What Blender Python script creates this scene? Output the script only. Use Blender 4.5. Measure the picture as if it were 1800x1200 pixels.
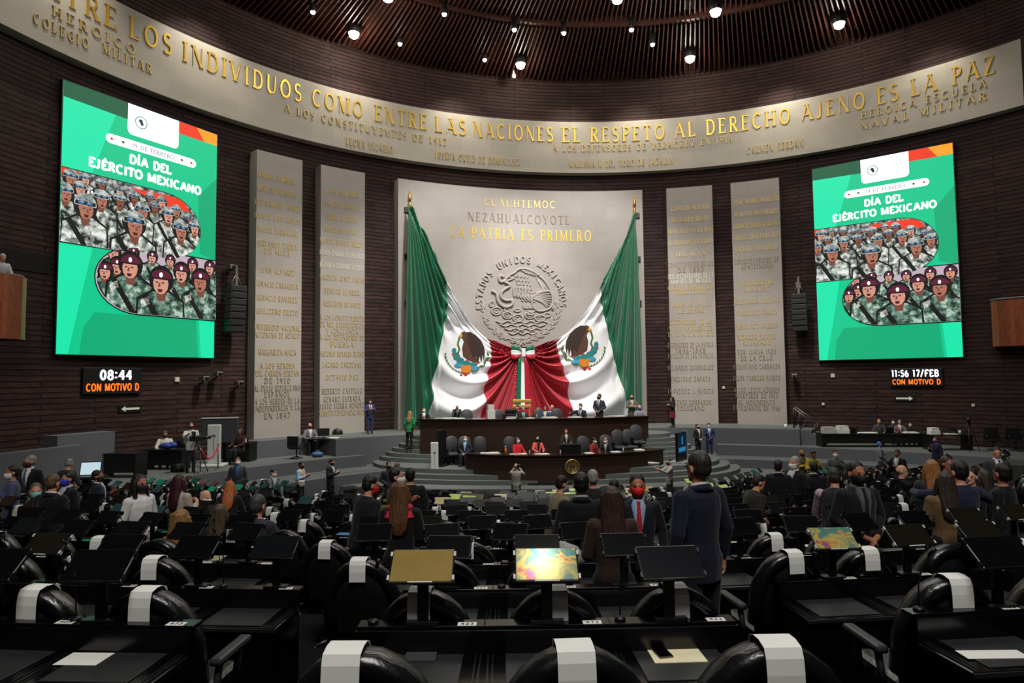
import bpy, bmesh, math, random
from mathutils import Vector, Matrix
random.seed(11)
for o in list(bpy.data.objects): bpy.data.objects.remove(o)
SC = bpy.context.scene
COL = SC.collection
PI = math.pi
# ---------------------------------------------------------------- camera
CZ = 4.88                                  # eye height over the floor of the pit
FPX, PITCH, ROLL = 1150.0, math.radians(3.27), math.radians(.62)
cam = bpy.data.cameras.new('camera'); cam.lens = FPX/1800*36; cam.sensor_width = 36; cam.clip_end = 300; cam.clip_start = .05
camo = bpy.data.objects.new('camera', cam); COL.objects.link(camo); SC.camera = camo
_f = Vector((0, math.cos(PITCH), math.sin(PITCH))); _u = Vector((0, -math.sin(PITCH), math.cos(PITCH))); _r = Vector((1, 0, 0))
_c, _s = math.cos(ROLL), math.sin(ROLL)
_x = _r*_c-_u*_s; _y = _r*_s+_u*_c
camo.matrix_world = Matrix(((_x[0], _y[0], -_f[0], 0), (_x[1], _y[1], -_f[1], 0), (_x[2], _y[2], -_f[2], CZ), (0, 0, 0, 1)))
# hall: a round room; HC its centre, AX the direction of its axis (clockwise from +y)
HC = (4.87, 14.97); AX = math.radians(-11.5)
R_WALL, R_BAND, R_PANEL = 22.95, 22.43, 22.26
Z_STAGE, Z_PLAT, Z_TIER, Z_POD, Z_P1 = CZ-2.62, CZ-3.38, CZ-3.85, CZ-4.25, CZ-3.7
Z_CEIL = CZ+17.55

def H(th, R, z):                            # hall point: angle (deg, from the axis), radius, height
    a = AX+math.radians(th)
    return Vector((HC[0]+R*math.sin(a), HC[1]+R*math.cos(a), z))
def ray(px, py):
    x, y = px-900, 600-py
    d = _x*x+_y*y+_f*FPX
    return d/d.y
def dep(px, py, d):                         # point of the photograph at a distance along y
    p = ray(px, py)*d; return Vector((p.x, p.y, p.z+CZ))
def atz(px, py, z):
    r = ray(px, py); t = (z-CZ)/r.z; return Vector((r.x*t, r.y*t, z))
def cyl(px, py, R):
    d = ray(px, py); a = d.x**2+d.y**2; b = -2*(d.x*HC[0]+d.y*HC[1]); c = HC[0]**2+HC[1]**2-R*R
    t = (-b+math.sqrt(b*b-4*a*c))/(2*a); p = d*t
    return Vector((p.x, p.y, p.z+CZ))
def ang(p): return math.degrees(math.atan2(p[0]-HC[0], p[1]-HC[1])-AX)
# ---------------------------------------------------------------- world, exposure, light
w = bpy.data.worlds.new('world'); SC.world = w; w.use_nodes = True
w.node_tree.nodes['Background'].inputs[0].default_value = (.8, .85, 1, 1)
w.node_tree.nodes['Background'].inputs[1].default_value = .01
vs = SC.view_settings; vs.view_transform = 'Standard'; vs.look = 'None'; vs.exposure = 0; vs.gamma = 1; vs.use_curve_mapping = False
def spot(loc, aim, power, size=50, blend=.6, col=(1, .95, .87), rad=.25):
    l = bpy.data.lights.new('spot_lamp', 'SPOT'); l.energy = power; l.spot_size = math.radians(size); l.spot_blend = blend
    l.color = col; l.shadow_soft_size = rad
    o = bpy.data.objects.new('spot_lamp', l); COL.objects.link(o); o.location = loc
    o.rotation_euler = (Vector(aim)-Vector(loc)).to_track_quat('-Z', 'Y').to_euler(); return o
def area(loc, aim, power, sx, sy, col=(1, .96, .9)):
    l = bpy.data.lights.new('fill_light', 'AREA'); l.energy = power; l.shape = 'RECTANGLE'; l.size = sx; l.size_y = sy; l.color = col
    o = bpy.data.objects.new('fill_light', l); COL.objects.link(o); o.location = loc
    o.rotation_euler = (Vector(aim)-Vector(loc)).to_track_quat('-Z', 'Y').to_euler(); return o
# added overhead fill light for the whole hall, straight down
area(H(0, 6, Z_CEIL-.3), H(0, 7, 0), 1700, 16, 12)
# added fill light, unseen behind the camera, brightens the card fronts
area((1.5, -4, Z_CEIL-1.5), (1.5, 7, 1.5), 2500, 9, 5)
# flag and centre slab
spot(H(-14, 9, Z_CEIL-.4), H(-8, R_PANEL, 8), 9300, 52, .6, (1, .96, .93))
spot(H(14, 9, Z_CEIL-.4), H(8, R_PANEL, 8), 9300, 52, .6, (1, .96, .93))
# inscription columns
for t, pw in ((-34, 6500), (-26, 4600), (26, 4200), (34, 4200)):
    spot(H(t*.8, 12.5, Z_CEIL-.4), H(t, R_PANEL, 7), pw, 34, 1, (1, .95, .84))
# dais and stage floor
spot(H(0, 7, Z_CEIL-.4), H(0, 15.2, 1.5), 10500, 42)
spot(H(-30, 12, Z_CEIL-.4), H(-40, 18.5, 1.5), 9000, 50)
spot(H(30, 12, Z_CEIL-.4), H(38, 18.5, 1.5), 7500, 50)
# wash on the frieze and the brick over it
for t, pw in ((-75, 350), (-58, 420), (-43, 500), (-24, 330), (-9, 420), (8, 320), (18, 420), (38, 520), (56, 330)):
    spot(H(t, 20.9, Z_CEIL-.6), H(t, R_BAND, CZ+13.2), pw*1.9, 95, 1, (1, .93, .8), .1)
# ---------------------------------------------------------------- helpers
def lin(c):
    return tuple(((v/255)/12.92 if v/255 <= .04045 else ((v/255+.055)/1.055)**2.4) for v in c)
_mc = {}
def mat(name, rgb, rough=.6, metal=0, spec=.5, emit=None, es=1, sheen=0, coat=0):
    if name in _mc: return _mc[name]
    m = bpy.data.materials.new(name); m.use_nodes = True; b = m.node_tree.nodes['Principled BSDF']
    b.inputs['Base Color'].default_value = (*lin(rgb), 1); b.inputs['Roughness'].default_value = rough
    b.inputs['Metallic'].default_value = metal; b.inputs['Specular IOR Level'].default_value = spec
    if emit: b.inputs['Emission Color'].default_value = (*lin(emit), 1); b.inputs['Emission Strength'].default_value = es
    if sheen: b.inputs['Sheen Weight'].default_value = sheen
    if coat: b.inputs['Coat Weight'].default_value = coat
    _mc[name] = m; return m
def nd(m, t, **kw):
    n = m.node_tree.nodes.new(t)
    for k, v in kw.items(): setattr(n, k, v)
    return n
def noisy(m, scale=8, amt=.3, bump=.0, detail=4, stretch=(1, 1, 1), coord='Object', bdist=.02):
    """vary a material's own colour with noise, add bump"""
    nt = m.node_tree; b = nt.nodes['Principled BSDF']; tc = nd(m, 'ShaderNodeTexCoord'); mp = nd(m, 'ShaderNodeMapping')
    mp.inputs['Scale'].default_value = stretch; nt.links.new(tc.outputs[coord], mp.inputs[0])
    n = nd(m, 'ShaderNodeTexNoise'); n.inputs['Scale'].default_value = scale; n.inputs['Detail'].default_value = detail
    nt.links.new(mp.outputs[0], n.inputs['Vector'])
    c = b.inputs['Base Color'].default_value[:3]
    r = nd(m, 'ShaderNodeValToRGB'); r.color_ramp.elements[0].position = .3; r.color_ramp.elements[1].position = .7
    r.color_ramp.elements[0].color = (*[v*(1-amt) for v in c], 1); r.color_ramp.elements[1].color = (*[min(1, v*(1+amt)) for v in c], 1)
    nt.links.new(n.outputs['Fac'], r.inputs[0]); nt.links.new(r.outputs[0], b.inputs['Base Color'])
    if bump:
        bp = nd(m, 'ShaderNodeBump'); bp.inputs['Strength'].default_value = bump; bp.inputs['Distance'].default_value = bdist
        nt.links.new(n.outputs['Fac'], bp.inputs['Height']); nt.links.new(bp.outputs[0], b.inputs['Normal'])
    return m
def tiled(m, bw, bh, mortar, dark, amt=.15, bump=.5, bdist=.03, jit=.0, off=.5, nscale=3, warp=0, var=(.72, 1.2)):
    """courses or slabs laid out on the UV map (metres)"""
    nt = m.node_tree; b = nt.nodes['Principled BSDF']; tc = nd(m, 'ShaderNodeTexCoord'); br = nd(m, 'ShaderNodeTexBrick')
    br.offset = off; c = b.inputs['Base Color'].default_value[:3]
    br.inputs['Color1'].default_value = (*[v*(1-amt) for v in c], 1); br.inputs['Color2'].default_value = (*[v*(1+amt) for v in c], 1)
    br.inputs['Mortar'].default_value = (*[v*dark for v in c], 1); br.inputs['Scale'].default_value = 1
    br.inputs['Mortar Size'].default_value = mortar; br.inputs['Mortar Smooth'].default_value = .3
    br.inputs['Brick Width'].default_value = bw; br.inputs['Row Height'].default_value = bh
    n = nd(m, 'ShaderNodeTexNoise'); n.inputs['Scale'].default_value = nscale; n.inputs['Detail'].default_value = 5
    nt.links.new(tc.outputs['UV'], n.inputs['Vector'])
    src = tc.outputs['UV']
    if warp:
        va = nd(m, 'ShaderNodeVectorMath', operation='MULTIPLY_ADD'); va.inputs[1].default_value = (0, warp, 0)
        nt.links.new(n.outputs['Color'], va.inputs[0]); nt.links.new(tc.outputs['UV'], va.inputs[2]); src = va.outputs[0]
    nt.links.new(src, br.inputs['Vector'])
    mx = nd(m, 'ShaderNodeMix', data_type='RGBA', blend_type='MULTIPLY'); mx.inputs['Factor'].default_value = 1
    r = nd(m, 'ShaderNodeValToRGB'); r.color_ramp.elements[0].position = .3; r.color_ramp.elements[1].position = .75
    r.color_ramp.elements[0].color = (*[var[0]]*3, 1); r.color_ramp.elements[1].color = (*[var[1]]*3, 1)
    nt.links.new(n.outputs['Fac'], r.inputs[0])
    nt.links.new(br.outputs['Color'], mx.inputs['A']); nt.links.new(r.outputs[0], mx.inputs['B']); nt.links.new(mx.outputs['Result'], b.inputs['Base Color'])
    ad = nd(m, 'ShaderNodeMath', operation='MULTIPLY_ADD'); ad.inputs[1].default_value = -1; nt.links.new(br.outputs['Fac'], ad.inputs[0])
    ml = nd(m, 'ShaderNodeMath', operation='MULTIPLY'); ml.inputs[1].default_value = jit; nt.links.new(n.outputs['Fac'], ml.inputs[0])
    nt.links.new(ml.outputs[0], ad.inputs[2])
    bp = nd(m, 'ShaderNodeBump'); bp.inputs['Strength'].default_value = bump; bp.inputs['Distance'].default_value = bdist
    nt.links.new(ad.outputs[0], bp.inputs['Height']); nt.links.new(bp.outputs[0], b.inputs['Normal'])
    return m
def tag(o, label=None, cat=None, group=None, kind=None):
    if label: o['label'] = label
    if cat: o['category'] = cat
    if group: o['group'] = group
    if kind: o['kind'] = kind
    return o
def thing(name, label, cat, loc=(0, 0, 0), rz=0, group=None, sc=1):
    o = bpy.data.objects.new(name, None); COL.objects.link(o); o.location = loc; o.rotation_euler = (0, 0, rz); o.scale = (sc, sc, sc)
    o.empty_display_size = .2
    return tag(o, label, cat, group)
def kids(o): return KID.get(o.name, [])
KID = {}
def adopt(c, p):
    if p is not None:
        c.parent = p; KID.setdefault(p.name, []).append(c)
def clone(o, loc=None, rz=None, label=None, group=None, parent=None):
    c = o.copy(); COL.objects.link(c)
    if parent is not None: c.parent = parent; KID.setdefault(parent.name, []).append(c)
    if loc is not None: c.location = loc
    if rz is not None: c.rotation_euler = (0, 0, rz)
    if label: c['label'] = label
    if group: c['group'] = group
    for ch in kids(o): clone(ch, parent=c)
    return c
class MB:
    """collects shapes for one mesh"""
    def __init__(s): s.v = []; s.f = []; s.m = []; s.uv = {}; s.smooth = []
    def add(s, vs, fs, mi=0, sm=False):
        n = len(s.v); s.v += [tuple(v) for v in vs]; s.f += [tuple(i+n for i in f) for f in fs]; s.m += [mi]*len(fs); s.smooth += [sm]*len(fs); return s
    def box(s, x0, x1, y0, y1, z0, z1, mi=0, M=None):
        vs = [Vector((x, y, z)) for z in (z0, z1) for y in (y0, y1) for x in (x0, x1)]
        if M is not None: vs = [M @ v for v in vs]
        return s.add(vs, [(0, 2, 3, 1), (4, 5, 7, 6), (0, 1, 5, 4), (2, 6, 7, 3), (0, 4, 6, 2), (1, 3, 7, 5)], mi)
    def rbox(s, x0, x1, y0, y1, z0, z1, r=.01, mi=0, M=None):   # box with chamfered edges
        bm = bmesh.new(); bmesh.ops.create_cube(bm, size=1)
        for v in bm.verts: v.co = Vector((x0+(v.co.x+.5)*(x1-x0), y0+(v.co.y+.5)*(y1-y0), z0+(v.co.z+.5)*(z1-z0)))
        bmesh.ops.bevel(bm, geom=list(bm.edges), offset=min(r, .45*min(x1-x0, y1-y0, z1-z0)), segments=2, profile=.5, affect='EDGES')
        bm.verts.ensure_lookup_table(); bm.verts.index_update()
        vs = [v.co.copy() for v in bm.verts]
        if M is not None: vs = [M @ v for v in vs]
        s.add(vs, [tuple(v.index for v in f.verts) for f in bm.faces], mi, False); bm.free(); return s
    def tube(s, pts, rad, seg=8, mi=0, cap=True, flat=None):
        pts = [Vector(p) for p in pts]; n = len(pts); rad = rad if hasattr(rad, '__len__') else [rad]*n
        vs = []; up = Vector((0, 0, 1)); prev = None
        for i, p in enumerate(pts):
            t = (pts[min(i+1, n-1)]-pts[max(i-1, 0)])
            if t.length < 1e-9: t = Vector((0, 0, 1))
            t.normalize()
            a = prev if prev is not None else (Vector((1, 0, 0)) if abs(t.x) < .9 else Vector((0, 1, 0)))
            a = (a-t*a.dot(t))
            if a.length < 1e-6: a = Vector((0, 1, 0))-t*t.y
            a.normalize(); b = t.cross(a); prev = a
            for k in range(seg):
                q = 2*PI*k/seg; vs.append(p+(a*math.cos(q)+b*math.sin(q))*rad[i])
        fs = [(i*seg+k, i*seg+(k+1) % seg, (i+1)*seg+(k+1) % seg, (i+1)*seg+k) for i in range(n-1) for k in range(seg)]
        if cap: fs += [tuple(range(seg-1, -1, -1)), tuple((n-1)*seg+k for k in range(seg))]
        return s.add(vs, fs, mi, True)
    def loft(s, rings, mi=0, cap=True):     # rings: equal-length lists of points
        n = len(rings[0]); vs = [p for r in rings for p in r]
        fs = [(i*n+k, i*n+(k+1) % n, (i+1)*n+(k+1) % n, (i+1)*n+k) for i in range(len(rings)-1) for k in range(n)]
        if cap: fs += [tuple(range(n-1, -1, -1)), tuple((len(rings)-1)*n+k for k in range(n))]
        return s.add(vs, fs, mi, True)
    def lathe(s, prof, c=(0, 0, 0), seg=16, mi=0):
        rings = [[(c[0]+r*math.cos(2*PI*k/seg), c[1]+r*math.sin(2*PI*k/seg), c[2]+z) for k in range(seg)] for r, z in prof]
        return s.loft(rings, mi)
    def ball(s, c, r, mi=0, M=None, nu=10, nv=7):
        r = r if hasattr(r, '__len__') else (r, r, r); rings = []
        for i in range(nv+1):
            p = -PI/2+PI*i/nv; cr = max(math.cos(p), .02)
            ring = [Vector((c[0]+r[0]*cr*math.cos(2*PI*k/nu), c[1]+r[1]*cr*math.sin(2*PI*k/nu), c[2]+r[2]*math.sin(p))) for k in range(nu)]
            if M is not None: ring = [M @ q for q in ring]
            rings.append(ring)
        return s.loft(rings, mi)
    def prism(s, poly, fn, mi=0):           # outline poly (2-D) swept between fn(x,y,0) and fn(x,y,1)
        n = len(poly); vs = [fn(x, y, 0) for x, y in poly]+[fn(x, y, 1) for x, y in poly]
        fs = [tuple(range(n-1, -1, -1)), tuple(range(n, 2*n))]+[(k, (k+1) % n, n+(k+1) % n, n+k) for k in range(n)]
        return s.add(vs, fs, mi)
    def grid(s, fn, nu, nv, mi=0, uv=None, sm=True):
        n0 = len(s.v); vs = [fn(i/nu, j/nv) for j in range(nv+1) for i in range(nu+1)]
        fs = [(j*(nu+1)+i, j*(nu+1)+i+1, (j+1)*(nu+1)+i+1, (j+1)*(nu+1)+i) for j in range(nv) for i in range(nu)]
        if uv:
            for j in range(nv+1):
                for i in range(nu+1): s.uv[n0+j*(nu+1)+i] = uv(i/nu, j/nv)
        return s.add(vs, fs, mi, sm)
    def build(s, name, mats, parent=None, link=True):
        me = bpy.data.meshes.new(name); me.from_pydata(s.v, [], s.f)
        for m in (mats if isinstance(mats, (list, tuple)) else [mats]): me.materials.append(m)
        me.polygons.foreach_set('material_index', s.m); me.polygons.foreach_set('use_smooth', s.smooth)
        if s.uv:
            ul = me.uv_layers.new(name='UVMap')
            for lp in me.loops: ul.data[lp.index].uv = s.uv.get(lp.vertex_index, (0, 0))
        me.update()
        o = bpy.data.objects.new(name, me); COL.objects.link(o)
        adopt(o, parent)
        return o
def fixn(o):                                # outward normals
    bm = bmesh.new(); bm.from_mesh(o.data); bmesh.ops.recalc_face_normals(bm, faces=bm.faces); bm.to_mesh(o.data); bm.free(); return o
def arcpts(cx, cy, rx, ry, a0, a1, n=8):
    return [(cx+rx*math.cos(math.radians(a0+(a1-a0)*i/n)), cy+ry*math.sin(math.radians(a0+(a1-a0)*i/n))) for i in range(n+1)]
ORD = ['zeroth', 'first', 'second', 'third', 'fourth', 'fifth', 'sixth', 'seventh', 'eighth', 'ninth', 'tenth', 'eleventh', 'twelfth',
       'thirteenth', 'fourteenth', 'fifteenth', 'sixteenth', 'seventeenth', 'eighteenth', 'nineteenth', 'twentieth', 'twenty-first', 'twenty-second', 'twenty-third', 'twenty-fourth', 'twenty-fifth', 'twenty-sixth', 'twenty-seventh', 'twenty-eighth']
# ---------------------------------------------------------------- lettering: capitals from strokes
T_, t_ = .14, .055
def _g():
    a = arcpts
    g = {}
    g['A'] = (.82, [(t_, [(.07, 0), (.42, 1)]), (T_, [(.42, 1), (.76, 0)]), (t_, [(.2, .34), (.62, .34)])])
    g['B'] = (.66, [(T_, [(.15, 0), (.15, 1)]), (.1, [(.15, .97)]+a(.36, .76, .2, .21, 90, -90)+[(.15, .55)]), (.11, [(.15, .53)]+a(.36, .28, .24, .25, 90, -90)+[(.15, .03)])])
    g['C'] = (.78, [(.12, a(.43, .5, .34, .47, 48, 312, 14))])
    g['D'] = (.78, [(T_, [(.15, 0), (.15, 1)]), (.12, [(.15, .97)]+a(.36, .5, .34, .47, 90, -90, 10)+[(.15, .03)])])
    g['E'] = (.62, [(T_, [(.15, 0), (.15, 1)]), (t_, [(.15, .965), (.56, .965)]), (t_, [(.15, .52), (.46, .52)]), (t_, [(.15, .035), (.58, .035)]), (.05, [(.555, .82), (.555, 1)]), (.05, [(.575, 0), (.575, .2)])])
    g['F'] = (.6, g['E'][1][:3]+[g['E'][1][4]])
    g['G'] = (.8, [(.12, a(.43, .5, .34, .47, 48, 330, 14)), (.13, [(.68, .04), (.68, .42)]), (t_, [(.5, .42), (.76, .42)])])
    g['H'] = (.84, [(T_, [(.15, 0), (.15, 1)]), (T_, [(.69, 0), (.69, 1)]), (t_, [(.15, .5), (.69, .5)])])
    g['I'] = (.34, [(T_, [(.17, 0), (.17, 1)])])
    g['J'] = (.5, [(T_, [(.32, 1), (.32, .22)]+a(.17, .2, .15, .18, 0, -140, 5))])
    g['L'] = (.6, [(T_, [(.15, 0), (.15, 1)]), (t_, [(.15, .035), (.56, .035)]), (.05, [(.55, 0), (.55, .22)])])
    g['M'] = (.98, [(t_, [(.14, 0), (.14, 1)]), (T_, [(.14, 1), (.49, .08)]), (t_, [(.49, .08), (.82, 1)]), (T_, [(.84, 0), (.84, 1)])])
    g['N'] = (.84, [(t_, [(.13, 0), (.13, 1)]), (T_, [(.13, 1), (.7, 0)]), (t_, [(.71, 0), (.71, 1)])])
    g['O'] = (.84, [(.12, a(.42, .5, .34, .47, 0, 360, 18))])
    g['P'] = (.62, [(T_, [(.15, 0), (.15, 1)]), (.1, [(.15, .97)]+a(.34, .73, .22, .24, 90, -90)+[(.15, .5)])])
    g['Q'] = (.86, g['O'][1]+[(.1, [(.45, .25), (.78, -.1)])])
    g['R'] = (.72, g['P'][1]+[(T_, [(.34, .5), (.64, 0)])])
    g['S'] = (.6, [(.12, a(.3, .74, .2, .23, 35, 270, 9)+a(.3, .27, .22, .24, 90, -145, 9)[1:])])
    g['T'] = (.68, [(T_, [(.34, 0), (.34, 1)]), (t_, [(.05, .965), (.63, .965)]), (.05, [(.06, .8), (.06, 1)]), (.05, [(.62, .8), (.62, 1)])])
    g['U'] = (.8, [(T_, [(.15, 1), (.15, .3)]+a(.4, .3, .25, .28, 180, 270, 5)), (t_, [(.66, 1), (.66, .3)]+a(.4, .3, .26, .28, 0, -90, 5))])
    g['V'] = (.8, [(T_, [(.06, 1), (.4, 0)]), (t_, [(.4, 0), (.74, 1)])])
    g['X'] = (.8, [(T_, [(.09, 1), (.71, 0)]), (t_, [(.09, 0), (.7, 1)])])
    g['Y'] = (.76, [(T_, [(.07, 1), (.38, .48)]), (t_, [(.38, .48), (.7, 1)]), (T_, [(.38, .5), (.38, 0)])])
    g['Z'] = (.68, [(t_, [(.08, .965), (.6, .965)]), (T_, [(.6, .97), (.1, .03)]), (t_, [(.08, .035), (.62, .035)]), (.05, [(.09, .8), (.09, 1)]), (.05, [(.61, 0), (.61, .2)])])
    g['0'] = (.6, [(.12, a(.3, .5, .21, .47, 0, 360, 16))])
    g['1'] = (.4, [(T_, [(.2, 0), (.2, 1)]), (t_, [(.2, 1), (.05, .85)])])
    g['2'] = (.56, [(.12, a(.28, .72, .2, .25, 160, -40, 8)+[(.08, .05)]), (.11, [(.06, .05), (.52, .05)])])
    g['3'] = (.56, [(.12, a(.27, .75, .18, .22, 150, -90, 7)), (.12, a(.27, .28, .21, .25, 90, -150, 7))])
    g['4'] = (.6, [(t_, [(.42, 1), (.05, .32), (.56, .32)]), (T_, [(.42, 1), (.42, 0)])])
    g['5'] = (.56, [(.1, [(.48, .96), (.14, .96), (.12, .58)]), (.12, [(.12, .56)]+a(.26, .31, .22, .28, 100, -150, 8))])
    g['6'] = (.58, [(.12, a(.3, .3, .2, .27, 0, 360, 12)), (.12, a(.42, .38, .32, .58, 105, 180, 5))])
    g['7'] = (.54, [(.1, [(.06, .95), (.5, .95)]), (T_, [(.49, .95), (.2, 0)])])
    g['8'] = (.56, [(.11, a(.28, .74, .18, .22, 0, 360, 12)), (.12, a(.28, .27, .21, .25, 0, 360, 12))])
    g['9'] = (.58, [(.12, a(.28, .7, .2, .27, 0, 360, 12)), (.12, a(.16, .62, .32, .58, -75, 0, 5))])
    g[':'] = (.26, [(.15, [(.13, .16), (.13, .31)]), (.15, [(.13, .66), (.13, .81)])])
    g['.'] = (.24, [(.14, [(.12, 0), (.12, .14)])])
    g['-'] = (.44, [(.09, [(.06, .45), (.38, .45)])])
    g['/'] = (.5, [(.09, [(.06, -.05), (.44, 1.05)])])
    g[' '] = (.42, [])
    for k, b in (('\u00cd', 'I'), ('\u00c9', 'E')):
        w_ = g[b][0]; g[k] = (w_, g[b][1]+[(.1, [(w_/2-.03, 1.1), (w_/2+.1, 1.28)])])
    return g
GL = _g()
def text_mesh(mb, s, x0, width, height, fn, depth, mi=0, serif=True, bold=None, gap=.12, back=0.0):
    """letters of s fitted into width from x0; fn(x, y, w) maps to the wall"""
    tot = sum(GL[c][0]+gap for c in s)-gap
    sx = width/tot; x = x0
    for c in s:
        w_, st = GL[c]
        for wt, pts in st:
            wd = (bold or wt)
            P = [(x+p[0]*sx, p[1]*height) for p in pts]; n = len(P)
            hw = wd*.5
            segs = [P]
            if serif and not bold and wt >= .06 and n == 2 and abs(P[0][0]-P[1][0]) < abs(P[0][1]-P[1][1])*1.1:
                for q, o in ((P[0], P[1]), (P[1], P[0])):
                    yy = q[1]/height
                    if abs(yy) < .02 or abs(yy-1) < .02:
                        e = (wd*.5+.085)*sx; yk = .022*height if yy < .5 else height*.978
                        segs.append([(q[0]-e, yk), (q[0]+e, yk)])
            for si, Q in enumerate(segs):
                m_ = len(Q); h_ = hw if si == 0 else .024
                L = []; Rr = []
                for i in range(m_):
                    ax, ay = Q[max(i-1, 0)]; bx, by = Q[min(i+1, m_-1)]
                    # work in glyph units so that strokes keep their weight
                    dx, dy = (bx-ax)/sx, (by-ay)/height; l = math.hypot(dx, dy) or 1
                    nx, ny = -dy/l, dx/l
                    L.append((Q[i][0]+nx*h_*sx, Q[i][1]+ny*h_*height)); Rr.append((Q[i][0]-nx*h_*sx, Q[i][1]-ny*h_*height))
                vs = [fn(*p, depth) for p in L]+[fn(*p, depth) for p in Rr]+[fn(*p, back) for p in L]+[fn(*p, back) for p in Rr]
                fs = []
                for i in range(m_-1):
                    fs += [(i, i+1, m_+i+1, m_+i), (2*m_+i, i, i+1, 2*m_+i+1)[::-1], (m_+i, m_+i+1, 3*m_+i+1, 3*m_+i)]
                fs += [(0, m_, 3*m_, 2*m_), (m_-1, 2*m_-1, 4*m_-1, 3*m_-1)]
                mb.add(vs, fs, mi)
        x += (w_+gap)*sx
    return mb
def cyl_text(mb, s, pxa, pxb, pym, h, R, depth=.05, mi=0, gap=.14):
    """capitals on the round wall, spanning the photograph's columns pxa..pxb at row pym"""
    m = cyl((pxa+pxb)/2, pym, R); ta = ang(cyl(pxa, pym, R)); tb = ang(cyl(pxb, pym, R))
    k = math.radians(1)*R
    text_mesh(mb, s, ta*k, (tb-ta)*k, h, lambda x, y, d: H(x/k, R-d, m.z-h/2+y), depth, mi, gap=gap)
# ================================================================ the room
M_BRICK = tiled(mat('dark_brick', (57, 37, 34), .75, spec=.3), 5.3, .2, .03, .2, .3, 1.0, .14, .7, .37, 1.9, .09)
M_STONE = tiled(mat('grey_stone', (157, 150, 143), .55), 1.45, 1.0, .008, 1.12, .03, .15, .01, .3, .5, 1.2, 0, (.95, 1.05))
M_STONE2 = tiled(mat('frieze_stone', (165, 158, 144), .42), 1.6, .68, .008, 1.1, .05, .15, .01, .2, .5, .9, 0, (.92, 1.06))
M_GOLD = mat('gold_letter', (205, 168, 70), .35, .85)
M_PALE = mat('pale_letter', (225, 222, 205), .45, .2)
M_BRONZE = mat('bronze_letter', (140, 126, 96), .5, .3)
M_CARP = noisy(mat('grey_carpet', (96, 101, 99), .95, spec=.1), 60, .12)
M_CARPD = noisy(mat('dark_carpet', (22, 22, 24), .95, spec=.1), 40, .2)
M_GREYW = noisy(mat('grey_facing', (92, 94, 98), .9, spec=.15), 50, .08)
M_SLAT = noisy(mat('red_wood_slat', (70, 38, 29), .5), 6, .3, stretch=(1, 1, 1))
M_BLACKC = mat('black_void', (10, 9, 9), .9)
def arcwall(name, t0, t1, R, z0, z1, m, n, fn_r=None):
    b = MB(); k = math.radians(1)*R
    b.grid(lambda u, v: H(t0+(t1-t0)*u, R, z0+(z1-z0)*v), n, 12, 0, lambda u, v: ((t0+(t1-t0)*u)*k, z0+(z1-z0)*v))
    o = b.build(name, m); tag(o, kind='structure'); return o
arcwall('wall_back', -78, 78, R_WALL, 0, Z_CEIL+1.6, M_BRICK, 120)
arcwall('wall_left', -180, -78, R_WALL, 0, Z_CEIL+1.6, M_BRICK, 60)
arcwall('wall_right', 78, 180, R_WALL, 0, Z_CEIL+1.6, M_BRICK, 60)
def disc(name, R, z, m, thick=.3):
    b = MB(); b.lathe([(.01, -thick), (R, -thick), (R, 0), (.01, 0)], (HC[0], HC[1], z), 96); o = fixn(b.build(name, m)); tag(o, kind='structure'); return o
disc('floor', R_WALL+.3, 0, M_CARPD)
disc('ceiling', R_WALL+.3, Z_CEIL+1.9, M_BLACKC)
def ringslab(name, t0, t1, r0, r1, z0, z1, m, n=60, mb=None, mi=0):
    b = mb or MB()
    def P(u, c):
        t = t0+(t1-t0)*u; rr = r0 if not callable(r0) else r0(t); r, z = ((rr, z0), (rr, z1), (r1, z1), (r1, z0))[c]; return H(t, r, z)
    b.loft([[P(i/n, c) for c in range(4)] for i in range(n+1)], mi)
    for i in range(-len(b.smooth), 0): b.smooth[i] = False
    if mb: return None
    o = fixn(b.build(name, m)); tag(o, kind='structure'); return o
# terraces along the wall: low tier, reporters' platform, stage
ringslab('floor_tier', -95, 95, 16.7, R_WALL-.05, 0, Z_TIER, M_GREYW)
ringslab('floor_platform', -95, -26.5, 18.7, R_WALL-.05, Z_TIER, Z_PLAT, M_CARP)
ringslab('floor_platform', 28, 95, 18.3, R_WALL-.05, Z_TIER, Z_PLAT, M_CARP)
def stage_r(t): return 19.6
ringslab('floor_stage', -30, 39.5, 19.3, R_WALL-.05, Z_TIER, Z_STAGE, M_GREYW)
ringslab('floor_stage_carpet', -29.95, 39.4, 19.36, R_WALL-.06, Z_STAGE, Z_STAGE+.012, M_CARP)
ringslab('floor_plinth', -40, -30, 21.3, R_WALL-.05, Z_PLAT, Z_STAGE, M_GREYW, 12)
ringslab('floor_nosing', -95, -26.5, 18.66, 18.9, Z_PLAT, Z_PLAT+.02, M_GREYW)
# facings of the two fronts
for nm, t0, t1, R, za, zb in (('trim_1', -95, -26.5, 18.62, Z_TIER, Z_PLAT+.03), ('trim_2', 28, 95, 18.22, Z_TIER, Z_PLAT+.03)):
    ringslab(nm, t0, t1, R, R+.07, za, zb, M_GREYW)
ringslab('floor_landing', -33.5, -26, 17.4, 18.7, Z_TIER, Z_TIER+.012, M_CARP, 12)
# parapet of the entrance at the far left
ringslab('wall_parapet', -95, -61, 19.3, 19.7, Z_TIER, CZ-1.93, M_GREYW, 24)
ringslab('wall_parapet', -59, -53.5, 21.4, 22.1, Z_PLAT, CZ-1.75, M_GREYW, 8)
# steps on the right end of the stage
for i in range(4):
    ringslab('floor_step', 39.4, 41.0+.55*(3-i), 19.6, 21.6, Z_PLAT, Z_PLAT+.76*(.94-.19*(3-i)/.76*1) if False else Z_PLAT+.19*(4-(3-i))*.95, M_GREYW, 4)
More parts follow.
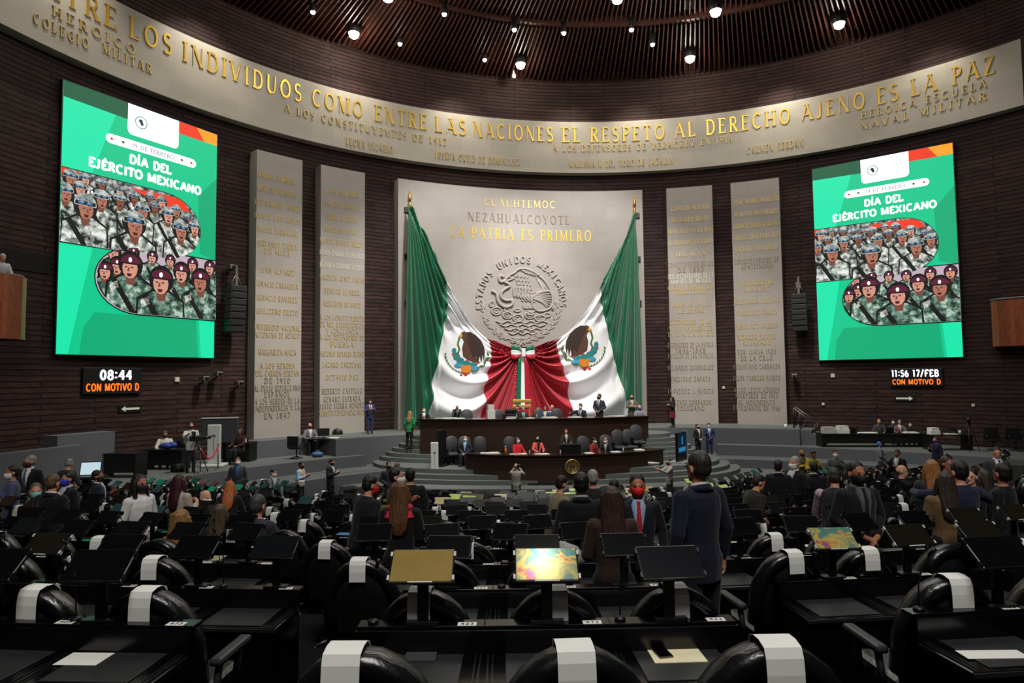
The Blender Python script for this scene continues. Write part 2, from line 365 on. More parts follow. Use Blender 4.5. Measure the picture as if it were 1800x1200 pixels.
# dais steps: stacked rounded plates round the presidium
DC = (1.3, 31.2)
def plate(name, cx, cy, a, b_, z0, z1, m, kind='structure'):
    ring = []
    for k in range(80):
        q = 2*PI*k/80; ring.append((cx+a*math.copysign(abs(math.cos(q))**.8, math.cos(q)), cy+b_*math.copysign(abs(math.sin(q))**.8, math.sin(q))))
    b = MB(); b.loft([[(x, y, z0) for x, y in ring], [(x, y, z1) for x, y in ring]], 0)
    for i in range(len(b.smooth)): b.smooth[i] = False
    o = fixn(b.build(name, m)); tag(o, kind=kind); return o
plate('floor_podium', 2.0, 31.0, 12.2, 5.55, 0, Z_POD, M_GREYW)
plate('floor_podium_carpet', 2.0, 31.0, 12.1, 5.5, Z_POD, Z_POD+.012, M_CARP)
for i, (a, b_) in enumerate(((8.9, 4.85), (8.45, 4.6), (8.0, 4.3))):
    plate('floor_step', 1.5, 31.2, a, b_, Z_POD, Z_POD+(Z_P1-Z_POD)*(i+1)/3, M_CARP)
for i in range(6):
    plate('floor_step', 1.35, 31.6, 7.75-.32*i, 2.75-.2*i, Z_P1, Z_P1+(Z_STAGE-Z_P1)*(i+1)/6-.001*i, M_CARP)
# raked seating terraces (parallel rows)
NROW = 14
RAT = [.4052, .3174, .2713, .2452, .2287, .2148]
def row_d(k): return 2.22+1.45*(k-1)
def row_z(k): return -RAT[k-1]*row_d(k) if k <= 6 else -2.034-.216*(k-6)
def row_floor(k): return max(.0, CZ+row_z(k)-1.12)
def halfchord(y, R=22.9): return math.sqrt(max(0, R*R-(y-HC[1])**2))
QC = (-.2, 31.0)                             # the rows curve about a point under the flags
def row_r(k): return QC[1]-row_d(k)
def on_row(k, s_, fwd=0.0):                 # place on a row: arc length from the axis, distance towards the dais
    f = (s_-QC[0])/row_r(k); r = row_r(k)-fwd
    return QC[0]+r*math.sin(f), QC[1]-r*math.cos(f), f
def r_lim(x, y):
    t = math.degrees(math.atan2(x-HC[0], y-HC[1])-AX); return 16.65 if -95 < t < 95 else 22.7
for k in range(0, NROW):
    ro = QC[1]-(row_d(k)-.3) if k else QC[1]+3.5; ri = QC[1]-(row_d(k+1)-.3)
    z = row_floor(max(k, 1))+(.26 if k == 0 else 0)
    if z < .02: continue
    ok = []
    for i in range(-90, 91):
        f = math.radians(i)
        if all(math.hypot(QC[0]+r*math.sin(f)-HC[0], QC[1]-r*math.cos(f)-HC[1]) < r_lim(QC[0]+r*math.sin(f), QC[1]-r*math.cos(f)) for r in (ro, ri)): ok.append(i)
    ok = [i for i in ok if all(j in ok for j in (range(i, 1) if i < 0 else range(0, i)))]
    b = MB(); rings = []
    for i in ok:
        f = math.radians(i); P = [(QC[0]+r*math.sin(f), QC[1]-r*math.cos(f)) for r in (ro, ri)]
        rings.append([(*P[0], 0), (*P[1], 0), (*P[1], z), (*P[0], z)])
    b.loft(rings)
    b.smooth = [False]*len(b.smooth); tag(fixn(b.build('floor_terrace', M_CARPD)), kind='structure')
def floor_at(x, y):
    r = math.hypot(x-HC[0], y-HC[1]); t = math.degrees(math.atan2(x-HC[0], y-HC[1])-AX)
    if r > 19.35 and -30 < t < 39.5: return Z_STAGE+.012
    if ((r > 18.7 and t < -26.5) or (r > 18.3 and t > 28)): return Z_PLAT
    def inside(cx, cy, a, b_): return (abs((x-cx)/a))**2.5+(abs((y-cy)/b_))**2.5 < 1
    for i in range(5, -1, -1):
        if inside(1.35, 31.6, 7.75-.32*i, 2.75-.2*i): return Z_P1+(Z_STAGE-Z_P1)*(i+1)/6
    for i, (a, b_) in ((2, (8.0, 4.3)), (1, (8.45, 4.6)), (0, (8.9, 4.85))):
        if inside(1.5, 31.2, a, b_): return Z_POD+(Z_P1-Z_POD)*(i+1)/3
    if r > 16.7: return Z_TIER
    if inside(2.0, 31, 12.1, 5.5): return Z_POD+.012
    q = QC[1]-math.hypot(x-QC[0], y-QC[1])
    for k in range(NROW, 0, -1):
        if q > row_d(k)-.3: return row_floor(k) if k < NROW else 0
    return row_floor(1)
# ---- ceiling: dark plate with two tiers of radial timber slats
def slats(name, r0, r1, z0, z1, n, t0=-80, t1=80, w=.06):
    b = MB()
    for i in range(n+1):
        t = t0+(t1-t0)*i/n; vs = []
        for r in (r0, r1):
            e = math.degrees(w/2/r)
            for z in ((z0, z0+.55) if r == r0 else (z1, z1+.55)):
                vs += [H(t-e, r, z), H(t+e, r, z)]
        b.add(vs, [(0, 1, 3, 2), (4, 6, 7, 5), (0, 4, 5, 1), (2, 3, 7, 6), (0, 2, 6, 4), (1, 5, 7, 3)])
    o = fixn(b.build(name, M_SLAT)); tag(o, kind='structure'); return o
slats('ceiling_slats', 18.2, R_WALL-.05, Z_CEIL+.55, Z_CEIL-.05, 230)
slats('ceiling_slats', 5, 18.6, Z_CEIL+1.25, Z_CEIL+.85, 200)
ringslab('ceiling_ring', -80, 80, 18.1, 18.3, Z_CEIL+.75, Z_CEIL+1.25, M_SLAT, 80)
# ---------------------------------------------------------------- inscribed frieze
ZB0, ZB1 = CZ+12.0, CZ+14.96
ZB0 = cyl(933, 302, R_BAND).z; ZB1 = cyl(933, 212, R_BAND).z
band = thing('stone_frieze', 'long curved pale stone frieze with gold capitals running round the hall above the slabs', 'frieze', H(0, R_BAND, ZB0))
def local_of(o):
    inv = Matrix.LocRotScale(o.location, o.rotation_euler, o.scale).inverted()
    return lambda p: inv @ Vector(p)
def arcblock(mb, t0, t1, R0, R1, z0, z1, n, L, mi=0):
    k = math.radians(1)*R0
    fr = mb.grid(lambda u, v: L(H(t0+(t1-t0)*u, R0, z0+(z1-z0)*v)), n, 2, mi, lambda u, v: ((t0+(t1-t0)*u)*k+100, z0+(z1-z0)*v), True)
    mb.grid(lambda u, v: L(H(t0+(t1-t0)*u, R0+(R1-R0)*v, z1)), n, 1, mi, lambda u, v: ((t0+(t1-t0)*u)*k+100, v*(R1-R0)+.1), False)
    mb.grid(lambda u, v: L(H(t1+(t0-t1)*u, R0+(R1-R0)*v, z0)), n, 1, mi, lambda u, v: ((t0+(t1-t0)*u)*k+100, v*(R1-R0)+.1), False)
    for t, s in ((t0, 1), (t1, -1)):
        mb.grid(lambda u, v: L(H(t, R0+(R1-R0)*(u if s < 0 else 1-u), z0+(z1-z0)*v)), 1, 2, mi, lambda u, v: (u*(R1-R0)+.1, z0+(z1-z0)*v), False)
Lb = local_of(band)
tb_end = ang(cyl(1797, 130, R_BAND))
b = MB(); arcblock(b, -100, tb_end, R_BAND, R_WALL+.1, ZB0, ZB1, 90, Lb); fixn(b.build('stone_band', M_STONE2, band))
b = MB()
HB = .86
words = [('ENTRE', 38, 205, -6), ('LOS', 226, 303, 62), ('INDIVIDUOS', 320, 530, 122), ('COMO', 548, 637, 178), ('ENTRE', 658, 750, 207), ('LAS', 765, 819, 224),
         ('NACIONES', 832, 972, 234), ('EL', 987, 1020, 236), ('RESPETO', 1037, 1168, 234), ('AL', 1185, 1222, 228), ('DERECHO', 1240, 1389, 209),
         ('AJENO', 1408, 1521, 185), ('ES', 1541, 1580, 161), ('LA', 1601, 1646, 147), ('PAZ', 1673, 1749, 124)]
zt = cyl(900, 233, R_BAND).z
def band_words(mb, lst, h, z=None, gap=.26):
    k = math.radians(1)*R_BAND
    for s, a, c, y in lst:
        ta, tb_ = ang(cyl(a, y, R_BAND)), ang(cyl(c, y, R_BAND)); zz = z if z is not None else cyl((a+c)/2, y, R_BAND).z
        text_mesh(mb, s, ta*k, (tb_-ta)*k, h, lambda x, y_, d: Lb(H(x/k, R_BAND-d, zz-h/2+y_)), .05, gap=gap)
band_words(b, words, HB, zt)
fixn(b.build('lettering', M_GOLD, band))
b = MB()
band_words(b, [('HEROICO', 90, 238, 55), ('COLEGIO', 57, 155, 55), ('MILITAR', 179, 266, 104), ('A LOS CONSTITUYENTES DE 1917', 500, 785, 226),
               ('LEONA VICARIO', 608, 690, 256), ('JOSEFA ORTIZ DE DOMINGUEZ', 765, 914, 280), ('A LOS DEFENSORES DE VERACRUZ EN 1914', 972, 1288, 258),
               ('MARIANA R DEL TORO DE LAZARIN', 1000, 1184, 287), ('CARMEN SERDAN', 1313, 1412, 258), ('HEROICA ESCUELA', 1512, 1735, 177), ('NAVAL MILITAR', 1512, 1735, 197)], .38, None, .4)
fixn(b.build('small_lettering', mat('dull_gold_letter', (186, 160, 100), .4, .6), band))
# ---------------------------------------------------------------- inscription columns and centre slab
ZP0, ZP1 = Z_STAGE+.012, cyl(910, 331, R_PANEL).z-.08
def slab(name, t0, t1, label, texts, mats, z1=None, group=None):
    o = thing(name, label, 'stone slab', H((t0+t1)/2, R_PANEL, ZP0), 0, group); L = local_of(o)
    b = MB(); arcblock(b, t0, t1, R_PANEL, R_WALL+.1, ZP0, z1 or ZP1, 14, L); fixn(b.build('stone_facing', M_STONE, o))
    k = math.radians(1)*R_PANEL
    for m, lines in texts.items():
        b = MB()
        for s, pxa, pxb, y, h in lines:
            ta, tb_ = ang(cyl(pxa, y, R_PANEL)), ang(cyl(pxb, y, R_PANEL)); zz = cyl((pxa+pxb)/2, y, R_PANEL).z
            text_mesh(b, s, ta*k, (tb_-ta)*k, h, lambda x, y_, d: L(H(x/k, R_PANEL-d, zz-h/2+y_)), .02, gap=.24)
        fixn(b.build('lettering', mats[m], o))
    return o
def col_lines(cx, slope, wid, rows):
    out = {}
    for y, s, *m in rows:
        m = m[0] if m else 'g'; w_ = min(wid, 6.0*len(s)) if len(s) > 4 else 7*len(s)
        w_ = min(wid, wid*(.30+.038*len(s)))
        out.setdefault(m, []).append((s, cx-w_/2, cx+w_/2, y, .25))
    return out
MT = {'g': mat('column_gold', (204, 176, 104), .45, .6), 'p': M_PALE, 'b': M_BRONZE}
R1 = [(313, 'MIGUEL HIDALGO'), (336, 'MARIANO ABASOLO'), (361, 'JOSE MARIANO JIMENEZ'), (384, 'IGNACIO LOPEZ RAYON'), (407, 'MIGUEL BARRAGAN'), (431, 'SERVANDO TERESA'), (443, 'DE MIER'),
      (477, 'JUAN ALVAREZ'), (501, 'IGNACIO ZARAGOZA'), (525, 'IGNACIO RAMIREZ'), (548, 'GUILLERMO PRIETO'), (576, 'UNIVERSIDAD NACIONAL'), (589, 'AUTONOMA DE MEXICO'), (619, 'MARGARITA MAZA', 'g'),
      (643, 'A LOS HEROES', 'g'), (656, 'DEL CARMEN SERDAN', 'g'), (669, 'DE 1910', 'b'), (682, 'AL EXILIO REPUBLICANO', 'b'), (693, 'ESPANOL', 'b'), (705, 'A LOS HEROES DE LA', 'b'), (717, 'INDEPENDENCIA Y LA', 'b'), (730, 'EN 1847', 'b')]
R2 = [(339, 'JUAN ALDAMA'), (361, 'MIGUEL BRAVO'), (384, 'PEDRO MORENO'), (406, 'NICOLAS BRAVO'), (427, 'MIGUEL RAMOS ARIZPE'), (447, 'ELVIA CARRILLO PUERTO', 'p'), (468, 'HERMILA GALINDO ACOSTA', 'p'), (490, 'VALENTIN GOMEZ FARIAS'),
      (513, 'BENITO JUAREZ'), (535, 'MELCHOR OCAMPO'), (559, 'A LOS CONSTITUYENTES'), (571, 'DE MIL OCHOCIENTOS'), (582, 'Y CINCUENTA'), (593, 'A LOS DEFENSORES DE'), (605, 'PUEBLA'), (622, 'ANTONIO ROSALES BUENO'),
      (641, 'LAZARO CARDENAS'), (663, 'OCTAVIO PAZ'), (687, 'HEBERTO CASTILLO', 'b'), (701, 'GENARO ESTRADA', 'b'), (713, 'JUSTO SIERRA MENDEZ', 'b'), (725, 'CONSTITUYENTES MEXICANOS')]
R3 = [(365, 'IGNACIO ALLENDE'), (385, 'LEONARDO BRAVO'), (405, 'FRANCISCO XAVIER MINA'), (425, 'GUADALUPE VICTORIA'), (446, 'LUIS MOYA'), (464, 'CONSTITUYENTES DE LOS', 'b'), (474, 'DE 1857', 'b'), (485, '2021 BICENTENARIO DE LA', 'p'), (494, 'ARMADA DE MEXICO', 'p'),
      (505, 'GUERRILLEROS DE LOS'), (513, 'INSURGENTES'), (535, 'MARIA DE LA LUZ'), (546, 'DE ROSAS'), (566, 'DEFENSORES DE LA'), (577, 'Y LOS INSURGENTES'), (587, 'EN CUAUTLA EN 1812'), (606, 'DEFENSORES DE LA PATRIA', 'b'), (616, '1846-1848', 'b'), (625, 'BATALLON DE SAN PATRICIO', 'b'),
      (646, 'BELISARIO DOMINGUEZ', 'b'), (666, 'EMILIANO ZAPATA', 'b'), (687, 'FRANCISCO J. MUGICA', 'b'), (707, 'VICENTE LOMBARDO', 'b'), (717, 'TOLEDANO', 'b')]
R4 = [(352, 'JOSE MARIA MORELOS'), (374, 'MARIANO MATAMOROS'), (395, 'HERMENEGILDO GALEANA'), (415, 'ANDRES QUINTANA ROO'), (436, 'VICENTE GUERRERO'), (458, 'CONSTITUYENTES DE', 'b'), (468, 'APATZINGAN', 'b'), (497, 'CONGRESO DE'), (508, 'ANAHUAC'), (529, 'JOSE MARIA IGLESIAS'),
      (549, 'FRANCISCO ZARCO'), (573, 'FRANCISCO MADERO'), (592, 'RICARDO FLORES'), (602, 'ALVARADO'), (618, 'SOR JUANA INES', 'b'), (629, 'DE LA CRUZ', 'b'), (644, 'VENUSTIANO CARRANZA', 'b'), (664, 'FELIPE CARRILLO PUERTO', 'b'), (685, 'A LOS LEGISLADORES', 'b'), (695, 'MARTIRES DE 1913', 'b'), (707, 'AL MOVIMIENTO', 'b'), (717, 'ESTUDIANTIL DE 1968', 'b')]
def slabcols(px0, px1, y, cx, wid, rows, label):
    t0, t1 = ang(cyl(px0, y, R_PANEL)), ang(cyl(px1, y, R_PANEL))
    slab('inscribed_slab', t0, t1, label, col_lines(cx, 0, wid, rows), MT, group='inscribed slabs of names')
slabcols(449, 530, 520, 487, 80, R1, 'tall pale inscribed slab of gold names nearest the left screen')
slabcols(563, 641, 520, 601, 78, R2, 'tall pale inscribed slab of gold names beside the left flag')
slabcols(1176, 1257, 520, 1214, 80, R3, 'tall pale inscribed slab of gold names beside the right flag')
slabcols(1290, 1376, 520, 1330, 82, R4, 'tall pale inscribed slab of gold names nearest the right screen')
tc0, tc1 = ang(cyl(700, 520, R_PANEL)), ang(cyl(1133, 520, R_PANEL))
cen = slab('centre_slab', tc0, tc1, 'broad pale stone slab behind the flags with carved eagle and LA PATRIA ES PRIMERO',
           {'g': [('LA PATRIA ES PRIMERO', 792, 1039, 413, .62)], 'p2': [('CUAUHTEMOC', 851, 976, 358, .42)], 'b': [('NEZAHUALCOYOTL', 822, 1001, 385, .5)]},
           {'g': mat('bright_gold_letter', (235, 195, 80), .3, .8), 'p2': mat('dull_gold_letter', (186, 160, 100)), 'b': mat('grey_letter', (112, 100, 84), .5, .4)})
# carved coat of arms, raised from the slab
Lc = local_of(cen)
def rp(X, Y, d=0): return Lc(H(*(lambda p: (ang(p), R_PANEL-d, p.z))(cyl(820+X/6, 430+Y/6, R_PANEL))))
b = MB()
def line(pts, r=.05):
    n = len(pts); P = []
    for i in range(n-1):
        p0, p1, p2, p3 = pts[max(i-1, 0)], pts[i], pts[i+1], pts[min(i+2, n-1)]
        for q in (0, .33, .67):
            P.append(tuple(.5*(2*p1[a]+(p2[a]-p0[a])*q+(2*p0[a]-5*p1[a]+4*p2[a]-p3[a])*q*q+(3*p1[a]-p0[a]-3*p2[a]+p3[a])*q**3) for a in (0, 1)))
    P.append(pts[-1]); b.tube([rp(x, y, r*.8) for x, y in P], r, 6)
def leaf(x, y, a, l=42, w_=15, r=.032):
    c, s = math.cos(a), math.sin(a)
    line([(x+c*u*l-s*v*w_, y+s*u*l+c*v*w_) for u, v in ((-.5, 0), (-.1, .5), (.5, 0), (-.1, -.5), (-.5, 0))], r); line([(x-c*l*.4, y-s*l*.4), (x+c*l*.4, y+s*l*.4)], r*.8)
line([(395, 345), (360, 325), (342, 350), (350, 385), (378, 392), (395, 372), (405, 398), (440, 412), (452, 440), (400, 470), (362, 515), (372, 565), (420, 588), (482, 584), (478, 604)], .085)
line([(262, 488), (300, 505), (318, 535), (325, 580), (350, 625), (395, 655), (440, 655), (478, 632), (482, 600)], .085); line([(275, 480), (290, 500), (300, 478)], .04)
line([(404, 386), (420, 352), (455, 320), (500, 300), (545, 262), (600, 252), (660, 268), (720, 295), (768, 330)], .07)
line([(404, 386), (420, 400), (432, 380), (470, 368), (500, 350)], .06); line([(440, 345), (455, 338), (462, 350)], .05)
for i in range(6): line([(560+i*35, 256+i*9), (600+i*33, 282+i*10), (640+i*26, 305+i*9)], .045)
line([(768, 330), (830, 390), (880, 470), (905, 520), (912, 600), (905, 690)], .06)
for i in range(9):
    a = i/8; line([(735+15*a, 345+30*a), (790+40*a-30*a*a, 390+90*a), (872-180*a+22*a, 492+40*a*(1-a)+20*a)], .04)
for i in range(7):
    for j in range(4):
        x, y = 520+j*38+i*12, 320+i*42+j*4
        if y < 640 and x < 760: line([(x-16, y-14), (x-10, y+14), (x+4, y+20), (x+16, y+8), (x+18, y-14)], .035)
for i in range(6): line([(500+i*30, 440), (490+i*32, 500+i*6), (505+i*34, 552+i*8), (525+i*32, 500+i*6)], .05)
for i in range(8):
    a = i/7; line([(690+5*a, 556+12*a), (760+60*a-20, 520+90*a), (840+60*(1-abs(a-.4)), 490+190*a)], .045)
line([(690, 560), (760, 512), (840, 486), (890, 505), (905, 560), (900, 640), (858, 682), (770, 702), (715, 672), (690, 620), (690, 560)], .06)
for i in range(4): line([(600+i*28, 640), (606+i*28, 670), (626+i*28, 664), (630+i*28, 635)], .045)
line([(640, 690), (650, 720), (640, 745), (670, 735), (700, 745), (690, 715), (720, 700)], .06)
for x, y, rx, ry in ((315, 700, 52, 40), (430, 745, 48, 34), (540, 775, 50, 38), (665, 745, 50, 34), (775, 775, 55, 32), (850, 740, 34, 22), (265, 625, 24, 30), (425, 690, 30, 18), (535, 690, 32, 16)):
    line(arcpts(x, y, rx, ry, 0, 360, 10), .05); line(arcpts(x, y, rx*.5, ry*.45, 20, 300, 7), .035)
    for q in range(4): line([(x+rx*math.cos(q*1.57), y+ry*math.sin(q*1.57)), (x+rx*1.2*math.cos(q*1.57+.2), y+ry*1.25*math.sin(q*1.57+.2))], .03)
for j, (y, x0, x1) in enumerate(((815, 310, 860), (850, 350, 830), (890, 400, 790), (935, 440, 740))):
    n = 9-j; line([(x0+(x1-x0)*i/n, y+(12 if i % 2 else -12)) for i in range(n+1)], .05)
for x in (500, 540, 580, 660, 700): line([(x, 870), (x+14, 925)], .05)
CXr, CYr, RR = 575, 615, 408
for i in range(19):
    a = math.radians(178-88*i/18); x, y = CXr+RR*math.cos(a), CYr+RR*math.sin(a)*.98
    leaf(x+14*math.sin(i*2.1), y+14*math.cos(i*2.1), a+PI/2+(.7 if i % 2 else -.7), 62, 22); leaf(x*.94+CXr*.06, y*.94+CYr*.06, a+PI/2+(-.5 if i % 2 else .9), 48, 18)
    a2 = math.radians(2+88*i/18); x, y = CXr+RR*math.cos(a2), CYr+RR*math.sin(a2)*.98
    if i % 2 == 0: leaf(x, y, a2-PI/2+.6, 92, 28); leaf(x*.93+CXr*.07, y*.93+CYr*.07, a2-PI/2-.5, 80, 24)
line(arcpts(CXr, CYr, RR, RR*.98, 5, 175, 30), .035)
for q in (-1, 1): line([(575, 1000), (575+q*60, 985), (575+q*75, 1030), (575+q*20, 1025), (575+q*60, 1065), (575+q*25, 1075), (575, 1040)], .045)
# letters on the arc
s = 'ESTADOS UNIDOS MEXICANOS'; ra = 410
for i, ch in enumerate(s):
    if ch == ' ': continue
    a = math.radians(186-192*i/(len(s)-1)) if False else math.radians(188-(188+4)*(i/(len(s)-1)))
    rx, ry = -math.sin(a)*-1, 0
    ct, st = math.cos(a), math.sin(a)       # outward in zoom axes: (ct, -st)
    cx_, cy_ = 575+ra*ct, 600-ra*st
    def f(x, y, d, cx_=cx_, cy_=cy_, ct=ct, st=st):   # baseline tangent clockwise
        X = cx_+x*st+y*ct; Y = cy_+x*ct-y*st
        return rp(X, Y, d)
    w_ = GL[ch][0]*62
    text_mesh(b, ch, -w_/2, w_, 66, f, .09, serif=False, bold=.2)
fixn(b.build('carved_emblem', M_STONE, cen))
# ================================================================ big screens
def emi(name, rgb, es=1.0):
    if name in _mc: return _mc[name]
    m = mat(name, (4, 4, 4), .5, emit=rgb, es=es); return m
def camo(name, cols, scale=7, es=1.0):
    if name in _mc: return _mc[name]
    m = mat(name, (5, 5, 5), .5, emit=(255, 255, 255), es=es); nt = m.node_tree; b = nt.nodes['Principled BSDF']
    tc = nd(m, 'ShaderNodeTexCoord'); n = nd(m, 'ShaderNodeTexNoise'); n.inputs['Scale'].default_value = scale; n.inputs['Detail'].default_value = 3
    r = nd(m, 'ShaderNodeValToRGB'); r.color_ramp.interpolation = 'CONSTANT'
    pos = (.0, .4, .5, .6)
    r.color_ramp.elements[0].position = 0; r.color_ramp.elements[0].color = (*lin(cols[0]), 1)
    r.color_ramp.elements[1].position = pos[1]; r.color_ramp.elements[1].color = (*lin(cols[1]), 1)
    for p, c in zip(pos[2:], cols[2:]):
        e = r.color_ramp.elements.new(p); e.color = (*lin(c), 1)
    nt.links.new(tc.outputs['Object'], n.inputs['Vector']); nt.links.new(n.outputs['Fac'], r.inputs[0]); nt.links.new(r.outputs[0], b.inputs['Emission Color']); return m
M_DARKM = mat('black_metal', (16, 16, 17), .45)
def frame_of(t0, t1, z0, z1, R):
    """flat rectangle hung between two hall angles; returns local placing"""
    a, c = H(t0, R, z0), H(t1, R, z0); ux = (c-a); w_ = ux.length; ux.normalize(); n = Vector((ux.y, -ux.x, 0))
    return a, ux, n, w_, z1-z0
def inside(poly, x, y):
    c = False; j = len(poly)-1
    for i in range(len(poly)):
        xi, yi = poly[i]; xj, yj = poly[j]
        if (yi > y) != (yj > y) and x < (xj-xi)*(y-yi)/(yj-yi)+xi: c = not c
        j = i
    return c
def led(t0, t1, z0, z1, label, side):
    a, ux, n, W, Hh = frame_of(t0, t1, z0, z1, R_WALL-.2)
    o = thing('led_screen', label, 'screen', a+ux*(W/2), math.atan2(ux.y, ux.x), 'portrait screens')
    def P(x, y, d): return ((x-.5)*W, -d, (1-y)*Hh)          # u, v from the top, distance off the face
    b = MB(); b.box(-W/2-.04, W/2+.04, .01, .17, -.04, Hh+.04); b.build('cabinet', M_DARKM, o)
    b = MB(); b.box(-W/2, W/2, -.01, .01, 0, Hh); dsp = b.build('display', emi('screen_green', (0, 196, 138), 1.05), o)
    LAY = {}
    def poly(pts, m, lay):
        b = LAY.setdefault(m.name, (MB(), m))[0]; d = .012+lay*.0004
        b.add([P(x, y, d) for x, y in pts], [tuple(range(len(pts)-1, -1, -1)) if True else ()])
    asp = W/Hh
    def oval(cx, cy, rx, ry, n_=14, a0=0, a1=360): return [(cx+rx*math.cos(math.radians(a0+(a1-a0)*i/n_)), cy+ry*asp*math.sin(math.radians(a0+(a1-a0)*i/n_))) for i in range(n_+(1 if a1-a0 < 360 else 0))]
    G2, G3, G4 = emi('screen_green_pale', (20, 222, 165), 1.1), emi('screen_green_deep', (0, 172, 118)), emi('screen_green_dark', (18, 92, 62))
    Wt, Rd, Og, Bk = emi('screen_white', (255, 255, 255), 1.6), emi('screen_red', (225, 52, 22), 1.2), emi('screen_orange', (246, 150, 26), 1.2), emi('screen_black', (10, 10, 12))
    poly([(0, .055), (.3, .06), (.16, .33), (0, .33)], G2, 0); poly([(0, .6), (.18, .6), (.06, 1), (0, 1)], G2, 0)
    poly([(.14, .9), (.2, .84), (.86, .84), (.88, 1), (.12, 1)], G3, 0); poly([(.86, .3), (1, .2), (1, .57), (.88, .55)], G3, 0); poly([(.88, .84), (1, .84), (1, 1), (.9, 1)], G2, 0)
    poly([(0, 0), (.38, 0), (.38, .066), (0, .06)], G4, 1); poly([(.71, 0), (1, 0), (1, .052), (.71, .052)], Rd, 1); poly([(.84, 0), (1, 0), (1, .052), (.9, .052)], Og, 2)
    def rr(x0, y0, x1, y1, r): return arcpts(x0+r, y0+r*asp, r, r*asp, 180, 270, 4)+arcpts(x1-r, y0+r*asp, r, r*asp, 270, 360, 4)+arcpts(x1-r, y1-r*asp, r, r*asp, 0, 90, 4)+arcpts(x0+r, y1-r*asp, r, r*asp, 90, 180, 4)
    poly([(.37, -.0), (.71, -.0)]+arcpts(.68, .1, .03, .03*asp*1.2, 0, 90, 4)+arcpts(.40, .1, .03, .03*asp*1.2, 90, 180, 4), Wt, 3)
    # seal on the tab: ring and small bird
    Gy = emi('screen_grey', (120, 130, 135)); Dk = emi('screen_dark_blue', (40, 46, 70))
    poly(oval(.455, .062, .04, .04, 20), emi('screen_seal_green', (70, 150, 120)), 4); poly(oval(.455, .062, .034, .034, 20), Wt, 5)
    poly(oval(.452, .056, .013, .012), Dk, 6); poly([(.445, .06), (.462, .052), (.472, .07), (.455, .075)], Dk, 6)
    for i in range(3): poly([(.52, .05+i*.011), (.655-.02*i, .05+i*.011), (.655-.02*i, .055+i*.011), (.52, .055+i*.011)], emi('screen_pale_grey', (232, 236, 238), 1.2), 5)
    poly(rr(.24, .145, .84, .182, .03), Wt, 3)
    for x, m in ((.275, Rd), (.345, G4), (.735, G4), (.805, Rd)): poly([(x, .157), (x+.012, .163), (x, .170), (x-.012, .163)], m, 4)
    b = MB(); text_mesh(b, '19 DE FEBRERO', .40, .28, .017, lambda x, y, d: P(x, .173-y, d), .022, serif=False, bold=.14); fixn(b.build('date_lettering', Gy, dsp))
    b = MB()
    for i, (s, x0, w_, y0) in enumerate((('DÍA DEL', .385, .275, .238), ('EJÉRCITO MEXICANO', .145, .735, .292))):
        text_mesh(b, s, x0, w_, .034, lambda x, y, d: P(x, y0-y, d), .03, serif=False, bold=.23, gap=.08)
    fixn(b.build('title_lettering', Wt, dsp))
    # --- photographs: rows of soldiers clipped to rounded frames
    ph1 = [(0, .322)]+arcpts(.62, .458, .26, .136, -90, 90, 16)+[(0, .594)]
    ph2 = [(1, .572)]+[(1, .834)]+arcpts(.46, .703, .26, .131, 90, 270, 16)
    def grow(p, s): 
        cx = sum(q[0] for q in p)/len(p); cy = sum(q[1] for q in p)/len(p); return [(min(1, max(0, cx+(x-cx)*s)), cy+(y-cy)*s) for x, y in p]
    def clip(pts, reg):                     # convex region, Sutherland-Hodgman
        out = pts; area_ = sum(reg[i][0]*reg[(i+1) % len(reg)][1]-reg[(i+1) % len(reg)][0]*reg[i][1] for i in range(len(reg)))
        R_ = reg if area_ > 0 else reg[::-1]
        for i in range(len(R_)):
            A, B = R_[i], R_[(i+1) % len(R_)]; inp, out = out, []
            if not inp: return []
            def sd(p): return (B[0]-A[0])*(p[1]-A[1])-(B[1]-A[1])*(p[0]-A[0])
            for j in range(len(inp)):
                p, q = inp[j-1], inp[j]; sp, sq = sd(p), sd(q)
                if (sp >= 0) != (sq >= 0): t = sp/(sp-sq); out.append((p[0]+(q[0]-p[0])*t, p[1]+(q[1]-p[1])*t))
                if sq >= 0: out.append(q)
        return out
    def cp(pts, reg, m, lay):
        q = clip(pts, reg)
        if len(q) >= 3: poly(q, m, lay)
    poly(grow(ph1, 1.025), Bk, 4); poly(grow(ph2, 1.04), Bk, 4)
    DG = camo('screen_camo_light', ((30, 38, 36), (120, 130, 122), (188, 194, 184), (235, 238, 232)), 4.5)
    DG2 = camo('screen_camo_green', ((26, 38, 34), (62, 94, 80), (112, 142, 126), (180, 200, 184)), 4.5)
    HL = camo('screen_helmet', ((96, 104, 104), (140, 148, 144), (176, 182, 176), (206, 210, 204)), 5)
    SK = [emi('screen_skin', (176, 112, 88)), emi('screen_skin_light', (214, 150, 128)), emi('screen_skin_dark', (128, 76, 60))]
    GO = emi('screen_goggle', (54, 104, 150)); LN = emi('screen_lens', (150, 190, 215)); MO = emi('screen_mouth', (70, 24, 26)); BE = emi('screen_beret', (92, 22, 52)); PI_ = emi('screen_backdrop', (196, 176, 190)); FR = emi('screen_face_shade', (120, 70, 56))
    poly(ph1, camo('screen_crowd', ((30, 34, 36), (92, 98, 96), (150, 156, 150), (205, 206, 200)), 5), 5); poly(ph2, PI_, 5)
    cp([(0, .32), (.1, .32), (.06, .36), (0, .36)], ph1, Rd, 6); cp([(.4, .335), (.75, .33), (.8, .38), (.55, .37)], ph1, Rd, 6)
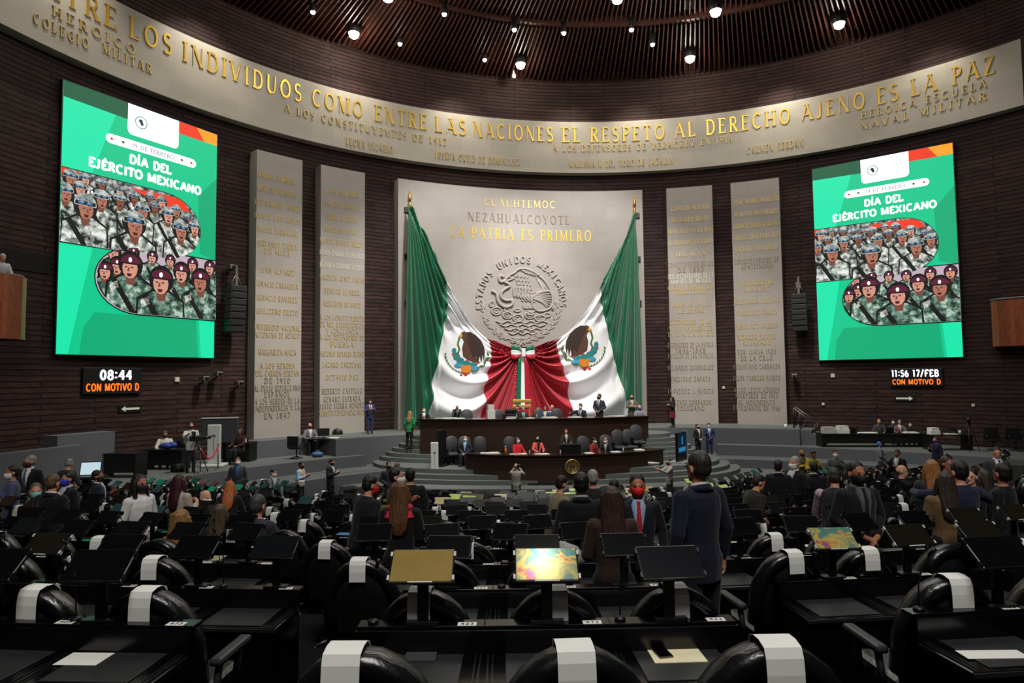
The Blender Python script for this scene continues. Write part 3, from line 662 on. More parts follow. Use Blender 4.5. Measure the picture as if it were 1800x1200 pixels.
    def soldier(x, y, s, reg, lay, kind, sk, look):
        m = DG if kind == 'h' else DG2; s *= .84; sh = s*asp
        cp([(x-2.05*s, y+4.2*sh), (x-1.9*s, y+1.6*sh), (x-.7*s, y+.85*sh), (x+.7*s, y+.85*sh), (x+1.9*s, y+1.6*sh), (x+2.05*s, y+4.2*sh)], reg, Bk, lay-.5)
        cp(oval(x, y+.05*sh, 1.0*s, 1.12*s, 14), reg, Bk, lay+1.5)
        cp([(x-1.9*s, y+4.2*sh), (x-1.75*s, y+1.7*sh), (x-.6*s, y+1.0*sh), (x+.6*s, y+1.0*sh), (x+1.75*s, y+1.7*sh), (x+1.9*s, y+4.2*sh)], reg, m, lay)
        cp([(x-.5*s, y+.7*sh), (x+.5*s, y+.7*sh), (x+.3*s, y+1.7*sh), (x-.25*s, y+1.7*sh)], reg, FR, lay+1)
        cp([(x-1.5*s, y+1.5*sh), (x-1.1*s, y+1.3*sh), (x+.7*s, y+4.2*sh), (x+.2*s, y+4.2*sh)], reg, Bk, lay+1)
        cp(oval(x+.05*s*look, y+.35*s*asp, .62*s, .85*s, 12), reg, SK[sk], lay+2)
        cp([(x+look*.1*s-.2*s, y+.78*sh), (x+look*.1*s+.2*s, y+.78*sh), (x+look*.1*s+.14*s, y+1.02*sh), (x+look*.1*s-.14*s, y+1.02*sh)], reg, MO, lay+3)
        for q in (-1, 1): cp(oval(x+look*.12*s+q*.24*s, y+.28*sh, .12*s, .06*s, 8), reg, Dk, lay+3)
        cp([(x+look*.14*s-.06*s, y+.3*sh), (x+look*.14*s+.06*s, y+.3*sh), (x+look*.2*s+.1*s, y+.62*sh), (x+look*.2*s-.08*s, y+.62*sh)], reg, FR, lay+3)
        if kind == 'h':
            cp(oval(x, y-.1*sh, .92*s, .95*s, 12, 180, 360)+[(x+.86*s, y+.05*sh), (x-.86*s, y+.05*sh)], reg, HL, lay+4)
            cp([(x-.80*s, y-.34*sh), (x+.80*s, y-.34*sh), (x+.84*s, y-.02*sh), (x-.84*s, y-.02*sh)], reg, Bk, lay+5)
            for q in (-1, 1): cp(oval(x+q*.34*s, y-.2*sh, .28*s, .15*s, 10), reg, GO, lay+6); cp(oval(x+q*.28*s, y-.25*sh, .12*s, .05*s, 8), reg, LN, lay+7)
            cp([(x-.66*s, y+.1*sh), (x-.58*s, y+.1*sh), (x-.3*s, y+1.12*sh), (x-.4*s, y+1.12*sh)], reg, Bk, lay+5)
        else:
            cp(oval(x, y-.1*sh, .82*s, .62*s, 12, 180, 360)+[(x+.9*s, y-.02*sh), (x-.8*s, y-.02*sh)], reg, BE, lay+4)
            cp([(x-.8*s, y-.08*sh), (x+.86*s, y-.08*sh), (x+.84*s, y+.04*sh), (x-.78*s, y+.04*sh)], reg, Bk, lay+5)
            cp(oval(x-.05*s, y-.32*sh, .14*s, .2*s, 10), reg, Wt, lay+5)
            cp([(x-1.6*s, y+1.75*sh), (x-1.0*s, y+1.45*sh), (x-.9*s, y+2.0*sh), (x-1.5*s, y+2.3*sh)], reg, camo('screen_strap', ((160, 165, 150), (190, 194, 180), (215, 216, 205), (230, 230, 222)), 9), lay+1)
    k = 6
    for x, y, s in ((.13, .345, .04), (.22, .35, .04), (.33, .36, .042), (.6, .362, .045), (.52, .357, .04), (.42, .37, .045), (.05, .352, .058), (.7, .385, .045), (.8, .41, .042), (.1, .385, .05), (.33, .395, .05), (.55, .39, .045)):
        soldier(x, y, s, ph1, k, 'h', random.randint(0, 2), 1); k += 8
    for x, y, s in ((.22, .405, .06), (.47, .415, .062), (.64, .41, .06), (.83, .44, .055), (.02, .41, .06)): soldier(x, y, s, ph1, k, 'h', random.randint(0, 1), 1); k += 8
    for x, y, s in ((.13, .446, .082), (.73, .462, .074), (.42, .474, .092)): soldier(x, y, s, ph1, k, 'h', 0, 1); k += 8
    for x, y, s in ((.3, .6, .055), (.42, .592, .045), (.54, .596, .045), (.82, .6, .05), (.95, .602, .055), (.66, .6, .045), (.32, .65, .06), (.25, .675, .06)): soldier(x, y, s, ph2, k, 'b', 1, -1); k += 8
    for x, y, s in ((.74, .64, .075), (.4, .64, .092), (.88, .662, .088), (.6, .684, .1)): soldier(x, y, s, ph2, k, 'b', 1 if x != .88 else 0, -1); k += 8
    for nm, (b, m) in LAY.items(): b.build('artwork_'+nm.replace('screen_', ''), m, dsp)
    return o
tl0, tl1 = ang(cyl(103, 400, R_WALL-.15)), ang(cyl(378, 400, R_WALL-.15))
ZS0, ZS1 = cyl(375, 629, R_WALL-.2).z, cyl(381, 237, R_WALL-.2).z
led(tl0, tl1, ZS0, ZS1, 'tall lit screen with army poster on the wall left of the stone slabs', -1)
tr0, tr1 = ang(cyl(1434, 460, R_WALL-.15)), ang(cyl(1684, 440, R_WALL-.15))
zr0, zr1 = cyl(1441, 633, R_WALL-.2).z, cyl(1428, 298, R_WALL-.2).z
led(tr0, tr1, zr0, zr1, 'tall lit screen with army poster on the wall right of the stone slabs', 1)
# ---- clocks with running text
def ticker(px0, px1, py0, py1, label, top, tsp, bot):
    p0, p1 = cyl(px0, (py0+py1)/2, R_WALL-.12), cyl(px1, (py0+py1)/2, R_WALL-.12)
    z1, z0 = cyl((px0+px1)/2, py0, R_WALL-.12).z, cyl((px0+px1)/2, py1, R_WALL-.12).z
    a, ux, n, W, Hh = frame_of(ang(p0), ang(p1), z0, z1, R_WALL-.12)
    o = thing('ticker_display', label, 'display board', a+ux*(W/2), math.atan2(ux.y, ux.x), 'ticker boards')
    b = MB(); b.rbox(-W/2, W/2, 0, .16, 0, Hh, .02); b.build('case', M_DARKM, o)
    b = MB(); text_mesh(b, top, -W/2+W*tsp[0], W*tsp[1], Hh*.36, lambda x, y, d: (x, -d, Hh*.54+y), .012, serif=False, bold=.2); fixn(b.build('clock_digits', emi('led_white', (238, 240, 255), 2.2), o))
    b = MB(); text_mesh(b, bot, -W/2+W*.05, W*.9, Hh*.27, lambda x, y, d: (x, -d, Hh*.12+y), .012, serif=False, bold=.18); fixn(b.build('running_text', emi('led_orange', (255, 96, 22), 2.4), o))
ticker(146, 249, 646, 692, 'black ticker board with white clock and orange running text under the left screen', '08:44', (.27, .55), 'CON MOTIVO D')
ticker(1564, 1658, 647, 679, 'black ticker board with white clock and date under the right screen', '11:56 17/FEB', (.04, .88), 'CON MOTIVO D')
def wall_arrow(px, py, dr, label):
    p = cyl(px, py, R_WALL-.05); t = ang(p); a = AX+math.radians(t)
    o = thing('arrow_sign', label, 'sign', H(t, R_WALL-.06, p.z-.14), -a, 'exit arrows')
    b = MB(); b.box(-.45, .45, 0, .05, 0, .28); b.build('backing', M_DARKM, o)
    b = MB(); pts = [(-.36, .14), (-.2, .25), (-.2, .18), (.36, .18), (.36, .10), (-.2, .10), (-.2, .03)]
    b.prism([(x*dr, z) for x, z in pts], lambda x, z, k: (x, -.012*k, z)); fixn(b.build('arrow', emi('sign_pale', (190, 188, 170), .8), o))
wall_arrow(229, 718, 1, 'pale left-pointing arrow sign on brick under the left ticker board')
wall_arrow(1590, 700, -1, 'pale right-pointing arrow sign on brick under the right ticker board')
# ---- line-array loudspeakers on brackets
def line_array(px, py0, py1, label, n=7):
    p = cyl(px, py0, R_WALL-.9); t = ang(p); a = AX+math.radians(t); z1 = p.z; z0 = cyl(px, py1, R_WALL-.9).z
    o = thing('line_array', label, 'loudspeaker', H(t, R_WALL-.9, z0), -a, 'line arrays'); hh = (z1-z0)/n
    for i in range(n):
        b = MB(); off = .015*(n-1-i)**1.6*-.6; b.rbox(-.36, .36, -.25-off, .3-off, i*hh+.012, (i+1)*hh-.012, .02); b.box(-.3, .3, -.262-off, -.25-off, i*hh+.05, (i+1)*hh-.05); b.build('speaker_box', mat('speaker_black', (20, 20, 22), .5), o)
    b = MB(); b.box(-.05, .05, .3, .96, z1-z0+.1, z1-z0+.18); b.box(-.05, .05, .0, .08, z1-z0-.02, z1-z0+.9); b.tube([(-.25, .05, z1-z0), (0, .04, z1-z0+.55)], .025); b.tube([(.25, .05, z1-z0), (0, .04, z1-z0+.55)], .025); b.box(-.04, .04, .0, .96, z1-z0+.8, z1-z0+.86)
    b.build('bracket', mat('grey_metal', (120, 118, 112), .45, .7), o)
line_array(416, 502, 584, 'black hanging line-array loudspeaker between left screen and stone slabs')
line_array(1404, 516, 582, 'black hanging line-array loudspeaker between right slabs and right screen')
# ---- small wall cameras, lights, sockets
def wall_cam(px, py, label, s=.3):
    p = cyl(px, py, R_WALL-.35); t = ang(p); a = AX+math.radians(t)
    o = thing('wall_camera', label, 'camera', H(t, R_WALL-.35, p.z), -a, 'wall cameras')
    b = MB(); b.rbox(-.14, .14, -.3, .1, -.1, .1, .02); b.build('camera_body', mat('grey_metal', (120, 118, 112)), o)
    b = MB(); b.tube([(0, -.3, 0), (0, -.42, 0)], .07, 10); b.build('lens', M_DARKM, o)
    b = MB(); b.tube([(0, 0, -.1), (0, .1, -.22), (0, .4, -.22)], .035); b.build('arm', M_DARKM, o)
for px, py, l in ((381, 657, 'grey wall camera beside the lower corner of the left screen'), (357, 665, 'small dark camera on brick left of the grey wall camera'), (418, 673, 'small wall camera beside the outermost left slab'),
                  (405, 470, 'dark wall camera on brick over the left loudspeaker'), (1404, 500, 'dark wall camera on brick over the right loudspeaker'), (1397, 660, 'dark wall camera beside the outermost right slab')):
    wall_cam(px, py, l)
def wall_box(px, py, label, w_=.2, c=(200, 196, 180)):
    p = cyl(px, py, R_WALL-.03); t = ang(p)
    o = thing('wall_box', label, 'wall fitting', H(t, R_WALL-.03, p.z), -(AX+math.radians(t)), 'small wall boxes'); b = MB(); b.rbox(-w_/2, w_/2, -.05, .06, -w_/2, w_/2, .02); b.build('cover', mat('box_%d' % c[0], c, .5), o)
for px, py, l in ((311, 667, 'small white box on the brick under the left screen'), (1464, 660, 'small white box on the brick under the right screen'), (1447, 710, 'tiny pale box low on brick right of the slabs'), (1711, 712, 'tiny pale box low on brick below the right balcony'), (1272, 681, 'tiny pale box on brick between the two right slabs')):
    wall_box(px, py, l, .2 if py < 670 else .14)
# ---- balconies with wooden fronts
def balcony(px0, px1, py0, py1, R, label, flip):
    m = cyl(px0 if flip > 0 else px1, (py0+py1)/2, R); t = ang(m); z1 = cyl(px1 if flip < 0 else px0, py0, R).z; z0 = cyl(px1 if flip < 0 else px0, py1, R).z
    o = thing('balcony', label, 'balcony', H(t, R, z0)); L = local_of(o); k = math.radians(1)*R
    b = MB(); ts = [t+flip*d for d in (0, 1.2, 3, 24)]; rs = [R+2.6, R+.9, R+.15, R-.1]
    pts = [(ts[0]-flip*.7, R_WALL), (ts[0]-flip*.65, R+.7), (ts[0]-flip*.3, R+.2), (ts[0]+flip*.4, R)]+[(ts[0]+flip*(1.5+i*2), R) for i in range(1, 13)]
    b.grid(lambda u, v: L(H(*(lambda i, f: (pts[i][0]+(pts[min(i+1, len(pts)-1)][0]-pts[i][0])*f, pts[i][1]+(pts[min(i+1, len(pts)-1)][1]-pts[i][1])*f))(min(int(u*(len(pts)-1)), len(pts)-2), u*(len(pts)-1)-min(int(u*(len(pts)-1)), len(pts)-2)), z0+(z1-z0)*v)), 60, 4, 0, lambda u, v: (v*(z1-z0), u*30), False)
    M_W = tiled(mat('cherry_wood', (150, 78, 44), .4), 2.6, .32, .006, .5, .22, .3, .01, .2, .5, 4) if 'cherry_wood' not in _mc else _mc['cherry_wood']
    fr = b.build('wood_front', M_W, o); sm = fr.modifiers.new('solid', 'SOLIDIFY'); sm.thickness = .1
    b = MB()
    outer = [L(H(a_, r_, z0)) for a_, r_ in pts]; inner = [L(H(a_, R_WALL, z0)) for a_, r_ in pts]
    for zz, th in ((0, .06),):
        vs = [v+Vector((0, 0, zz)) for v in outer]+[v+Vector((0, 0, zz)) for v in inner]; n_ = len(outer)
        b.add(vs, [(i, i+1, n_+i+1, n_+i) for i in range(1, n_-1)])
    b.build('soffit', M_DARKM, o)
    b = MB(); b.tube([L(H(a_, r_, z1+.02)) for a_, r_ in pts[1:]], .05, 6); b.build('rail_cap', mat('grey_metal', (120, 118, 112)), o)
    return z1
zbal = balcony(0, 41, 487, 597, R_WALL-1.7, 'curved cherry-wood balcony front high on the left wall', -1)
balcony(1747, 1800, 527, 609, R_WALL-1.2, 'flat cherry-wood balcony front high on the right wall', 1)
# dark opening behind the left balcony
pa, pb = ang(cyl(-40, 455, R_WALL)), ang(cyl(88, 455, R_WALL))
ringslab('window_1', pa, pb, R_WALL-.04, R_WALL+.5, cyl(60, 478, R_WALL).z, cyl(60, 445, R_WALL).z, M_BLACKC, 8)
# ---- ceiling lamps
def lamp(px, py, big, label, pw, at=None):
    p = at or atz(px, py, Z_CEIL-.1); r = (.30 if big else .13) if at is None else .38
    o = thing('ceiling_lamp', label, 'ceiling lamp', p, 0, 'lamps among the ceiling slats')
    b = MB(); b.lathe([(.01, .62), (r*.7, .62), (r, .5), (r*1.08, .04), (r*.95, 0), (r*.93, .06), (.01, .07)], seg=16); fixn(b.build('housing', M_DARKM, o))
    b = MB(); b.lathe([(.01, .10), (r*.88, .07), (r*.86, .0), (r*.7, -.55*r), (r*.35, -.8*r), (.01, -.86*r)], seg=16); fixn(b.build('lens', emi('lamp_glass' if big else 'lamp_glass_small', (255, 247, 230) if big else (232, 238, 255), 30 if big else 14), o))
    b = MB(); b.tube([(-r*1.1, 0, .3), (-r*1.1, 0, .75), (r*1.1, 0, .75), (r*1.1, 0, .3)], .02, 6); b.build('yoke', M_DARKM, o)
    l = bpy.data.lights.new('lamp_glow', 'POINT'); l.energy = pw; l.shadow_soft_size = .12; l.color = (1, .9, .76); lo = bpy.data.objects.new('lamp_glow', l); COL.objects.link(lo); lo.location = p+Vector((0, 0, -.5))
for px, py, l in ((622, 59, 'large bright ceiling lamp, leftmost of the big ones over the frieze'), (915, 113, 'large bright ceiling lamp low over the middle of the frieze'), (1213, 102, 'large bright ceiling lamp over the word DERECHO'),
                  (1258, 20, 'large bright ceiling lamp near the top edge, right of centre'), (1475, 42, 'large bright ceiling lamp, rightmost of the big ones'), (682, -6, 'large ceiling lamp cut by the top edge, left of centre'), (1085, -3, 'large ceiling lamp cut by the top edge, at centre')):
    lamp(px, py, True, l, 170)
for px, py, l in ((550, 21, 'small ceiling lamp, leftmost of the small ones'), (703, 77, 'small ceiling lamp right of the leftmost big lamp'), (852, 105, 'small ceiling lamp just left of the low middle big lamp'), (781, 25, 'small ceiling lamp on inner ring, first from the left'),
                  (904, 52, 'small ceiling lamp on inner ring, second from the left'), (991, 58, 'small ceiling lamp on inner ring, third from the left'), (1110, 52, 'small ceiling lamp on inner ring, fourth from the left'), (1147, 78, 'tiny ceiling lamp below the fourth one of the inner ring')):
    lamp(px, py, False, l, 24)
_sc = Vector((.14, 3.55, CZ-1.0)); _lp = _sc+Vector((.04, -.09, 1.0))*((Z_CEIL-.1-_sc.z)/1.0)
lamp(900, 0, True, 'large ceiling lamp over the front desks, mirrored in the iridescent screen', 60, _lp)
p = cyl(903, 128, R_WALL-1.3)
o = thing('pendant_microphone', 'small pale microphone hanging from the ceiling over the frieze', 'microphone', p); b = MB(); b.lathe([(.01, -.3), (.11, -.28), (.1, -.1), (.04, .0), (.03, .14), (.01, .15)], seg=10); fixn(b.build('capsule', mat('pale_plastic', (220, 220, 215), .4), o))
b = MB(); b.tube([(0, 0, .1), (0, 0, Z_CEIL-p.z+.1)], .012, 6); b.build('cable', M_DARKM, o)
# ================================================================ flags draped from two poles
R_F = R_PANEL-.62
def interp(tab, y):
    if y <= tab[0][0]: return tab[0][1]
    for (a, b), (c, d) in zip(tab, tab[1:]):
        if y <= c: return b+(d-b)*(y-a)/(c-a)
    return tab[-1][1]
def satin(name, rgb):
    m = mat(name, rgb, .36, sheen=.3); return noisy(m, 900, .04, .05, 2)
M_FG, M_FW, M_FR = satin('flag_green', (0, 104, 68)), satin('flag_white', (238, 238, 240)), satin('flag_red', (178, 12, 40))
def fxy(px, py, d=0):
    p = cyl(px, py, R_F); return H(ang(p), R_F-d, p.z)
def flag(label, x0, x1, x2, x3, apex, knot, ytop, yw, yr, emb, sg, ex):
    o = thing('mexican_flag', label, 'flag', fxy(emb[0], 745), 0, 'draped flags'); L = local_of(o)
    def fold(x, y):
        # green fans from the finial, the rest hangs in swags that gather at the bow
        a = (x-apex[0])*sg/max(y-apex[1]+14, 6)
        g = (.26*math.sin(6.283*a*21)+.12*math.sin(6.283*a*37+1.3))*min(1, (y-apex[1])/230+.08)
        dx = max((knot[0]-x)*sg, 3.0); t = max((y-knot[1])/dx+.00887*dx, .1)
        l = math.log(t); amp = .5*min(1, .16+dx/95)
        s = amp*math.sin(6.283*3.1*l+.6)*(.55+.45*min(1, t))+.08*math.sin(6.283*6.3*l+.4*math.sin(x*.05))
        xb = interp(x1, y); k = min(1, max(0, .5+((x-xb)*sg)/26.0)); v = g*(1-k)+s*k
        e = 1/(1+(((x-emb[0])/50)**2+((y-emb[1])/54)**2)**4); return v*(1-e)
    def P(x, y): return L(fxy(x, y, fold(x, y)))
    for nm, m, xa, xb, ya, nu, nv in (('green_stripe', M_FG, x0, x1, ytop, 70, 90), ('white_stripe', M_FW, x1, x2, yw, 80, 90), ('red_stripe', M_FR, x2, x3, yr, 70, 80)):
        b = MB(); b.grid(lambda u, v: (lambda y: P(interp(xa, y)+(interp(xb, y)-interp(xa, y))*u, y))(ya+(744-ya)*v), nu, nv)
        s = b.build(nm, m, o); md = s.modifiers.new('thick', 'SOLIDIFY'); md.thickness = .012
    # coat of arms printed on the white stripe (appliqued cloth pieces)
    cx, cy = emb
    lay = [0]
    def patch(name, polys, m, d):
        b = MB()
        for pts in polys:
            P2 = [(cx+ex*x, cy+y) for x, y in pts]
            b.prism(P2, lambda x, y, k: L(fxy(x, y, max(fold(x, y), 0)+.02+d+.012*k)))
        q = b.build(name, m, o); fixn(q); return q
    BR, BR2, TE, LG, YE, OR, BL, GD = [mat('emblem_'+n, c, .6) for n, c in (('brown', (48, 26, 18)), ('tan', (84, 50, 32)), ('teal', (28, 128, 128)), ('leaf', (72, 110, 44)), ('gold', (205, 160, 50)), ('orange', (220, 130, 30)), ('blue', (60, 150, 190)), ('deep_green', (30, 84, 60)))]
    wing = [(-2, -32), (8, -33), (18, -27), (27, -18), (33, -6), (34, 6), (32, 18), (30, 6), (28, 22), (25, 8), (22, 24), (19, 10), (14, 14), (6, -6), (-1, -22)]
    body = [(-7, -32), (-1, -34), (4, -26), (8, -12), (14, 4), (20, 14), (26, 22), (14, 20), (4, 16), (-4, 10), (-6, -4), (-3, -16), (-6, -22), (-10, -24)]
    patch('eagle_wing', [wing], BR, .006); patch('eagle_body', [body], BR2, 0)
    patch('eagle_beak', [[(-7, -30), (-12, -26), (-9, -23), (-5, -25)]], YE, .012)
    patch('snake', [[(-12, -24), (-15, -12), (-12, -2), (-16, 6), (-13, 8), (-9, -2), (-12, -12), (-9, -22)]], LG, .006)
    el = lambda x, y, rx, ry: arcpts(x, y, rx, ry, 0, 350, 10)
    patch('cactus', [el(-16, 10, 6, 7), el(-9, 18, 7, 6), el(2, 22, 7, 5), el(13, 25, 7, 5), el(-20, 0, 4, 5)], TE, .004)
    patch('cactus_fruit', [el(-22, 6, 2, 2), el(-11, 11, 2, 2), el(3, 17, 2, 2), el(20, 22, 2, 2)], mat('emblem_pink', (190, 60, 70), .6), .016)
    patch('rock_and_water', [el(-12, 26, 8, 4), el(16, 31, 8, 4)], BL, .008); patch('shield', [[(-8, 26), (10, 26), (9, 37), (1, 40), (-7, 37)]], OR, .012)
    lv = []
    for i in range(9):
        a = math.radians(175-78*i/8); x, y = 36*math.cos(a), 4+36*math.sin(a)
        for q in (-1, 1): lv.append([(x+4.5*math.cos(a+PI/2+q*.7), y+4.5*math.sin(a+PI/2+q*.7)), (x+2*math.cos(a+q*1.2), y+2*math.sin(a+q*1.2)), (x-4*math.cos(a+PI/2), y-4*math.sin(a+PI/2))])
    for i in range(7):
        a = math.radians(8+74*i/6); x, y = 40*math.cos(a), 2+36*math.sin(a); c, s = math.cos(a-PI/2+(.6 if i % 2 else -.4)), math.sin(a-PI/2+(.6 if i % 2 else -.4))
        lv.append([(x-6*c, y-6*s), (x-2.6*s, y+2.6*c), (x+6*c, y+6*s), (x+2.6*s, y-2.6*c)])
    patch('wreath_leaves', lv, LG, 0); patch('wreath_tie', [[(-4, 40), (4, 40), (2, 45), (-2, 45)], el(-8, 43, 3, 2)], M_FR, .004)
    return o
L0 = [(362, 718.5), (480, 714), (600, 711.5), (744, 710)]; L1 = [(362, 722), (395, 739), (445, 765), (492, 783), (520, 786.5), (544, 786), (600, 776), (656, 765), (719, 755), (744, 750)]
L2 = [(492, 783.5), (515, 792), (537, 805), (555, 817), (572, 831), (585, 844), (595, 856), (600, 861), (620, 864), (640, 862), (673, 854), (733, 848), (744, 847)]
L3 = [(595, 857), (603, 880), (609, 896), (614, 908), (622, 911), (744, 909)]
flag('draped flag hanging from the left pole, eagle emblem facing left', L0, L1, L2, L3, (719.5, 350), (915, 612), 362, 492, 595, (818, 616), 1, 1)
Q0 = [(374, 1116.5), (467, 1123), (600, 1128), (744, 1129)]; Q1 = [(374, 1113), (417, 1100), (455, 1080), (493, 1060), (515, 1056), (533, 1057), (580, 1068), (633, 1080), (700, 1100), (744, 1112)]
Q2 = [(493, 1059.5), (515, 1050), (533, 1040), (553, 1026), (573, 1010), (585, 997), (595, 981), (602, 977), (627, 983), (667, 997), (727, 1005), (744, 1008)]
Q3 = [(595, 980.5), (602, 960), (608, 940), (613, 928), (620, 923), (744, 925)]
flag('draped flag hanging from the right pole, eagle emblem facing right', Q0, Q1, Q2, Q3, (1115, 362), (918, 612), 374, 493, 595, (1028, 605), -1, -1)
# ---- poles with spear finials and wall brackets
M_BRASS = mat('brass', (196, 150, 84), .3, .9); M_POLE = mat('pole_wood', (120, 72, 40), .4)
def pole(px, pyt, pyn, label, sd):
    top = cyl(px, pyt, R_PANEL-.14); z0 = Z_STAGE+.012
    o = thing('flag_pole', label, 'flag pole', (top.x, top.y, z0), 0, 'flag poles'); zt_ = top.z-z0; zn = cyl(px, pyn, R_PANEL-.14).z-z0
    b = MB(); b.tube([(0, 0, 0), (0, 0, zn)], .055, 10); b.build('staff', M_POLE, o)
    b = MB(); b.lathe([(.055, zn-.5), (.11, zn-.4), (.11, zn-.25), (.06, zn-.2), (.09, zn-.05), (.05, zn), (.04, zn+.05)], seg=12); fixn(b.build('collar', M_BRASS, o))
    b = MB(); b.lathe([(.03, zn), (.1, zn+(zt_-zn)*.3), (.05, zn+(zt_-zn)*.7), (.005, zt_)], seg=6); fixn(b.build('finial', M_BRASS, o))
    t = ang(top); a = -(AX+math.radians(t))
    for q in (.02, .26, .5):
        b = MB(); z = zn-.35-q*10.5; M = Matrix.Rotation(a, 4, 'Z'); b.box(-.1, .1, .02, .13, z, z+.32, 0, M); b.box(-.28 if sd < 0 else -.05, .05 if sd < 0 else .28, .0, .12, z+.02, z+.3, 0, M); b.build('bracket', M_DARKM, o)
pole(720.5, 334, 356, 'flag pole with brass spear finial at the left edge of the centre slab', -1)
pole(1115, 343, 366, 'flag pole with brass spear finial at the right edge of the centre slab', 1)
# ---- tricolour bow with tails
bow = thing('ribbon_bow', 'green white and red ribbon bow tied where the two flags meet', 'bow', fxy(918, 744)); L = local_of(bow)
def bp(x, y, d=0): return L(fxy(x, y, .2+d))
for nm, m, f0, f1 in (('green_band', M_FG, 0, .34), ('white_band', M_FW, .34, .68), ('red_band', M_FR, .68, 1)):
    b = MB()
    for q in (-1, 1):
        def S(u, v, q=q):
            f = f0+(f1-f0)*v; h = 4+8*math.sin(min(u*1.5, 1)*PI/2)*(1 if u < .8 else 1-.2*(u-.8)/.2)
            return bp(917.5+q*(2+19*u), 620.5+(f-.5)*2*h-1.5*u, .02+.13*math.sin(u*PI)+.03*math.sin(f*9))
        b.grid(S, 10, 4)
    s = b.build(nm, m, bow); s.modifiers.new('t', 'SOLIDIFY').thickness = .02
b = MB(); b.grid(lambda u, v: bp(914.5+6*u, 613+15*v, .2+.08*math.sin(u*PI)), 5, 5); s = b.build('knot', M_FW, bow); s.modifiers.new('t', 'SOLIDIFY').thickness = .02
for nm, m, xa, xb in (('green_tail', M_FG, 905.5, 914), ('white_tail', M_FW, 914, 921.5), ('red_tail', M_FR, 921.5, 929)):
    b = MB(); b.grid(lambda u, v: bp(xa+(xb-xa)*u+(917-xa)*.35*(1-v)**2, 627+113*v, .02+.02*math.sin(u*6)), 4, 10); s = b.build(nm, m, bow); s.modifiers.new('t', 'SOLIDIFY').thickness = .02
# ================================================================ presidium: two curved desks
M_DESK = noisy(mat('dark_wood', (52, 34, 26), .42), 3, .22, stretch=(.6, .6, 5)); M_DTOP = mat('desk_top', (40, 28, 22), .25)
M_PAPER = mat('paper_white', (222, 222, 216), .7); M_PAPER2 = mat('paper_grey', (175, 176, 172), .7)
def arc3(A, M, B, n):                       # points on the circle through three plan points
    ax, ay, bx, by, cx, cy = A[0], A[1], M[0], M[1], B[0], B[1]
    d = 2*(ax*(by-cy)+bx*(cy-ay)+cx*(ay-by)); ux = ((ax*ax+ay*ay)*(by-cy)+(bx*bx+by*by)*(cy-ay)+(cx*cx+cy*cy)*(ay-by))/d; uy = ((ax*ax+ay*ay)*(cx-bx)+(bx*bx+by*by)*(ax-cx)+(cx*cx+cy*cy)*(bx-ax))/d
    R = math.hypot(ax-ux, ay-uy); t0 = math.atan2(ay-uy, ax-ux); t1 = math.atan2(cy-uy, cx-ux)
    while t1 < t0: t1 += 2*PI
    return [(ux+R*math.cos(t0+(t1-t0)*i/n), uy+R*math.sin(t0+(t1-t0)*i/n)) for i in range(n+1)], (ux, uy)
def curved_desk(name, label, A, M, B, z0, z1, depth, over=.06):
    P, c = arc3(A, M, B, 36); mid = P[18]
    o = thing(name, label, 'desk', (mid[0], mid[1], z0))
    def off(p, d): v = Vector((c[0]-p[0], c[1]-p[1])).normalized(); return (p[0]+v.x*d-mid[0], p[1]+v.y*d-mid[1])
    def sweep(d0, d1, za, zb, mb):
        rings = []
        for p in P:
            q0, q1 = off(p, d0), off(p, d1); rings.append([(*q0, za), (*q1, za), (*q1, zb), (*q0, zb)])
        mb.loft(rings)
        for i in range(-1, -len(mb.smooth)-1, -1): mb.smooth[i] = False
    h = z1-z0
    b = MB(); sweep(.04, .12, 0, h-.04, b); fixn(b.build('front_panel', M_DESK, o))
    b = MB(); sweep(-over, depth, h-.05, h, b); fixn(b.build('top', M_DTOP, o))
    b = MB(); sweep(.0, .05, 0, .08, b); fixn(b.build('plinth', mat('plinth_black', (16, 13, 12), .5), o))
    for p in (P[0], P[-1]):
        b = MB(); i = 0 if p is P[0] else -1; p2 = P[1] if i == 0 else P[-2]
        t = Vector((p2[0]-p[0], p2[1]-p[1])).normalized()*.06; q0, q1 = off(p, .05), off(p, depth-.05)
        vs = [(q[0]+e*t.x, q[1]+e*t.y, z) for z in (0, h-.05) for q in (q0, q1) for e in (0, 1)]
        b.add(vs, [(0, 1, 3, 2), (4, 6, 7, 5), (0, 4, 5, 1), (2, 3, 7, 6), (0, 2, 6, 4), (1, 5, 7, 3)]); fixn(b.build('end_panel', M_DESK, o))
    return o, P, c
ZU, ZL = CZ-1.76, CZ-3.05
A = dep(737.5, 735.5, 29.8); M_ = dep(935, 737.5, 28.9); B = dep(1140, 729, 30.3)
ud, UP, UC = curved_desk('upper_desk', 'long dark curved presidium desk on the stage under the flags', A, M_, B, Z_P1+.02, ZU, .8)
A = dep(818, 795.5, 27.2); M_ = dep(985, 797, 26.3); B = dep(1167, 788, 28.2)
ld, LP_, LC = curved_desk('lower_desk', 'dark curved desk with round gold seal in front of the presidium', A, M_, B, Z_POD+.012, ZL, .75)
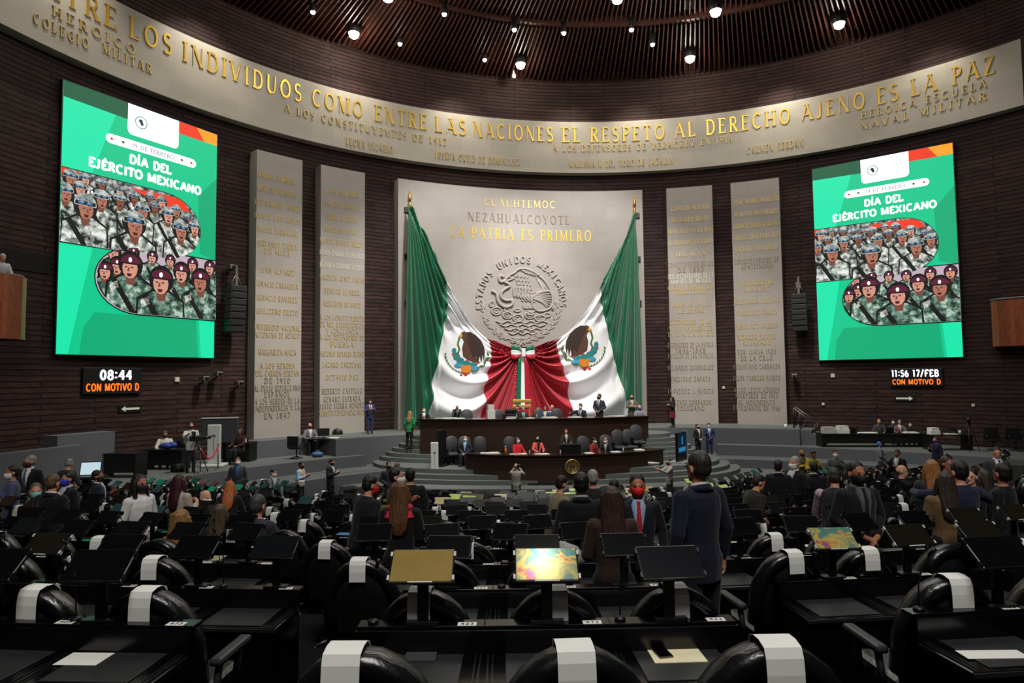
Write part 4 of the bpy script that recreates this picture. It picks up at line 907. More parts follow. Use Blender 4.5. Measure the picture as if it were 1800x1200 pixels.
# seal on the lower desk
t = dep(1006, 820, 1); q = min(LP_, key=lambda p: abs(p[0]/p[1]*1150+900-1006)); sp = dep(1006, 820, q[1]-.03)
seal = MB(); M = Matrix.Rotation(math.atan2(LC[1]-q[1], LC[0]-q[0])-PI/2, 4, 'Z'); L0_ = Vector((sp.x-ld.location.x, sp.y-ld.location.y, sp.z-ld.location.z))
rg = [[L0_+M @ Vector((r*math.cos(2*PI*k/24), y, r*math.sin(2*PI*k/24))) for k in range(24)] for r, y in ((.30, .04), (.30, -.03), (.25, -.035), (.25, -.01), (.02, -.01))]
seal.loft(rg); so = fixn(seal.build('gold_seal', mat('seal_gold', (176, 152, 92), .35, .7), ld))
sb = MB()
for i in range(20):
    a = 2*PI*i/20; sb.tube([L0_+M @ Vector((.195*math.cos(a), -.02, .195*math.sin(a))), L0_+M @ Vector((.225*math.cos(a+.1), -.02, .225*math.sin(a+.1)))], .014, 5)
for pts in (((-.06, .1), (0, .12), (.07, .06), (.09, -.05), (.03, -.08)), ((-.1, .08), (-.05, .03), (-.08, -.03), (-.02, -.06)), ((-.12, -.1), (0, -.13), (.12, -.1)), ((-.03, .08), (.0, .0), (.06, -.03))):
    sb.tube([L0_+M @ Vector((x, -.02, z)) for x, z in pts], .016, 5)
sb.build('seal_relief', mat('seal_dark', (92, 76, 44), .4, .6), so)
# lectern on the lower desk
q = min(LP_, key=lambda p: abs(p[0]/p[1]*1150+900-1002)); lp = dep(1002, 797, q[1]+.3)
o = thing('lectern', 'black speaker lectern standing on the lower desk in front of the auburn-haired woman', 'lectern', (lp.x, lp.y, ZL), math.atan2(LC[1]-q[1], LC[0]-q[0])-PI/2)
b = MB(); b.rbox(-.42, .42, -.12, .3, 0, .36, .02); b.build('body', mat('lectern_black', (14, 12, 12), .4), o)
b = MB(); b.rbox(-.44, .44, -.14, .36, .36, .4, .01); b.build('reading_top', mat('lectern_black', (14, 12, 12)), o)
for x in (-.2, .2):
    b = MB(); b.tube([(x, -.02, .4), (x, -.04, .52), (x*.6, .08, .62)], .012, 6); b.build('microphone', M_DARKM, o)
# padded chairs of the presidium
M_PAD = noisy(mat('charcoal_leather', (62, 63, 66), .5), 30, .1); M_CH = mat('chair_black', (20, 20, 21), .4)
def pad_chair():
    o = thing('padded_chair', 'x', 'chair')
    b = MB()
    pts = [(-.27, .48), (-.28, .95)]+[(.28*math.cos(math.radians(a)), .98+.24*math.sin(math.radians(a))) for a in range(180, -1, -20)]+[(.28, .95), (.27, .48)]
    b.loft([[(x*s, y+(z-.48)*.12, z if s == 1 else .75+(z-.75)*.94) for x, z in pts] for s, y in ((.94, .2), (1, .22), (1, .28), (.94, .3))]); fixn(b.build('backrest', M_PAD, o))
    b = MB(); b.rbox(-.28, .28, -.28, .24, .4, .52, .05); b.build('seat', M_PAD, o)
    for q in (-1, 1):
        b = MB(); b.rbox(q*.31-.035, q*.31+.035, -.22, .18, .64, .69, .02); b.box(q*.31-.02, q*.31+.02, -.12, -.06, .42, .65); b.box(q*.31-.02, q*.31+.02, .08, .14, .42, .65); b.build('armrest', M_CH, o)
    b = MB(); b.tube([(0, 0, .08), (0, 0, .41)], .04); 
    for k in range(5): a = 2*PI*k/5+.3; b.tube([(0, 0, .1), (.26*math.cos(a), .26*math.sin(a), .05)], .025, 6); b.ball((.26*math.cos(a), .26*math.sin(a), .035), .035)
    b.build('swivel_base', M_CH, o); return o
PC = pad_chair(); _pcn = [0]
def put_pad(px, pytop, d, rz, label, group='padded presidium chairs'):
    p = dep(px, pytop, d); z = floor_at(p.x, p.y)
    o = PC if _pcn[0] == 0 else clone(PC); _pcn[0] += 1
    o.location = (p.x, p.y, z); o.rotation_euler = (0, 0, rz); o['label'] = label; o['group'] = group; return o
AXR = -AX                                   # facing from the flags to the hall, local -y
for px, py, d, rz, l in ((783, 768, 28.9, AXR+.5, 'charcoal padded chair at the far left of the lower desk'), (797, 767, 28.8, AXR+.2, 'charcoal padded chair second from the left behind the lower desk'), (819, 768, 28.7, AXR+.1, 'charcoal padded chair under the seated man in blue shirt'),
                         (845, 767, 28.5, AXR, 'charcoal padded chair right of the seated man in blue shirt'), (898, 772, 28.2, AXR, 'charcoal padded chair behind the woman in red jacket'), (1028, 769, 28.1, AXR, 'grey padded chair right of the lectern'),
                         (1068, 764, 28.6, AXR, 'padded chair behind the grey-haired man leaning left'), (1089, 761, 29, AXR, 'empty padded chair, first of three at the right of the lower desk'), (1108, 760, 29.2, AXR, 'empty padded chair, second of three at the right of the lower desk'), (1122, 759, 29.4, AXR, 'empty padded chair, third of three at the right of the lower desk')):
    put_pad(px, py, d, rz, l)
for px, d, l in ((822, 30.9, 'low square-backed chair beside the man leaning over the upper desk'), (877, 30.4, 'padded chair behind the upper desk left of the centre'), (950, 30.5, 'padded chair right of the centre of the upper desk'), (982, 30.6, 'padded chair behind the upper desk beside the man in light blue shirt')):
    put_pad(px, 720, d, AXR, l, 'padded chairs behind the upper desk')
# things on the desks
def sheet_stack(x, y, z, label, w_=.3, l=.42, h=.03, rz=0, m=None, name='paper_stack'):
    o = thing(name, label, 'papers', (x, y, z), rz, 'papers on desks'); b = MB(); b.box(-l/2, l/2, -w_/2, w_/2, 0, h*.6); b.box(-l/2+.02, l/2-.05, -w_/2+.02, w_/2-.01, h*.6, h, 0, Matrix.Rotation(.12, 4, 'Z')); b.build('sheets', m or M_PAPER, o); return o
def on_desk(P, c, px, d, z):
    q = min(P, key=lambda p: abs(p[0]/p[1]*1150+900-px)); v = Vector((c[0]-q[0], c[1]-q[1])).normalized(); return (q[0]+v.x*d, q[1]+v.y*d, z)
for px, w_, h, l in ((850, .8, .05, 'pile of white papers at the left of the lower desk'), (905, .7, .03, 'papers before the woman in red jacket'), (955, .6, .03, 'papers before the woman in coral jacket'), (1032, .35, .03, 'papers right of the lectern'), (1083, .4, .03, 'papers near the grey-haired man on the lower desk'), (1130, .4, .05, 'papers at the right end of the lower desk')):
    sheet_stack(*on_desk(LP_, LC, px, .3, ZL), l, .3, w_, h, AXR)
for px, w_, h, l in ((775, 1.0, .03, 'flat papers near the left end of the upper desk'), (800, .5, .03, 'papers under the man leaning over the upper desk'), (862, .35, .62, 'tall white box of papers on the upper desk'), (900, .5, .05, 'papers left of the presiding man'), (925, .4, .03, 'papers before the presiding man'), (962, .7, .05, 'papers before the man in blue suit'), (1012, .6, .04, 'papers before the masked man at right of the upper desk'), (1088, .8, .03, 'flat papers near the right end of the upper desk')):
    sheet_stack(*on_desk(UP, UC, px, .4, ZU), l, .32, w_, h, AXR)
def bottle(x, y, z, label, s=1, m=None, grp=None, cat='bottle', name='water_bottle'):
    o = thing(name, label, cat, (x, y, z), 0, grp); b = MB(); b.lathe([(.005, 0), (.034*s, .002), (.034*s, .12*s), (.03*s, .15*s), (.013*s, .18*s), (.013*s, .2*s)], seg=12); fixn(b.build('body', m or mat('clear_plastic', (190, 196, 198), .15, spec=.8), o))
    b = MB(); b.lathe([(.005, .2*s), (.016*s, .2*s), (.016*s, .225*s), (.005, .226*s)], seg=10); fixn(b.build('cap', mat('white_cap', (220, 222, 224), .4), o)); return o
x, y, z = on_desk(LP_, LC, 885, .15, ZL); bottle(x, y, z, 'orange bottle at the left of the lower desk', 1.5, mat('orange_plastic', (214, 112, 40), .4))
for px, l in ((924, 'small clear bottle left of the woman in coral jacket'), (982, 'small clear bottle left of the lectern'), (1097, 'thin clear bottle at the right of the lower desk')): x, y, z = on_desk(LP_, LC, px, .12, ZL); bottle(x, y, z, l, .9, None, 'bottles on the lower desk')
for px, l in ((908, 'small pale bottle at centre left of the upper desk'), (944, 'small pale bottle at the centre of the upper desk'), (1052, 'clear bottle in front of the standing man on the upper desk')): x, y, z = on_desk(UP, UC, px, .14, ZU); bottle(x, y, z, l, .9, None, 'bottles on the upper desk')
x, y, z = on_desk(UP, UC, 893, .5, ZU)
o = thing('document_printer', 'black machine on the upper desk left of the presiding man', 'printer', (x, y, z), AXR); b = MB(); b.rbox(-.35, .35, -.2, .2, 0, .22, .03); b.rbox(-.25, .25, -.15, .2, .22, .42, .05); b.build('case', M_DARKM, o); b = MB(); b.box(-.22, .22, -.22, -.2, .06, .1); b.build('tray', M_PAPER2, o)
# ceremonial chair with gilt rails behind the centre
p = dep(919, 702, 31.6); z = floor_at(p.x, p.y)
o = thing('ceremonial_chair', 'tall ceremonial chair with gilt rails behind the centre of the upper desk', 'chair', (p.x, p.y, z), AXR); h = p.z-z
GI = mat('gilt_wood', (196, 154, 78), .4, .4)
b = MB(); b.box(-.4, -.34, .2, .28, 0, h); b.box(.34, .4, .2, .28, 0, h); b.build('post', GI, o)
for zz in (h-.16, h-.42): b = MB(); b.rbox(-.46, .46, .18, .3, zz, zz+.16, .03); b.build('back_rail', GI, o)
b = MB(); b.rbox(-.36, .36, .21, .26, .5, h-.42, .02); b.build('back_panel', M_FR, o)
b = MB(); b.rbox(-.38, .38, -.3, .28, .38, .5, .03); b.build('seat', M_FR, o)
for q in (-1, 1): b = MB(); b.box(q*.34-.03, q*.34+.03, -.28, -.22, 0, .4); b.build('leg', GI, o)
# ================================================================ deputies' seats
M_LEATH = mat('black_leather', (13, 13, 15), .28, spec=.6); M_FAB = noisy(mat('black_fabric', (9, 9, 10), .85, spec=.2), 80, .2)
_bn = nd(M_LEATH, 'ShaderNodeTexNoise'); _bn.inputs['Scale'].default_value = 14; _bb = nd(M_LEATH, 'ShaderNodeBump'); _bb.inputs['Strength'].default_value = .35; _bb.inputs['Distance'].default_value = .01
_nt = M_LEATH.node_tree; _nt.links.new(_bn.outputs['Fac'], _bb.inputs['Height']); _nt.links.new(_bb.outputs[0], _nt.nodes['Principled BSDF'].inputs['Normal'])
M_LAC = mat('black_lacquer', (6, 6, 7), .2, spec=.5); M_PADG = noisy(mat('blotter_grey', (33, 35, 36), .5), 20, .1); M_CHR = mat('edge_metal', (70, 70, 70), .3, .8)
M_RES = mat('armrest_grey', (40, 41, 44), .45)
def arch(w_, zb, zt, n=14):
    r = w_*1.0; h = min(.34, zt-zb-.1)
    return [(-w_, zb)]+[(w_*math.cos(math.radians(a)), zt-h+h*math.sin(math.radians(a))) for a in [180-180*i/n for i in range(n+1)]]+[(w_, zb)]
def lean(z): return (1.12-z)*.16
def chair_parts(far):
    out = []
    def rim(b, mi):
        P = arch(.25, .56, 1.075); prev = None; rings = []
        n = len(P)
        for i, (x, z) in enumerate(P):
            a, c = P[max(i-1, 0)], P[min(i+1, n-1)]; tx, tz = c[0]-a[0], c[1]-a[1]; l = math.hypot(tx, tz); nx, nz = tz/l*-1, tx/l
            if nx*x+nz*(z-.8) < 0: nx, nz = -nx, -nz
            k = 1+.05*math.sin(i*2.4); y0 = lean(z)
            sec = [(.048*k, -.045), (.052*k, .03), (.036, .085), (-.03, .09), (-.045, .0), (-.02, -.052), (.02, -.058)]
            rings.append([(x+nx*o_, y0+y_, z+nz*o_) for o_, y_ in sec])
        b.loft(rings, mi)
    def back(b, mi):
        P = arch(.235, .5, 1.06); fr = []
        for s, y in ((1, .07), (1, -.02), (.8, -.045), (.4, -.06)): fr.append([(x*s, y+lean(z), .8+(z-.8)*s) for x, z in P])
        b.loft(fr, mi)
    def seat(b, mi): b.rbox(-.27, .27, .12, .64, .36, .5, .05, mi)
    def base(b, mi):
        b.tube([(0, .36, .06), (0, .36, .37)], .035, 8, mi)
        for k in range(5): a = 2*PI*k/5+.3; b.tube([(0, .36, .09), (.28*math.cos(a), .36+.28*math.sin(a), .05)], .022, 5, mi); b.ball((.28*math.cos(a), .36+.28*math.sin(a), .03), .03, mi, None, 6, 4)
    def arm(b, q, mi):
        b.rbox(q*.32-.04, q*.32+.04, .16, .55, .64, .69, .02, mi); b.tube([(q*.3, .2, .43), (q*.32, .22, .65)], .025, 6, mi); b.tube([(q*.3, .45, .43), (q*.32, .45, .65)], .025, 6, mi)
    if far:
        o = MB(); back(o, 0); rim(o, 1); seat(o, 0); base(o, 1); arm(o, -1, 1); arm(o, 1, 1); return fixn(o.build('deputy_chair', [M_FAB, M_LEATH]))
    o = thing('deputy_chair', 'x', 'chair')
    for nm, f, m in (('backrest', back, M_FAB), ('backrest_rim', rim, M_LEATH), ('seat', seat, M_LEATH), ('swivel_base', base, M_CHR)):
        b = MB(); f(b, 0); fixn(b.build(nm, m, o))
    for q in (-1, 1): b = MB(); arm(b, q, 0); fixn(b.build('armrest', M_RES, o))
    return o
UW = .345                                   # half width of a desk unit
def desk_parts(far, tagtxt=None):
    def body(b, mi):
        b.box(-UW, UW, .93, .97, .02, .5, mi); b.box(-UW, UW, 1.30, 1.34, 0, .7, mi); b.box(-UW, -UW+.03, .95, 1.3, 0, .54, mi); b.box(UW-.03, UW, .95, 1.3, 0, .54, mi)
    def top(b, mi): b.rbox(-UW, UW, .93, 1.34, .545, .575, .008, mi)
    def blot(b, mi): b.rbox(-.225, .225, .965, 1.31, .575, .582, .003, mi)
    def ledge(b, mi): b.rbox(-UW, UW, 1.325, 1.43, .69, .715, .006, mi); b.box(-UW, UW, 1.325, 1.345, .575, .69, mi)
    def strip(b, mi):
        b.box(-UW, UW, .922, .932, .55, .572, mi)
        for q in (-1, 1): b.box(q*(UW-.03)-.004, q*(UW-.03)+.004, .94, 1.32, .575, .58, mi); b.box(q*(UW-.055)-.003, q*(UW-.055)+.003, .94, 1.32, .575, .579, mi)
    if far:
        b = MB(); body(b, 0); top(b, 0); ledge(b, 0); blot(b, 1); return fixn(b.build('deputy_desk', [M_LAC, M_PADG]))
    o = thing('deputy_desk', 'x', 'desk')
    for nm, f, m in (('cabinet', body, M_LAC), ('desktop', top, M_LAC), ('raised_ledge', ledge, M_LAC)):
        b = MB(); f(b, 0); q = fixn(b.build(nm, m, o))
        if nm == 'desktop':
            b = MB(); blot(b, 0); fixn(b.build('blotter', M_PADG, q)); b = MB(); strip(b, 0); b.build('metal_strips', M_CHR, q)
        if nm == 'raised_ledge':
            b = MB(); b.box(.19, .29, 1.327, 1.375, .7155, .7185, 0); t = b.build('number_tag', M_PAPER, q)
            b = MB(); text_mesh(b, tagtxt or '423', .205, .07, .028, lambda x, y, d: (x, 1.337+y, .7185+d), .001, serif=False, bold=.16); fixn(b.build('number', M_DARKM, t))
    return o
SCR = {}
def scr_mat(kind):  # reflections in the glass are painted in as emission tints
    if kind in SCR: return SCR[kind]
    if kind in ('dark', 'olive', 'slate', 'violet'):
        c = {'dark': (4, 4, 5), 'olive': (16, 15, 9), 'slate': (9, 12, 13), 'violet': (8, 7, 12)}[kind]; m = mat('screen_glass_'+kind, (4, 4, 5), .2, spec=.3, emit=c, es=1)
    elif kind == 'iris':  # rainbow reflection painted into base colour and a faint glow
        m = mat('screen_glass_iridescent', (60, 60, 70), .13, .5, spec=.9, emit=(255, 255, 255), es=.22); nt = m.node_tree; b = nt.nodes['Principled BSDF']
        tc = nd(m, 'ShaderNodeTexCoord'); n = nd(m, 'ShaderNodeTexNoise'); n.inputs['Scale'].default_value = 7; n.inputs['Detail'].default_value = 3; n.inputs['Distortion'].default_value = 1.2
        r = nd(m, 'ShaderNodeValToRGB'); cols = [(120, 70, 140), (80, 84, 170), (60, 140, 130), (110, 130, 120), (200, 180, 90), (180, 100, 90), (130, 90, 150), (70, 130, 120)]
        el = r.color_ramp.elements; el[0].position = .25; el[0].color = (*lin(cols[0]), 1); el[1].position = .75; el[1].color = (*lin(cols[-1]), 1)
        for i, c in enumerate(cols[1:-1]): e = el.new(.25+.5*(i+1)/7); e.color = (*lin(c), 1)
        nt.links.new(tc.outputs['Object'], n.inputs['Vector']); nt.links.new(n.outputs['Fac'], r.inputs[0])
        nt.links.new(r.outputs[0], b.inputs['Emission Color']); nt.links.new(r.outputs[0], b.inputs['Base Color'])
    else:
        c = {'gold': (120, 98, 46), 'ochre': (70, 64, 30), 'amber': (214, 176, 92), 'lime': (150, 168, 90), 'green': (12, 88, 66), 'teal': (22, 44, 45), 'blue': (60, 120, 150), 'pale': (150, 132, 90)}[kind]  # emission colours imitating what the switched-off glass reflects
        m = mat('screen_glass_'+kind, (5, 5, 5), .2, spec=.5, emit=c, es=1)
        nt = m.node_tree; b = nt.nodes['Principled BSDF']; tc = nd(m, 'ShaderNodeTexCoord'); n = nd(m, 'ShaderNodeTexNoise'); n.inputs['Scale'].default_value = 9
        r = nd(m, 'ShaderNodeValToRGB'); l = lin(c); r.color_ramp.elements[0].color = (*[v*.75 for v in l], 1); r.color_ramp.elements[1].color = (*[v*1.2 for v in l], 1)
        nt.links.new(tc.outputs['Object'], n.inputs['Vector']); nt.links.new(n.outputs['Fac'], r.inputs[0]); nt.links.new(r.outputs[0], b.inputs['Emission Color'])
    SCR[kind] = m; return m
M_BEZ = mat('bezel_black', (14, 14, 15), .35); M_CLIP = mat('clip_white', (200, 200, 200), .35)
MT_TILT = Matrix.Translation((0, .0, .31)) @ Matrix.Rotation(math.radians(-50), 4, 'X')
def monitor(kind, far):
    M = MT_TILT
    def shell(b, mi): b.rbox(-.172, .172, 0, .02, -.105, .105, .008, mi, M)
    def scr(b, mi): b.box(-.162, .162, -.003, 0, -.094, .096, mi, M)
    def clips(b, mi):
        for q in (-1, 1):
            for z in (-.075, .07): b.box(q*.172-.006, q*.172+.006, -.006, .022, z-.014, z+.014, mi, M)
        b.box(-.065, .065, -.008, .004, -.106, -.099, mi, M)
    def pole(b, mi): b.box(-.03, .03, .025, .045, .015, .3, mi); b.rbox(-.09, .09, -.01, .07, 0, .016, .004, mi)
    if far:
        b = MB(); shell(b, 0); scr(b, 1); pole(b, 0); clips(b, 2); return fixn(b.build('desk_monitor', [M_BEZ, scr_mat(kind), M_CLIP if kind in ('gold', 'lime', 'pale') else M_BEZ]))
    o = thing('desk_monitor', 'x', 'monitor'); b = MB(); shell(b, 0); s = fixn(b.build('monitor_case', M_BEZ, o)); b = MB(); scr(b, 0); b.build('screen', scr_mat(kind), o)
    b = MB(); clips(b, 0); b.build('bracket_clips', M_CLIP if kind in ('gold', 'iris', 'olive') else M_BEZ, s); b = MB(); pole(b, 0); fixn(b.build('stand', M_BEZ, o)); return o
def card():
    b = MB(); w_ = .062
    prof = [(-.115+.04, .985), (-.098+.04, 1.04), (-.088+.03, 1.10), (-.06, 1.125), (-.01, 1.136), (.05, 1.132), (.09, 1.118), (.105, 1.09)]
    prof = [(-.062+lean(.98)-.028, .975), (-.062+lean(1.05)-.016, 1.05), (-.06, 1.10), (-.045, 1.131), (0, 1.141), (.05, 1.138), (.085, 1.125), (.1, 1.09)]
    b.loft([[(-w_, y, z) for y, z in prof]+[(-w_, y+.002, z-.002) for y, z in reversed(prof)], [(w_, y, z) for y, z in prof]+[(w_, y+.002, z-.002) for y, z in reversed(prof)]])
    for i in range(len(b.smooth)): b.smooth[i] = False
    return fixn(b.build('seat_card', M_CARD))
M_CARD = mat('card_paper', (222, 223, 220), .75)
def mic():
    b = MB(); b.lathe([(.005, 0), (.03, .0), (.03, .012), (.008, .02), (.005, .021)], seg=10); b.tube([(0, 0, .01), (0, -.005, .15), (.0, -.03, .25), (0, -.07, .32)], .0045, 6); b.tube([(0, -.065, .312), (0, -.1, .355)], .011, 8)
    return b.build('gooseneck_microphone', M_DARKM)
PROTO = {}
USED = set()
def proto(key, make, label, cat, group):
    """first use hands out the template itself, later uses copy it"""
    if key not in PROTO: PROTO[key] = make(); o = PROTO[key]
    else: o = clone(PROTO[key])
    tag(o, label, cat, group); return o
XL = {1: -1, 2: -1, 3: -2, 4: -3, 5: -5, 6: -6, 7: -6, 8: -7, 9: -7, 10: -8, 11: -8, 12: -9, 13: -9, 14: -9}
XR = {1: 1, 2: 1, 3: 1, 4: 2, 5: 2, 6: 3, 7: 4, 8: 4, 9: 5, 10: 5, 11: 6, 12: 6, 13: 7, 14: 7}
def _keep(k, x0):                           # arc length of the seat that keeps the bearing x0 / row depth
    s_ = x0
    for _ in range(12):
        x, y, f = on_row(k, s_); s_ += (x0/row_d(k)-x/y)*y
    return s_
def lleft(k): return _keep(k, {1: -2.1, 2: -2.03, 3: -2.75}.get(k, .19+.7*XL[k]-1.6+(.25 if k > 4 else 0)))
def rright(k): return _keep(k, {1: 2.49, 2: 2.4}.get(k, 2.13+.42*(k-3)))
SEATS = []
for k in range(1, NROW+1):
    d = row_d(k)
    blocks = [('left', [lleft(k)-.66*i for i in range(0, 30)]), ('centre', [.19+.7*c+(0 if k < 4 else .26*math.sin(k*2.3)) for c in range(XL[k], XR[k]+1)]), ('right', [rright(k)+.67*i for i in range(0, 30)])]
    for bn, xs in blocks:
        n = 0
        for s_ in sorted(xs):
            x, y, f = on_row(k, s_)
            if abs(x) > .80*y+1.1: continue
            x2, y2, _ = on_row(k, s_, 1.45)
            if math.hypot(x2-HC[0], y2-HC[1]) > 16.3 and y2 > 9: continue
            if abs(f) > .95 or (abs((x2-2)/13)**2.5+abs((y2-31)/6.6)**2.5) < 1: continue
            if any(q[0] == k and math.hypot(q[3]-x, q[4]-y) < .62 for q in SEATS): continue
            n += 1; SEATS.append((k, bn, n, x, y, f, row_floor(k)))
# people standing in or beside the rows take the place of a chair: (row depth, x) filled in by the people list
def card_here(k, bn, n, x):
    if k == 1: return True
    if k == 2: return bn != 'left' or n >= 1
    return random.random() < (.75 if k < 7 else .9)
def scr_kind(k, bn, n, x, d):
    px = 900+x/(d+1.35)*1150
    r = random.random()
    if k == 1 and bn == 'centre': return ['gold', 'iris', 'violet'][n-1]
    if k == 1 and bn == 'right' and n == 1: return 'dark'
    if k == 2 and bn == 'right': return 'iris' if n == 1 else 'olive'
    if k == 1: return 'slate' if r < .5 else 'dark'
    if 640 < px < 1300 and k >= 4: return random.choice(['ochre', 'dark', 'dark', 'olive', 'dark', 'dark', 'slate'] if k < 9 else ['lime', 'ochre', 'dark', 'olive', 'pale', 'dark', 'dark', 'slate', 'dark', 'dark', 'dark', 'dark', 'violet', 'dark', 'dark'])
    if px < 560 and k >= 9: return random.choice(['dark', 'dark', 'dark', 'dark', 'green', 'dark', 'slate'])
    if px < 560 and k >= 5: return random.choice(['teal', 'dark', 'dark', 'dark', 'dark'])
    return random.choice(['dark', 'dark', 'dark', 'dark', 'dark', 'dark', 'dark', 'olive', 'slate'])
def seat_phrase(k, bn, n): return '%s block, %s row from the front of the picture, %s from its left' % (bn, ORD[k], ORD[n])
def fill_seats(taken):
    for k, bn, n, x, y, f, z in SEATS:
        far = k >= 6; ph = '%s block, %s row back, %s from its left' % (bn, ORD[k], ORD[n]); g = 'in the rows of deputies'
        cs, sn = math.cos(f), math.sin(f)
        def loc(lx, ly, lz=0): return (x+lx*cs-ly*sn, y+lx*sn+ly*cs, z+lz)
        bx, by, _ = loc(0, .32)
        blocked = any(math.hypot(bx-tx, by-ty) < .5 for tx, ty, sit in taken if not sit)
        if not (bn != 'centre' and k == 1) and not blocked:
            ja = f+random.uniform(-.06, .06)
            o = proto('chair%d' % far, lambda: chair_parts(far), 'black arched leather chair, '+ph, 'chair', 'black arched chairs '+g)
            jx = random.uniform(-.03, .03); o.location = loc(jx, 0); o.rotation_euler = (0, 0, ja)
            if card_here(k, bn, n, x):
                o = proto('card', card, 'white paper card over chair top, '+ph, 'paper card', 'white paper cards over the chairs')
                dx = -.04 if k == 1 and n == 1 else random.uniform(-.02, .02)
                c2, s2 = math.cos(ja), math.sin(ja); l = loc(jx, 0, .002); o.location = (l[0]+dx*c2, l[1]+dx*s2, l[2]); o.rotation_euler = (0, 0, ja)
        o = proto('desk%d%s' % (far, '' if k > 1 else str(n % 2)), lambda: desk_parts(far, '423' if n % 2 else '473'), 'black desk unit with raised ledge, '+ph, 'desk', 'black desk units '+g)
        o.location = (x, y, z); o.rotation_euler = (0, 0, f)
        mx, my, _ = loc(0, 1.2)
        if any(math.hypot(mx-tx, my-ty) < .25 for tx, ty, sit in taken): continue
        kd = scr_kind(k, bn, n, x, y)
        word = {'dark': 'dark', 'olive': 'olive dark', 'slate': 'slate dark', 'violet': 'violet dark', 'iris': 'iridescent', 'gold': 'gold reflecting', 'ochre': 'ochre', 'lime': 'lime reflecting', 'green': 'green reflecting', 'teal': 'dim teal', 'pale': 'pale reflecting', 'amber': 'amber reflecting', 'blue': 'blue reflecting'}[kd]
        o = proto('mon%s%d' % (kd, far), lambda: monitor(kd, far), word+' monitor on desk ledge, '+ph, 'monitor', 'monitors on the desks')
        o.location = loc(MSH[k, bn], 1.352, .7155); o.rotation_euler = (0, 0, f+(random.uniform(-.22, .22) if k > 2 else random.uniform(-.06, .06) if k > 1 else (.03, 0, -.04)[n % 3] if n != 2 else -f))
        if (k <= 4 and (k+n) % 2 == 0) or (k > 4 and (n+k) % 3 == 0):
            o = proto('mic', mic, 'thin black gooseneck microphone, '+ph, 'microphone', 'gooseneck microphones')
            o.location = loc(-.27 if MSH[k, bn] > -.1 else .27, 1.385, .7155); o.rotation_euler = (0, 0, f+random.uniform(-.5, .5))
def mon_shift():                            # monitors stand off the desk's middle so the seats beyond stay in sight
    out = {}
    for k in range(1, NROW+1):
        for bn in ('left', 'centre', 'right'):
            me = [q for q in SEATS if q[0] == k and q[1] == bn]; nx = [900+q[3]/q[4]*1150 for q in SEATS if q[0] == k+1]
            if not me or not nx or (bn == 'centre' and k < 3): out[k, bn] = 0; continue
            best = (-1, 0)
            for i in range(-10, 11):
                dl = i*.021; tot = 0
                for q in me:
                    c_, s_ = math.cos(q[5]), math.sin(q[5]); X, Y = q[3]+dl*c_-1.35*s_, q[4]+dl*s_+1.35*c_
                    tot += min(min(abs(900+X/Y*1150-n_) for n_ in nx)/(1150/Y*.33), 1)
                if tot > best[0]+1e-6: best = (tot, dl)
            out[k, bn] = best[1]
    return out
MSH = mon_shift()
